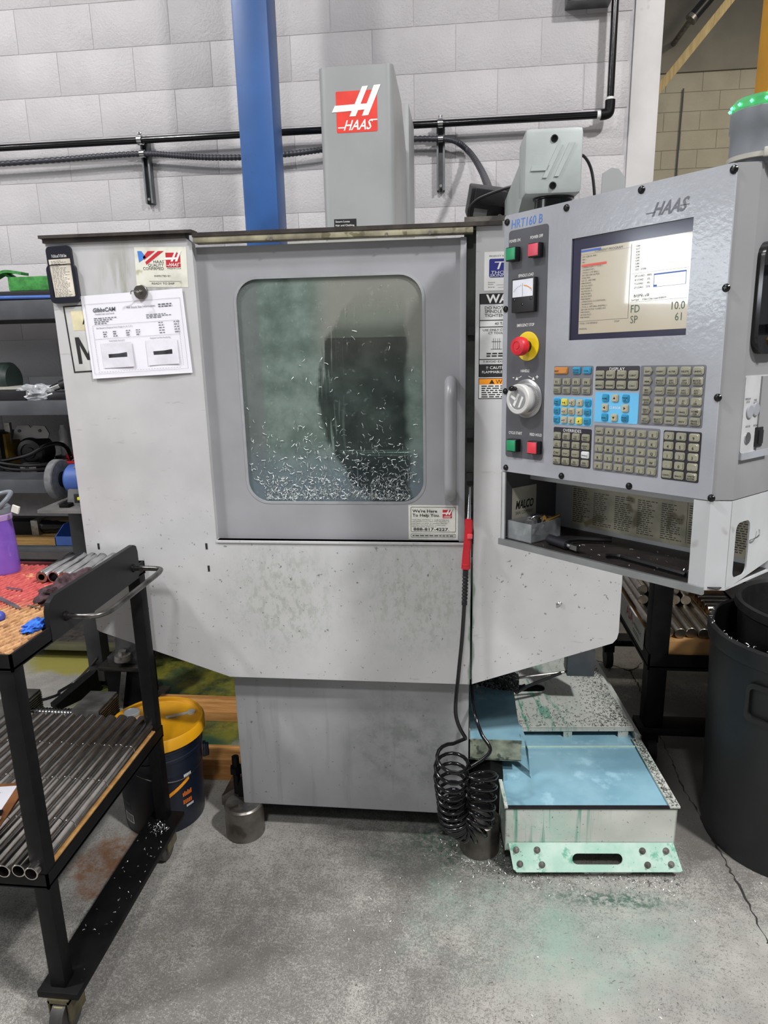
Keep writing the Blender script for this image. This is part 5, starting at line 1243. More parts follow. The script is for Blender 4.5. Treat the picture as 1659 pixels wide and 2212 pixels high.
w0 = Vector((cx1-.004, 2.012, ctz-.002)); st = []
prof_ = [(0, 0, .0), (.012, .0, -.006), (.022, -.006, -.03), (.028, -.015, -.07), (.034, -.024, -.11), (.04, -.03, ctz*-1+TZ+.0)]
vs = []; 
for i, (dx, dy, dz) in enumerate(prof_):
    ww = (.10, .09, .07, .05, .04, .03)[i]
    for j in range(5): vs.append((w0.x+dx+.004*math.sin(j*2+i), w0.y+dy+ww*j/4, w0.z+dz if i < 5 else TZ-.002))
MB().add(vs, [(i*5+j, i*5+j+1, (i+1)*5+j+1, (i+1)*5+j) for i in range(5) for j in range(4)]).build('coolant_spill', M_cool, ct)
p0 = PY(1020, 1480, 2.30)
bmp = MB().prism([(.03, ctz+.02), (.215, ctz-.01), (.215, ctz+.05), (.11, ctz+.10), (.03, ctz+.15)], -.03, 0, M=frame((0, 2.33, 0), (1, 0, 0), (0, 0, 1)))
ck = bmp.build('chip_heap', mat('black_chip_heap', '1a1a1b', .4, .3, n=(40, .4), bump=(60, .8, .02)), ct)
stuff(chip_mesh([((random.uniform(.035, .21), 2.298, ctz+random.uniform(0, .1)), (0, -1, .6)) for _ in range(160)], (.006, .018)).build('heap_chips', M_dsteel, ct, smooth=False))
# nozzle arm and dark bracket above the tank
p0, p1 = PY(1284, 1438, 2.3), PY(1226, 1415, 2.3)
nz = thing('coolant_sensor', 'dark steel box with a thin rod arm above the tank deck', 'sensor', tuple(p0))
a = PY(1224, 1422, 2.4); b = PY(1284, 1412, 2.4); c = PY(1226, 1455, 2.4)
MB().box(a.x, b.x, 2.38, 2.46, c.z, b.z+.02, bev=.003).build('box', mat('dark_galv', '55575a', .4, .6), nz)
MB().cyl(PY(1105, 1466, 2.36), (a.x+.02, 2.40, c.z+.01), .005, seg=10).build('rod', M_dsteel, nz)
MB().cyl(PY(1115, 1492, 2.36), (a.x-.02, 2.38, c.z+.012), .006, seg=10).build('cable', M_black, nz)
MB().cyl(PY(1112, 1494, 2.36), PY(1136, 1482, 2.36), .012, .010, 12).build('plug', M_black, nz)
MB().box(a.x+.02, b.x-.01, 2.40, 2.44, b.z+.015, b.z+.18).build('hanger', M_dsteel, nz)
# loose chips round the tank and risers
sm = []
rp = PZ(1036, 1862, 0)
for i in range(420):
    a_ = random.random()*2*PI; r_ = .07+abs(random.gauss(0, .035)); sm.append(((rp.x+r_*math.cos(a_), rp.y+.068+r_*math.sin(a_), .0006), (0, 0, 1)))
for i in range(700): sm.append(((random.uniform(.12, .68), TYF-.03+random.gauss(0, .03), .0006), (0, 0, 1)))
for i in range(260): sm.append(((random.uniform(-.3, .9), random.uniform(1.2, 1.85), .0006), (0, 0, 1)))
stuff(tag(chip_mesh(sm, (.003, .011)).build('floor_chips', mat('chip_grey', 'a3a4a1', .4, .7, n=(60, .5)), smooth=False), 'bright metal chips scattered over the floor by the tank', 'metal chips'))
sm = []
for i in range(1500):
    x = TX1-.02-abs(random.gauss(0, .06)); y = random.uniform(TYM+.03, TYB-.02)
    if random.random() < .35: x = random.uniform(TX0+.01, TX1-.02); y = TYM+.03+abs(random.gauss(0, .08))
    if x < TX0 or y > TYB: continue
    sm.append(((x, y, TZ+.0345), (0, 0, 1)))
for i in range(350): sm.append(((random.uniform(TX1-.022, TX1+.004), random.uniform(TYF, TYM), TZ+.0065), (0, 0, 1)))
stuff(chip_mesh(sm, (.003, .010)).build('deck_chips', mat('dark_chips', '3a3532', .4, .5, n=(60, .4)), tk, smooth=False))
tk.rotation_euler.z = R(4.5); tk.location.x -= .033
# ------------------------------------------------------------------ cart on the left
CXR, CYF, CYB, CZB = -.919, 1.222, 1.848, .125
CXL = -1.95
cart = thing('steel_cart', 'black welded steel cart with tubes on both decks', 'cart', ((CXL+CXR)/2, (CYF+CYB)/2, 0))
LG = .038
for x0 in (CXR-LG, CXL):
    for y0 in (CYF, CYB-LG):
        MB().box(x0-.0012 if x0 > -1.2 else x0+.0012, x0+LG-.0012 if x0 > -1.2 else x0+LG, y0+(.0015 if y0 < 1.5 else 0), y0+LG-(0 if y0 < 1.5 else .0015), CZB, .945, bev=.004).build('leg', M_blackp, cart)
for xc in (CXR-.015, CXL+.02):
    MB().box(xc-.0508, xc+.0508, CYF-.012, CYB+.012, CZB-.018, CZB, bev=.002).build('base_bar', M_blackp, cart)
    for yc_ in (CYF+.03, CYB-.03):
        c_ = MB().cyl((xc-.016, yc_-.02, .047), (xc+.016, yc_-.02, .047), .047, seg=28).build('caster_wheel', mat('wheel_grey', '3c3a38', .5, n=(20, .2)), cart)
        MB().cyl((xc-.019, yc_-.02, .047), (xc+.019, yc_-.02, .047), .020, seg=20).build('wheel_hub', M_dsteel, c_)
        f_ = MB().box(xc-.026, xc-.022, yc_-.045, yc_+.02, .035, CZB-.022).box(xc+.022, xc+.026, yc_-.045, yc_+.02, .035, CZB-.022).box(xc-.026, xc+.026, yc_-.045, yc_+.02, CZB-.03, CZB-.018).build('caster_fork', mat('zinc_fork', '6e6850', .45, .7, n=(20, .2)), cart)
        MB().box(xc-.011, xc+.011, yc_-.047, yc_-.0455, .06, .088).build('fork_label', mat('fork_tag', '8f875c', .6), f_)
# decks: angle frames and panels
for nm, z0, z1 in (('top_frame', .943, .981), ('shelf_frame', .405, .443)):
    MB().box(CXL, CXR, CYF, CYF+.005, z0, z1).box(CXL, CXR, CYB-.005, CYB, z0, z1).box(CXR-.005, CXR, CYF, CYB, z0, z1).box(CXL, CXL+.005, CYF, CYB, z0, z1).box(CXL, CXR, CYF, CYB, z0+.003, z0+.008).build(nm, M_blackp, cart)
MB().box(CXL+.01, CXR-.006, CYB-.014, CYB-.006, .95, .975).build('rear_lip', mat('dark_red_edge', '5c2429', .5, n=(15, .1)), cart)
# end plate with the bent rod handle
PLf = frame((CXR+.001, 0, 0), (0, 1, 0), (0, 0, 1))
MB().prism([(1.366, .944), (1.80, .944), (1.812, .96), (1.812, 1.02), (1.806, 1.038), (1.79, 1.046), (1.395, 1.046), (1.375, 1.036), (1.366, 1.018)], -.012, .0, M=PLf).build('end_plate', mat('mill_scale_plate', '151517', .45, 0, n=(6, .15), bump=(80, .08, .001), **{'Specular IOR Level': .3}), cart)
hx_ = CXR+.092; hz_ = .982
hp_ = [(CXR, 1.43, hz_), (CXR+.03, 1.43, hz_), (CXR+.065, 1.433, hz_), (CXR+.085, 1.452, hz_), (hx_, 1.485, hz_), (hx_, 1.60, hz_), (hx_, 1.72, hz_), (hx_-.003, 1.755, hz_), (hx_-.012, 1.772, hz_), (CXR+.05, 1.776, hz_), (CXR, 1.776, hz_)]
MB().tube(spline(hp_, 6), .0072, 12).build('rod_handle', mat('worn_rod', '5a5856', .32, .85, n=(25, .25)), cart)
for y_ in (1.43, 1.776): MB().lathe([(.012, 0), (.011, .004), (.007, .007)], 14, M=frame((CXR+.001, y_, hz_), (0, 1, 0), (0, 0, 1))).build('weld_bead', M_blackp, cart)
# things on the top deck
ZT = .953
bd = thing('wood_board', 'red stained ribbed wood board lying on the cart top', 'board', (-1.42, 1.52, ZT))
X0, X1 = CXL+.02, CXR-.014
rb = MB(); pit = .0165; sl = .315; ya, yb_ = CYF+.026, CYB-.032
nr = int((X1-X0+sl*(yb_-ya))/pit)+1
for i in range(nr):
    xb = X0-sl*(yb_-ya)+pit*i                              # x of the rib where it meets the front edge
    y0 = ya+random.uniform(-.012, .012); y1 = yb_+random.uniform(-.003, .003)
    if xb+sl*(y0-ya) < X0: y0 = ya+(X0-xb)/sl
    if xb+sl*(y1-ya)+pit > X1: y1 = ya+(X1-pit-xb)/sl
    if y1-y0 < .01: continue
    n = 10; vs = []; hh = random.uniform(.0048, .0065)
    for k_ in range(n+1):
        y = y0+(y1-y0)*k_/n; x = xb+sl*(y-ya)+.0012*math.sin(y*40+i); z = ZT+.0165
        w1 = pit*(.64+.07*math.sin(y*23+i*2))
        vs += [(x, y, z-.002), (x+w1*.14, y, z+hh*.8), (x+w1*.5, y, z+hh), (x+w1*.86, y, z+hh*.75), (x+w1, y, z-.002)]
    rb.add(vs, [(k_*5+a_, k_*5+a_+1, (k_+1)*5+a_+1, (k_+1)*5+a_) for k_ in range(n) for a_ in range(4)]+[(4, 3, 2, 1, 0), tuple(n*5+a_ for a_ in range(5))])
stuff(rb.build('raised_grain', M_redboard, bd, ang=60))
MB().box(X0, X1, CYF+.035, CYB-.035, ZT-.002, ZT+.016).build('core', wood('board_core_shade', '4e2f1c', '6b4527', (1, 8, 8)), bd)  # core darker than the ribs, painting shade into the grooves
ZM = ZT+.0205
tb = MB().lathe([(.0088, -.088), (.0155, -.088), (.0162, -.0868), (.0162, .0868), (.0155, .088), (.0088, .088), (.0088, -.088)], 20).mesh('tube'); tb.materials.append(M_steel)
M_rust = mat('copper_end', '8c5f50', .5, .6, n=(60, .2))
te = MB().lathe([(.0088, 0), (.0152, 0), (.0152, .0006), (.0088, .0006), (.0088, 0)], 20).mesh('tube_end'); te.materials.append(M_rust)
tw = MB().lathe([(.0128, -.088), (.0155, -.088), (.0162, -.0868), (.0162, .0868), (.0155, .088), (.0128, .088), (.0128, -.088)], 20).mesh('tube'); tw.materials.append(M_steel)
for i in range(6):
    x = -1.130+.0325*i; y = 1.782+random.uniform(-.005, .005)-(0 if i < 5 else .012)
    M_ = Matrix.Translation((x, y-.03, ZM+.0175)) @ Matrix.Rotation(R(4), 4, 'Z') @ Matrix.Rotation(PI/2, 4, 'X')
    o = tag(obj('steel_tube', tw if i == 1 else tb, None, None, M_), 'short bright steel tube with thin wall open end on the cart top' if i == 1 else 'thick walled steel tube with copper coloured end, %s in the row counted from the bottle' % ('first', 'second', 'third', 'fourth', 'fifth', 'sixth', 'seventh')[i], 'tube', None if i == 1 else 'thick walled tubes on the cart top')
    if i != 1: obj('tube_end', te, None, o, M_ @ Matrix.Translation((0, 0, .0875)))
M_ = Matrix.Translation((-.951, CYB-.072, .999)) @ Matrix.Rotation(PI/2, 4, 'X')
tag(obj('steel_tube', tb, None, None, M_ @ Matrix.Scale(.62, 4, (0, 0, 1))), 'short bright steel tube lying at the cart corner behind the handle plate', 'tube')
# rag
bm = bmesh.new(); bmesh.ops.create_icosphere(bm, subdivisions=4, radius=1)
from mathutils import noise as mnoise
for v in bm.verts:
    n3 = mnoise.noise(v.co*2.3)*.45+mnoise.noise(v.co*6)*.22+mnoise.noise(v.co*14)*.08
    c = v.co*(1+n3); v.co = Vector((c.x*.042+c.y*.010, c.y*.098, max(c.z, -.55)*.030))
rg = Matrix.Translation((-1.000, 1.60, ZM+.0165)) @ Matrix.Rotation(R(-4), 4, 'Z')
tag(MB().bm(bm, rg).build('shop_rag', mat('dark_rag', '3e2b30', .95, n=(60, .3), bump=(160, .8, .004)), ang=80), 'dark purple brown shop rag crumpled against the handle plate', 'rag')
# purple bottle
bp = PZ(8, 1235, ZM); BM = Matrix.Translation((bp.x+.010, bp.y, ZM-.002))
bt = thing('water_bottle', 'translucent purple water bottle with a grey loop lid on the cart', 'bottle', tuple(BM.translation))
t = NT('purple_plastic'); M_pur = t.fin(t.mix(t.ramp(t.noise(6), .3, .7), lin('7b55c4'), lin('a070dc')), .08, 0, Alpha=.5)
MB().lathe([(.0, .0), (.033, .0), (.037, .004), (.038, .02), (.0365, .10), (.034, .145), (.0335, .16), (.0315, .165), (.0315, .16), (.032, .14), (.0345, .10), (.036, .02), (.034, .006), (0, .004)], 36, M=BM).build('body', M_pur, bt)
MB().lathe([(.0345, .157), (.0355, .16), (.0355, .172), (.034, .174), (0, .174)], 32, M=BM).build('collar', mat('lilac', 'a489b8', .4), bt)
MB().lathe([(.034, .174), (.036, .178), (.0355, .192), (.030, .198), (0, .198)], 32, M=BM).build('lid', mat('lid_grey', '6d737b', .35), bt)
MB().tube(spline([BM @ Vector(p) for p in ((.022, -.02, .193), (.034, -.022, .205), (.046, -.01, .222), (.042, .01, .232), (.02, .018, .230), (-.005, .016, .222), (-.018, .01, .2))], 6), .0065, 10).build('loop_handle', mat('lid_grey', '6d737b'), bt)
MB().box(-.008, .012, -.026, -.020, .195, .215, M=BM @ Matrix.Rotation(R(20), 4, 'Y')).build('bite_valve', M_cream, bt)
MB().lathe([(0, .006), (.033, .008), (.034, .02), (.0335, .085), (0, .085)], 32, M=BM).build('water', (lambda t: t.fin((.62, .36, .78), .05, 0, Alpha=.45))(NT('water_tint')), bt)
# small tools on the board
def zl(x, y): return PZ(x, y, ZM+.003)
tag(MB().cyl(zl(15, 1270), zl(47, 1275), .0030, seg=10).build('steel_pin', M_steel), 'short polished steel pin on the red board', 'pin')
tag(MB().cyl(zl(60, 1307), zl(87, 1315), .0018, seg=10).build('drill_bit', M_dsteel), 'thin small drill bit on the red board', 'drill bit')
a, b = zl(-25, 1280), zl(45, 1315); d = (b-a).normalized(); e = Vector((0, 0, 1)).cross(d)
fl_ = thing('hand_file', 'flat pointed steel hand file on the red board', 'file', tuple(a))
MB().prism([(0, -.006), ((b-a).length-.03, -.006), ((b-a).length, -.001), ((b-a).length, .001), ((b-a).length-.03, .005), (0, .006)], -.0015, .0015, M=frame(a, d, e)).build('blade', M_dsteel, fl_)
MB().cyl(a-d*.08, a+d*.005, .009, .007, 10).build('file_handle', M_black, fl_)
bm = bmesh.new(); bmesh.ops.create_icosphere(bm, subdivisions=4, radius=1)
for v in bm.verts:
    n3 = mnoise.noise(v.co*3.1)*.4+mnoise.noise(v.co*9)*.25; c = v.co*(1+n3); v.co = Vector((c.x*.020, c.y*.036, max(c.z, -.5)*.011))
tag(MB().bm(bm, Matrix.Translation((-.962, 1.375, ZM+.006))).build('blue_cloth', mat('bright_blue_cloth', '2a64c8', .85, n=(50, .15), bump=(150, .8, .003)), ang=80), 'bright blue cloth scrap tucked by the handle plate', 'cloth')
tag(MB().bm((lambda bm: (bmesh.ops.create_icosphere(bm, subdivisions=3, radius=.014), bm)[1])(bmesh.new()), Matrix.Translation(PZ(-2, 1332, ZM+.008))).build('blue_object', mat('cap_blue', '4650a8', .4)), 'small round blue object on the edge of the red board', 'plug')  # plain blue ball for a small object not identified
# lower shelf: rows of tubes, each row of several laid end to end
SZ = .4165
wb = tag(MB().box(CXL+.01, CXR-.007, CYF+.006, CYB-.006, SZ, SZ+.028).build('shelf_board', wood('ply', 'a87b45', 'c99f66', (1, 9, 30))), 'plywood board under the tubes on the lower cart shelf', 'board')
ORD = ('first', 'second', 'third', 'fourth', 'fifth', 'sixth', 'seventh', 'eighth', 'ninth', 'tenth', 'eleventh', 'twelfth', 'thirteenth', 'fourteenth', 'fifteenth')
TLH = .0785
tl = MB().lathe([(.0136, -TLH), (.0156, -TLH), (.0164, -TLH+.0007), (.0164, TLH-.0007), (.0156, TLH), (.0136, TLH), (.0136, -TLH)], 22).mesh('tube'); tl.materials.append(mat('polished_tube', 'b9b3ae', .2, 1.0, n=(30, .1)))
for r_ in range(15):
    x = CXR-.0245-.0336*r_; off = (0, .006, .002, .008, .004, .001, .007)[r_ % 7]
    for s_ in range(4):
        y = CYF-.018+TLH+.158*s_+off
        tag(obj('polished_tube', tl, None, None, Matrix.Translation((x, y, SZ+.028+.0166)) @ Matrix.Rotation(PI/2, 4, 'X')), 'polished tube on lower cart shelf, %s row from handle side, %s from machine' % (ORD[r_], ORD[3-s_]), 'tube', 'polished tubes on the lower cart shelf')
# clipboard with papers on the tubes
ZC = SZ+.028+.0332
cfr = frame(PZ(0, 1760, ZC+.002), (1, .22, 0), (-.22, 1, 0)) @ Matrix.Translation((-.215, -.075, 0))
cbd = thing('clipboard', 'brown clipboard with printed sheets resting on the shelf tubes', 'clipboard', tuple(cfr.translation))
MB().prism(rrect(0, .235, -.03, .20, .012, 4), 0, .003, M=cfr).build('board', wood('masonite', '6e4425', '8a5a33', (6, 6, 6)), cbd)
MB().prism([(0.0, .0), (.212, .0), (.214, .185), (0, .19)], .0032, .0042, M=cfr).build('sheet', M_paper, cbd)
k = MB(); textlines(k, .01, .20, .175, .02, 15, cfr, .0045, .22, .4, .010); k.build('print', M_inkg, cbd, smooth=False)
us = cfr @ Matrix.Translation((.195, .072, .0048))
u_ = thing('usb_stick', 'small black memory stick on the clipboard papers', 'memory stick', tuple(us.translation))
MB().box(0, .028, -.007, .007, 0, .007, M=us, bev=.0015).build('case', M_black, u_); MB().box(-.012, 0, -.006, .006, .001, .0055, M=us).build('plug', M_steel, u_)
bm = bmesh.new(); bmesh.ops.create_grid(bm, x_segments=14, y_segments=10, size=.5)
for v in bm.verts: v.co = Vector((v.co.x*.07, v.co.y*.05, .004+.010*abs(mnoise.noise(v.co*5))))
t = NT('clear_film'); M_film = t.fin(t.mix(t.ramp(t.noise(20), .3, .7), lin('b9bcc2'), lin('d5d7db')), .12, 0, Alpha=.5)
tag(MB().bm(bm, cfr @ Matrix.Translation((.195, .03, .004))).build('plastic_sleeve', M_film, ang=20), 'crumpled clear plastic sleeve on the clipboard', 'plastic bag')
# chips on the cart base bar
sm = [((CXR-.015+random.gauss(0, .018), CYB-.07+random.gauss(0, .02), CZB+.0005), (0, 0, 1)) for _ in range(55)]+[((CXR-.015+random.uniform(-.045, .045), random.uniform(CYF, CYB), CZB+.0005), (0, 0, 1)) for _ in range(50)]
stuff(chip_mesh(sm, (.002, .009)).build('bar_chips', M_chip, cart, smooth=False))

# ------------------------------------------------------------------ bucket, lumber
BKM = Matrix.Translation((-1.022, 2.015, 0))
bk = thing('plastic_bucket', 'dark navy plastic bucket with a yellow lid behind the cart leg', 'bucket', (-1.022, 2.015, 0))
M_navy = mat('navy_bucket', '0f1726', .38, n=(6, .1))
MB().lathe([(0, .004), (.126, .004), (.130, 0), (.132, .008), (.141, .262), (.145, .264), (.145, .275), (.142, .277), (.143, .300), (.148, .302), (.148, .312), (.144, .314), (.146, .342), (.13, .345)], 48, M=BKM).build('body', M_navy, bk)
ld = MB().lathe([(.154, .318), (.158, .320), (.158, .352), (.153, .360), (.144, .358), (.140, .349), (.136, .347), (0, .347)], 48, M=BKM).build('lid', mat('lid_yellow', 'd79a10', .38, n=(8, .06)), bk)
MB().lathe([(.045, .349), (.043, .352), (.036, .351), (.026, .362), (.022, .380), (.0235, .381), (.0235, .383)], 28, M=BKM @ Matrix.Translation((-.078, -.012, 0))).build('spout', mat('milky_spout', 'b49f7c', .35, n=(25, .15)), ld)
MB().lathe([(.0245, .381), (.0265, .384), (.0265, .391), (.0235, .3925), (.022, .3905), (0, .3905)], 28, M=BKM @ Matrix.Translation((-.078, -.012, 0))).build('spout_cap', mat('cap_grey', '8e9296', .4), ld)
MB().box(-.005, .075, -.006, .006, .347, .352, M=BKM @ Matrix.Translation((.025, .03, 0)) @ Matrix.Rotation(R(30), 4, 'Z'), bev=.0015).lathe([(.014, .347), (.014, .354), (0, .355)], 16, M=BKM @ Matrix.Translation((.095, .07, 0))).build('pull_tab', M_cream, ld)
def on_bucket(mb, pts, a0, z0, m, name):
    """flat print wrapped on the bucket wall: pts in (arc length, height)"""
    vs = []
    for s_, zz in pts:
        z = z0+zz; r_ = .132+.009*(z-.008)/.254+.0006; a_ = a0+s_/r_; vs.append((r_*math.cos(a_), r_*math.sin(a_), z))
    return vs
def wrap(name, m, quads, a0, z0):
    mb = MB()
    for x0, x1, y0, y1, sk in quads:
        n = 6; vs = []
        for i in range(n+1):
            f = i/n; x = x0+(x1-x0)*f; vs += on_bucket(None, [(x, y0+sk*f), (x, y1+sk*f)], a0, z0, m, name)
        mb.add(vs, [(2*i, 2*i+2, 2*i+3, 2*i+1) for i in range(n)], BKM)
    return mb.build(name, m, bk)
wrap('orange_stripe', M_amber, [(0, .085, 0, .014, .045)], R(-62), .135)
wrap('orange_print', mat('burnt_orange', 'c2601a', .5), [(.055+.006*i, .060+.006*i, 0, .014+.004*(i % 2), 0) for i in range(6)]+[(.055+.007*i, .060+.007*i, -.03, -.014, 0) for i in range(5)], R(-62), .125)
wrap('white_print', M_white, [(.066+.006*i, .070+.006*i, 0, .011, 0) for i in range(5)]+[(.066+.005*i, .069+.005*i, -.115, -.106, 0) for i in range(6)], R(-62), .195)
wrap('label_square', M_white, [(0, .010, 0, .012, 0)], R(-58), .030)
wrap('barcode_label', M_white, [(0, .048, 0, .034, 0)], R(-135), .038)
wrap('barcode', M_ink, [(.004+.0042*i, .0058+.0042*i+.001*(i % 3), .003, .031, 0) for i in range(10)], R(-135)+.0001, .0382).scale = (1, 1, 1)
wrap('grey_print', M_inkg, [(.002+.008*i, .007+.008*i, .0, .014, 0) for i in range(5)]+[(.004+.009*i, .011+.009*i, .022, .032, 0) for i in range(4)], R(-135), .085)
hb = [BKM @ Vector((.149*math.cos(a_), .149*math.sin(a_), .245-.045*math.sin((a_+R(95))/(R(115))*PI))) for a_ in [R(-95)+R(115)*i/20 for i in range(21)]]
MB().tube(hb, .0017, 6).build('wire_bail', M_steel, bk)
MB().box(.142, .153, -.012, .012, .20, .25, M=BKM @ Matrix.Rotation(R(18), 4, 'Z'), bev=.003).cyl((.156, 0, .20), (.156, 0, .245), .007, seg=12, M=BKM @ Matrix.Rotation(R(18), 4, 'Z')).build('bail_ear', M_navy, bk)
# lumber lying behind the bucket
for x0, x1, y0, y1, zt_, lab in ((-1.35, -.72, 2.60, 2.74, .045, 'thin wide timber plank on the oily floor behind the bucket'), (-1.20, -.72, 2.20, 2.30, .085, 'thick timber block on the floor between the plank and the bucket')):
    tag(MB().box(x0, x1, y0, y1, 0, zt_, bev=.003).build('timber', M_wood), lab, 'timber')
p = PZ(512, 1690, 0)
tag(MB().prism([(-.06, 0), (.10, 0), (.10, .10), (.03, .10), (-.06, .035)], -.12, 0, M=frame((-.775, 2.06, .0), (1, 0, 0), (0, 0, 1))).build('cast_wedge', M_dsteel), 'grey cast wedge under the machine corner beside the timber', 'wedge')
# grinder cable, black box stand and machine vise on the floor
st_ = thing('steel_stand', 'black steel box stand with a bolted casting on top', 'stand', (-1.48, 2.74, 0))
MB().box(-1.56, -1.40, 2.66, 2.82, .02, .20, bev=.004).build('box', M_blackp, st_)
MB().box(-1.60, -1.36, 2.62, 2.86, .0, .02, bev=.002).build('foot_plate', M_dsteel, st_)
MB().box(-1.58, -1.38, 2.64, 2.84, .20, .222, bev=.003).build('top_plate', mat('oily_plate', '3a3733', .25, .7), st_)
MB().box(-.012, .012, -.004, .0, -.11, .11, M=Matrix.Translation((-1.485, 2.645, .10)) @ Matrix.Rotation(R(12), 4, 'Y')).build('bright_strap', M_dsteel, st_)
MB().prism([(-.075, .222), (.09, .222), (.09, .25), (.065, .27), (.06, .36), (.055, .50), (-.02, .50), (-.025, .36), (-.035, .27), (-.075, .25)], -.06, .06, M=frame((-1.48, 2.74, 0), (1, 0, 0), (0, 0, 1))).build('casting', mat('cast_grey', '4a4b4c', .3, .6, n=(12, .2)), st_)
MB().cyl((-1.47, 2.66, .25), (-1.47, 2.66, .275), .038, .034, 24).cyl((-1.47, 2.66, .275), (-1.47, 2.66, .292), .018, seg=6).build('clamp_bolt', M_dsteel, st_)
vz = thing('machine_vise', 'grey machine vise with toothed jaws on the floor behind the cart', 'vise', (-1.7, 2.47, 0))
M_vs = mat('vise_grey', '7a7876', .38, .7, n=(12, .2))
MB().box(-1.98, -1.42, 2.42, 2.54, 0, .05, bev=.003).build('bed', M_vs, vz)
for x0 in (-1.93, -1.58):
    MB().box(x0, x0+.12, 2.40, 2.56, .05, .15, bev=.004).build('jaw', M_vs, vz)
    k = MB()
    for i in range(9): k.box(x0+.118, x0+.126, 2.405, 2.555, .055+.010*i, .060+.010*i)
    k.build('jaw_teeth', M_dsteel, vz)
MB().cyl((-1.81, 2.48, .085), (-1.58, 2.48, .085), .016, seg=14).build('lead_screw', M_steel, vz)
k = MB()
for i in range(14): k.lathe([(.016, 0), (.021, .004), (.016, .008)], 14, M=Matrix.Translation((-1.79+.014*i, 2.48, .085)) @ Matrix.Rotation(PI/2, 4, 'Y'))
k.build('screw_thread', M_steel, vz)
gc = spline([(-2.4, 2.35, .006), PZ(90, 1512, .006), PZ(130, 1492, .006), PZ(165, 1470, .02), PZ(195, 1440, .12), PZ(212, 1420, .2)], 8)
tag(MB().tube(gc, .006, 8).build('power_cord', M_black), 'black power cord curving over the floor to the grinder stand', 'cord')

# ------------------------------------------------------------------ grinder on its pedestal
GX, GY = -1.70, 2.86
gp = thing('grinder_stand', 'dark steel pedestal with splayed feet and a flat top plate', 'stand', (GX, GY, 0))
MB().box(GX-.037, GX+.037, GY-.037, GY+.037, .05, .895, bev=.006).build('post', mat('pedestal_grey', '39383a', .5, .3, n=(10, .1)), gp)
for a_ in (-118, 122, 62):
    MB().prism([(.02, 0), (.24, 0), (.25, .012), (.25, .03), (.05, .10), (.02, .12)], -.022, .022, M=Matrix.Translation((GX, GY, 0)) @ Matrix.Rotation(R(a_), 4, 'Z') @ Matrix.Rotation(PI/2, 4, 'X')).build('foot', M_blackp, gp)
pl = PY(76, 1103, GY-.17); pz_ = pl.z
MB().prism(rrect(pl.x, pl.x+.42, GY-.17, GY+.13, .02), pz_-.012, pz_, M=Matrix()).build('top_plate', mat('dusty_plate', '6d6b69', .6, n=(12, .12)), gp)
MB().box(GX-.06, GX+.06, GY-.06, GY+.06, .885, pz_-.010).build('flange', mat('pedestal_grey', '39383a'), gp)
gr = thing('bench_grinder', 'blue bench grinder with a grey wheel on the pedestal', 'grinder', (GX, GY, pz_))
wc = PY(127, 1035, GY-.02); wr = .088
WM_ = Matrix.Translation((wc.x, GY-.02, wc.z)) @ Matrix.Rotation(PI/2, 4, 'Y')
MB().lathe([(.02, -.018), (wr-.004, -.018), (wr, -.014), (wr, .014), (wr-.004, .018), (.02, .018)], 40, M=WM_).build('grinding_wheel', mat('wheel_stone', '6f7073', .85, n=(50, .1), bump=(200, .4, .001)), gr)
MB().lathe([(.035, .016), (.035, .024), (.02, .03), (.02, .05)], 28, M=WM_).build('wheel_flange', M_black, gr)
MB().lathe([(.03, .045), (.055, .05), (.066, .062), (.068, .09), (.068, .30), (.05, .32), (0, .32)], 36, M=WM_).build('motor_body', mat('motor_blue', '3c5aa0', .45, n=(8, .1)), gr)
MB().lathe([(.0688, .095), (.0688, .27)], 20, M=WM_ @ Matrix.Rotation(R(95), 4, 'Z'), a0=0, a1=R(120)).build('motor_plate', mat('motor_plate_grey', '77797c', .5, n=(40, .2)), gr)
MB().lathe([(.0692, .10), (.0692, .25)], 12, M=WM_ @ Matrix.Rotation(R(62), 4, 'Z'), a0=0, a1=R(26)).build('motor_label', M_black, gr)
bx0 = wc.x+.06
MB().prism([(0, 0), (.20, 0), (.19, .075), (.165, .085), (.035, .085), (.012, .07)], -.07, .05, M=frame((bx0, GY-.03, pz_), (1, 0, 0), (0, 0, 1))).build('grinder_base', mat('dusty_base', '68686a', .6, n=(20, .12)), gr)
sw_ = MB().box(bx0+.05, bx0+.10, GY-.106, GY-.098, pz_+.018, pz_+.058, bev=.003).build('switch_frame', M_black, gr)
MB().box(bx0+.068, bx0+.092, GY-.112, GY-.104, pz_+.032, pz_+.045, bev=.002).build('yellow_switch', mat('switch_yellow', 'd6d020', .4), sw_)
for x_ in (bx0-.015, bx0+.135): MB().box(x_, x_+.045, GY-.12, GY-.07, pz_, pz_+.016, bev=.004).build('mount_foot', M_blackp, gr)

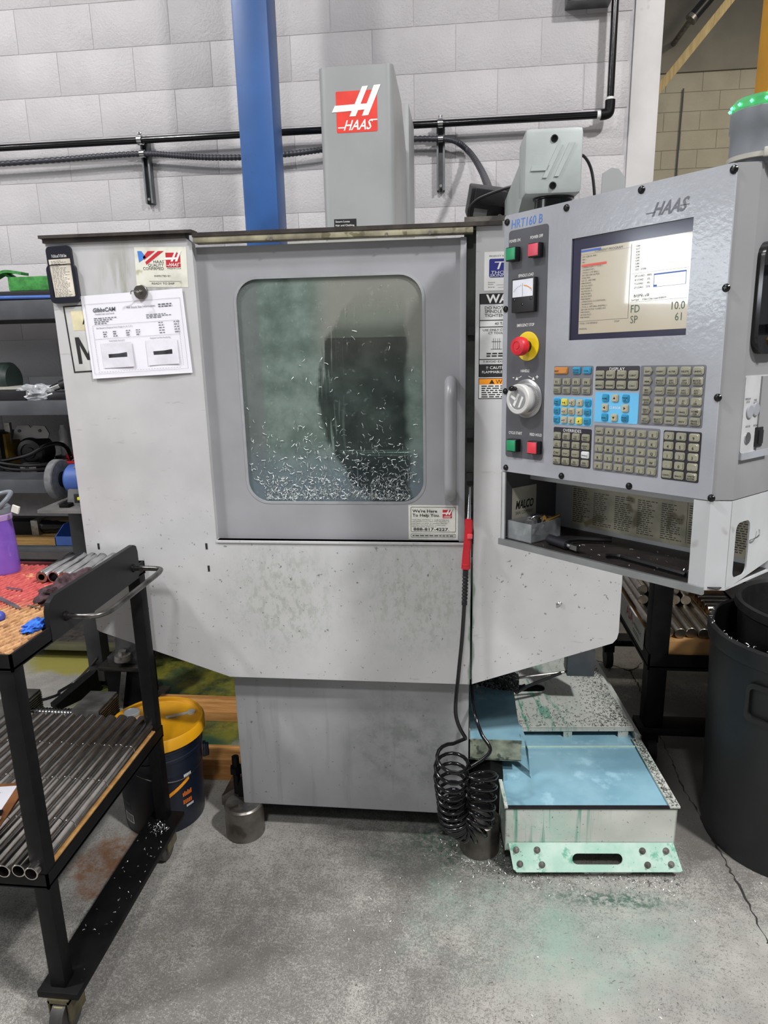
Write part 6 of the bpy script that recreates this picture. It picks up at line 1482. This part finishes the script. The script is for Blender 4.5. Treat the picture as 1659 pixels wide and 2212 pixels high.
# ------------------------------------------------------------------ rack against the wall
RY0, RY1, RX0, RX1 = 3.12, 3.74, -3.45, -1.28
rk = thing('storage_rack', 'grey steel storage rack standing along the block wall', 'rack', ((RX0+RX1)/2, 3.4, 0))
for x in (RX0, RX1-.06):
    for y in (RY0, RY1-.06): MB().box(x, x+.06, y, y+.06, 0, 1.80).build('upright', M_rack, rk)
def zof(py): return PY(60, py, RY0).z
SH = {}
for i, (t0, b0) in enumerate(((648, 690), (866, 897), (1036, 1065), (1182, 1192), (1390, 1402))):
    zt_, zb__ = zof(t0), zof(b0); SH[i] = zt_
    MB().box(RX0, RX1, RY0-.004, RY0+.04, zb__, zt_, bev=.003).build('beam', M_rack if i < 4 else mat('olive_beam', '55533f', .5), rk)
    MB().box(RX0, RX1, RY1-.04, RY1, zb__, zt_).build('beam', M_rack, rk)
    if i in (0, 1, 2, 4): MB().box(RX0, RX1, RY0+.04, RY1-.04, zt_-.02, zt_-.004).build('deck', M_rack if i != 4 else M_dsteel, rk)
    else:
        for j in range(6): MB().box(RX0, RX1, RY0+.045+.095*j, RY0+.045+.095*j+.085, zt_-.022, zt_-.002, bev=.002).build('deck_slat', M_woodd, rk)
# dark dusty back sheet behind the lower shelves
def oR(x, y, dy=.12): return PY(x, y, RY0+dy)
# top shelf
z0 = SH[0]-.004
tag(MB().box(-3.3, oR(160, 640, .03).x, RY0+.01, RY0+.10, z0, z0+.045, bev=.003).build('steel_bar', M_black), 'long black steel bar under the green strap on the top shelf', 'bar')
gs = thing('lifting_sling', 'bright green webbing sling folded on the top rack shelf', 'sling', tuple(oR(60, 635)))
M_gs = mat('green_webbing', '37803a', .8, n=(40, .15), bump=(220, .6, .003))
xs = oR(55, 620).x; zs = z0+.046
MB().box(xs-.02, xs+.5, RY0+.02, RY0+.09, zs, zs+.062, bev=.006).build('folded_strap', M_gs, gs)
def ribbon(pts, wd, th, nrm):
    mb = MB(); vs = []; n = len(pts); nrm = Vector(nrm)
    for i, p in enumerate(pts):
        d = (pts[min(i+1, n-1)]-pts[max(i-1, 0)]).normalized(); u = d.cross(nrm).normalized()
        for a_, b_ in ((-1, -1), (1, -1), (1, 1), (-1, 1)): vs.append(p+nrm*a_*wd/2+u*b_*th/2)
    fs = [(i*4+k, i*4+(k+1) % 4, (i+1)*4+(k+1) % 4, (i+1)*4+k) for i in range(n-1) for k in range(4)]+[(3, 2, 1, 0), tuple((n-1)*4+k for k in range(4))]
    return mb.add(vs, fs)
ribbon(spline([Vector((xs+.05, RY0+.05, zs+.075)), Vector((xs-.03, RY0+.04, zs+.085)), Vector((xs-.12, RY0+.03, zs+.045)), Vector((xs-.20, RY0+.03, zs+.012)), Vector((xs-.3, RY0+.04, zs+.008))], 8), .06, .012, (0, 1, 0)).build('strap_loop', M_gs, gs)
ribbon(spline([Vector((xs+.0, RY0+.06, zs+.05)), Vector((xs-.06, RY0+.06, zs+.085)), Vector((xs-.14, RY0+.07, zs+.08)), Vector((xs-.21, RY0+.07, zs+.04)), Vector((xs-.3, RY0+.06, zs+.03))], 8), .05, .012, (0, 1, 0)).build('strap_loop', M_gs, gs)
tag(MB().cyl((-3.3, RY0-.001, z0+.030), (oR(160, 648, .0).x, RY0-.001, z0+.0135), .0085, seg=12).build('blue_rod', mat('rod_blue', '3f5fa8', .35)), 'long thin blue rod lying along the front of the top shelf', 'rod')
# second shelf
z1_ = SH[1]-.004
c_ = oR(0, 800, .2)
mc = thing('motor_can', 'dark green cylindrical motor lying on the second shelf', 'motor', (c_.x-.1, c_.y, z1_))
ml = Matrix.Translation((c_.x-.19, RY0+.2, z1_+.095)) @ Matrix.Rotation(PI/2, 4, 'Y')
MB().lathe([(0, 0), (.078, 0), (.078, .19), (.07, .195)], 32, M=ml).build('body', mat('dark_green', '1f4a34', .4, n=(6, .1)), mc)
MB().lathe([(.082, .19), (.084, .2), (.084, .245), (.07, .26), (0, .262)], 32, M=ml).build('end_bell', mat('green_black', '23302c', .45), mc)
MB().box(c_.x-.15, c_.x+.0, RY0+.12, RY0+.28, z1_, z1_+.025).build('saddle', mat('green_black', '23302c'), mc)
tag(MB().box(-3.2, oR(62, 850, .05).x, RY0+.02, RY0+.16, z1_, z1_+.05, bev=.003).build('flat_case', M_black), 'flat black case at the front of the second shelf', 'case')
tag(MB().box(-3.1, oR(65, 830, .12).x, RY0+.10, RY0+.24, z1_+.052, z1_+.064).build('flat_strip', mat('strip_pale', 'a8a69c', .5)), 'pale flat strip lying over the black case', 'strip')
bm = bmesh.new(); bmesh.ops.create_icosphere(bm, subdivisions=4, radius=1)
for v in bm.verts:
    c = v.co*(1+mnoise.noise(v.co*3)*.35+mnoise.noise(v.co*8)*.2); v.co = Vector((c.x*.10, c.y*.05, max(c.z, -.6)*.045))
pb_ = oR(80, 848, .06)
tag(MB().bm(bm, Matrix.Translation((pb_.x, RY0+.07, z1_+.03))).build('plastic_bag', M_film, ang=30), 'crumpled clear plastic bag on the second shelf', 'plastic bag')
pt = oR(125, 842, .06)
pa = thing('tool_holder', 'chrome and black tool holder on the second shelf beside the bag', 'tool holder', (pt.x, RY0+.06, z1_))
MB().cyl((pt.x-.03, RY0+.06, z1_+.055), (pt.x+.02, RY0+.06, z1_+.072), .016, seg=18).build('shank', M_steel, pa)
MB().cyl((pt.x+.02, RY0+.06, z1_+.072), (pt.x+.06, RY0+.06, z1_+.085), .022, seg=18).build('flange', M_black, pa)
MB().box(pt.x-.05, pt.x+.07, RY0+.03, RY0+.10, z1_, z1_+.042, bev=.012).build('clamp', M_black, pa)
MB().cyl((pt.x-.06, RY0+.04, z1_+.02), (pt.x-.01, RY0+.035, z1_+.035), .008, seg=12).build('pin', M_steel, pa)
# third shelf
z2 = SH[2]-.004; RY3 = RY0+.2
bx_ = oR(10, 990, 0.300)
tag(MB().box(bx_.x-.12, bx_.x+.02, RY3+.05, RY3+.2, z2, z2+.2, bev=.004).build('black_box', M_black), 'black box at the end of the cable pile on the third shelf', 'box')
tag(MB().box(bx_.x+.022, bx_.x+.036, RY3+.08, RY3+.2, z2, z2+.19).build('yellow_box', mat('box_yellow', '7d6420', .6)), 'narrow yellow box beside the black box on the rack', 'box')
mo = oR(72, 978, 0.340)
mm = thing('spindle_motor', 'black round motor with a steel mounting plate on the third shelf', 'motor', (mo.x, RY3+.2, z2))
MM = Matrix.Translation((mo.x, RY3+.12, z2+.085)) @ Matrix.Rotation(PI/2, 4, 'X')
MB().lathe([(0, -.10), (.08, -.10), (.08, 0), (.07, .012), (.05, .015), (.048, .008), (.03, .008), (.028, .014), (0, .014)], 32, M=MM).build('housing', M_black, mm)
MB().prism([(-.10, .07), (-.085, .12), (-.06, .145), (.0, .145), (.01, .13), (.03, .145), (.09, .14), (.11, .10), (.10, .075)], -.02, -.012, M=MM).build('mount_plate', mat('plate_grey', '7d7b78', .4, .6), mm)
for u_, v_ in ((-.055, .115), (.06, .115)): MB().cyl((u_, v_, -.014), (u_, v_, -.008), .008, seg=14, M=MM).build('bolt_hole', M_black, mm)
MB().box(-.13, -.10, .05, .16, -.02, .0, M=MM).build('side_arm', M_dsteel, mm)
for j, (dz, lab) in enumerate(((.012, 'lower black cable loop draped before the round motor'), (.035, 'middle black cable loop draped before the round motor'), (.075, 'upper black cable rising across the round motor'))):
    if j < 2: pts = [(mo.x-.16, RY3+.03, z2+.06), (mo.x-.10, RY3+.02, z2+dz+.012), (mo.x+.02, RY3+.015, z2+dz), (mo.x+.14, RY3+.02, z2+dz+.006), (mo.x+.24, RY3+.06, z2+dz+.02)]
    else: pts = [(mo.x-.15, RY3+.05, z2+.05), (mo.x-.05, RY3+.04, z2+.065), (mo.x+.05, RY3+.04, z2+.09), (mo.x+.13, RY3+.05, z2+.13), (mo.x+.19, RY3+.07, z2+.14), (mo.x+.22, RY3+.1, z2+.11), (mo.x+.23, RY3+.12, z2+.02)]
    tag(MB().tube(spline(pts, 8), .0105, 8).build('cable', M_gloss), lab, 'cable')
tag(MB().cyl((mo.x-.36, RY3+.04, z2+.085), (mo.x-.13, RY3+.05, z2+.088), .0085, seg=12).build('steel_rod', M_steel), 'bright steel rod leaning into the cables on the third shelf', 'rod')
wbt = oR(132, 938, 0.400)
wo_ = thing('spray_bottle', 'small white bottle standing at the back of the third shelf', 'bottle', (wbt.x, RY3+.22, z2))
MB().lathe([(0, 0), (.022, 0), (.022, .13), (.012, .15), (.012, .165), (0, .165)], 20, M=Matrix.Translation((wbt.x, RY3+.22, z2+.055))).build('body', M_white, wo_)
MB().box(wbt.x-.04, wbt.x+.04, RY3+.18, RY3+.26, z2, z2+.056).build('stand_block', M_black, wo_)
rbn = oR(145, 1000, 0.230)
rn = MB()
x0_, x1_ = oR(120, 1000, 0.230).x, oR(120, 1000, 0.230).x+.30
for args in ((x0_, x1_, RY3+.01, RY3+.014, z2, z2+.055), (x0_, x0_+.004, RY3+.01, RY3+.14, z2, z2+.055), (x1_-.004, x1_, RY3+.01, RY3+.14, z2, z2+.055), (x0_, x1_, RY3+.136, RY3+.14, z2, z2+.075), (x0_, x1_, RY3+.01, RY3+.14, z2, z2+.003), (x0_-.008, x1_, RY3+.0, RY3+.012, z2+.048, z2+.06)): rn.box(*args)
tag(rn.build('parts_tray', M_red), 'red plastic parts bin on the third shelf above the grinder', 'bin')
for j in range(5):
    a_ = random.uniform(-.5, .5); xc = x0_+.03+.05*j
    tag(MB().cyl((xc, RY3+.05, z2+.012), (xc+.05*math.cos(a_), RY3+.08, z2+.075+.02*math.sin(a_*3)), .006, seg=8).build('drill_shank', M_steel), 'bright tool shank poking out of the red bin', 'tool', 'tool shanks in the red bin')
sb_ = oR(65, 1020, 0.230)
bk_ = thing('steel_block', 'small steel block with a bolt hole at the third shelf edge', 'block', (sb_.x, RY3+.03, z2))
MB().box(sb_.x-.04, sb_.x+.05, RY3+.01, RY3+.05, z2, z2+.045, bev=.004).build('block', M_dsteel, bk_); MB().cyl((sb_.x+.0, RY3+.008, z2+.025), (sb_.x, RY3+.012, z2+.025), .010, seg=16).build('hole', M_black, bk_)
for j in range(4): tag(MB().box(mo.x-.4, mo.x+.02-.03*j, RY3+.06+.03*j, RY3+.08+.03*j, z2, z2+.006+.004*j).build('flat_bar', M_dsteel), 'flat steel bar lying on the third shelf under the cables', 'bar', 'flat bars on the third shelf')
# fourth deck, wooden
z3_ = SH[3]-.002
sp_ = oR(70, 1135, .2)
sd = thing('router_spindle', 'black router spindle with a square grey body on the wood deck', 'spindle', (sp_.x, RY0+.25, z3_))
MB().box(sp_.x-.16, sp_.x-.02, RY0+.22, RY0+.30, z3_, z3_+.075, bev=.004).build('body', M_blackp, sd)
MB().box(sp_.x-.02, sp_.x+.02, RY0+.215, RY0+.305, z3_, z3_+.082, bev=.003).build('flange', M_dsteel, sd)
MB().lathe([(.034, 0), (.036, .03), (.031, .06), (.033, .085), (.026, .10), (.026, .12), (.012, .15), (0, .155)], 24, M=Matrix.Translation((sp_.x+.02, RY0+.26, z3_+.04)) @ Matrix.Rotation(PI/2, 4, 'Y')).build('nose', M_gloss, sd)
bb_ = oR(140, 1178, .06)
b3 = MB(); bxx = bb_.x-.03
for args in ((0, .16, 0, .004, 0, .05), (0, .16, .14, .144, 0, .09), (0, .16, 0, .144, 0, .004)): b3.box(*args, M=Matrix.Translation((bxx, RY0+.03, z3_)))
for xx in (0, .156): b3.prism([(0, 0), (.144, 0), (.144, .09), (.09, .09), (0, .045)], 0, .004, M=frame((bxx+xx, RY0+.03, z3_), (0, 1, 0), (0, 0, 1)))
tag(b3.build('hopper_bin', mat('bin_blue', '2f4f8c', .45)), 'blue open fronted plastic bin on the wood deck', 'bin')

# ------------------------------------------------------------------ cart at the right with bar stock
QX, QY = .69, 2.43
c2 = thing('stock_cart', 'black steel cart of aluminium bar stock behind the pendant', 'cart', (QX+.4, QY+.4, 0))
QL = .072; QX1, QY1 = 1.62, 3.28
for x0 in (QX, QX1-QL):
    for y0 in (QY, QY1-QL): MB().box(x0+.0015, x0+QL-.0015, y0+.0015, y0+QL-.0015, .13, .95, bev=.004).build('leg', M_blackp, c2)
for y0 in (QY, QY1-QL):
    MB().box(QX-.02, QX1+.02, y0-.01, y0+QL+.01, .125, .155, bev=.002).build('base_bar', M_blackp, c2)
    for x0 in (QX+.036, QX1-.036):
        MB().cyl((x0-.016, y0+.03, .052), (x0+.016, y0+.03, .052), .052, seg=24).build('caster_wheel', M_rubber, c2); MB().box(x0-.024, x0+.024, y0+.005, y0+.055, .085, .126).build('caster_fork', M_blackp, c2)
for nm, z0, z1 in (('shelf_frame', .388, .450), ('top_frame', .93, .985)):
    MB().box(QX, QX1, QY, QY+.006, z0, z1).box(QX, QX1, QY1-.006, QY1, z0, z1).box(QX, QX+.006, QY, QY1, z0, z1).box(QX1-.006, QX1, QY, QY1, z0, z1).box(QX, QX1, QY, QY1, z0+.01, z0+.016).build(nm, M_blackp, c2)
MB().box(QX+.3, QX1, QY-.002, QY+.01, .95, 1.10).build('end_plate', M_blackp, c2)
tag(MB().box(QX+.012, QX1-.01, QY+.010, QY1-.01, .405, .500, bev=.003).build('cardboard_pad', mat('cardboard', '9a7345', .8, n=(10, .1), bump=(120, .3, .002))), 'brown cardboard pad under the bar stock', 'cardboard')
zb4 = .501
asx = tag(MB().box(QX-.006, QX+.0, QY+.08, QY+.56, .430, .520).build('box_panel', mat('carton_white', 'b5b3ad', .7)), 'white carton flap with red letters on the cart side', 'carton')
afr = frame((QX-.0065, QY+.36, .446), (0, -1, 0), (0, 0, 1))
MB().text('ASA', 0.02, .025, .045, .0004, afr, sx=.95).build('red_letters', M_redd, asx, smooth=False)
k = MB().text('HYDRAULIC', .14, .028, .016, .0004, afr); textlines(k, .14, .26, .02, .0, 2, afr, .0004, .4); k.build('grey_letters', M_inkg, asx, smooth=False)
rd = MB().lathe([(0, -.185), (.0185, -.185), (.0195, -.184), (.0195, .184), (.0185, .185), (0, .185)], 22).mesh('round_bar'); rd.materials.append(mat('aluminium_bar', 'b7b0a6', .28, 1.0, n=(20, .08)))
for i in range(6):
    for s_ in range(2):
        tag(obj('round_bar', rd, None, None, Matrix.Translation((QX+.033+.0415*i, QY+.03+.185+.372*s_+(.0, .01, .004, .012, .006, .0)[i], zb4+.0198)) @ Matrix.Rotation(PI/2, 4, 'X')), 'aluminium round bar lying lengthwise, %s from the carton flap, %s end of its line' % (ORD[i], ('trash can', 'wall')[s_]), 'bar', 'round bars lying lengthwise on the cart shelf')
for i in range(9):
    tag(obj('round_bar', rd, None, None, Matrix.Translation((QX+.285+.187, QY+.07+.042*i, zb4+.0198)) @ Matrix.Rotation(PI/2, 4, 'Y')), 'round bar lying crosswise on the cart shelf, %s from the trash can' % ORD[i], 'bar', 'round bars lying crosswise on the cart shelf')
for i in range(5):
    tag(obj('round_bar', rd, None, None, Matrix.Translation((QX+.20+.187, QY+.56+.02*i, zb4+.06+.036*i)) @ Matrix.Rotation(PI/2, 4, 'Y')), 'round bar in the stepped pile at the back of the shelf, %s from the bottom' % ORD[i], 'bar', 'stepped pile of round bars')
for i in range(10):
    tag(obj('round_bar', rd, None, None, Matrix.Translation((QX+.04+.041*(i % 5), QY+.46+.02*(i//5), zb4+.058+.034*(i//5))) @ Matrix.Rotation(PI/2, 4, 'X')), 'round bar in the %s upper layer of the shelf, %s from the carton flap' % (ORD[i//5], ORD[i % 5]), 'bar', 'upper layer of round bars')
gb = thing('steel_bin', 'grey sheet steel bin standing on the bar stock cart', 'bin', (1.2, QY+.25, zb4))
MB().box(QX+.40, QX+.78, QY+.24, QY+.247, zb4+.04, zb4+.31).box(QX+.40, QX+.407, QY+.24, QY+.55, zb4+.04, zb4+.31).box(QX+.40, QX+.78, QY+.543, QY+.55, zb4+.04, zb4+.31).box(QX+.773, QX+.78, QY+.24, QY+.55, zb4+.04, zb4+.31).box(QX+.40, QX+.78, QY+.24, QY+.55, zb4+.04, zb4+.047).build('shell', mat('bin_grey', '6d6f70', .5, n=(8, .08)), gb)
MB().box(QX+.62, QX+.72, QY+.236, QY+.2405, zb4+.18, zb4+.23).build('handle_slot', M_black, gb)

# ------------------------------------------------------------------ trash can
TC = Matrix.Translation((1.05, 2.07, 0))
tc = thing('trash_can', 'large round black plastic trash can with a chip covered rim', 'trash can', (1.05, 2.07, 0))
MB().lathe([(0, .002), (.225, .002), (.24, 0), (.243, .01), (.266, .60), (.268, .66), (.276, .665), (.280, .69), (.280, .715), (.274, .722), (.264, .718), (.260, .70), (.235, .02), (0, .02)], 64, M=TC).build('body', mat('can_black', '17181a', .5, n=(8, .12), bump=(50, .1, .002)), tc)
for a_ in (-134, 46):
    HM = TC @ Matrix.Rotation(R(a_), 4, 'Z')
    MB().prism(rrect(-.055, .055, .50, .62, .02), .258, .275, holes=[rrect(-.045, .045, .515, .605, .014)], M=HM @ frame((0, 0, 0), (0, 1, 0), (0, 0, 1))).build('handle_frame', M_rubber, tc)
inn = thing('waste_bucket', 'smaller black bucket sitting inside the mouth of the trash can', 'bucket', (1.12, 2.13, .62))
IM = Matrix.Translation((1.065, 2.085, .0)) @ Matrix.Rotation(R(1.5), 4, 'Y')
MB().lathe([(0, .60), (.215, .60), (.226, .755), (.238, .765), (.238, .79), (.230, .795), (.220, .785), (.205, .66), (0, .65)], 48, M=IM).build('body', M_rubber, inn)
stuff(chip_mesh([((1.085+r_*math.cos(a_), 2.11+r_*math.sin(a_), .645+.05*(1-r_/.2)*random.random()), (0, 0, 1)) for r_, a_ in ((.19*math.sqrt(random.random()), random.random()*2*PI) for _ in range(420))], (.006, .022), .0016).build('waste_chips', mat('chip_grey', 'a3a4a1'), inn, smooth=False))
stuff(chip_mesh([((1.05+r_*math.cos(a_), 2.07+r_*math.sin(a_), .7225), (0, 0, 1)) for r_, a_ in ((random.uniform(.262, .278), random.uniform(2.5, 5.2)) for _ in range(70))], (.004, .012)).build('rim_chips', M_chip, tc, smooth=False))
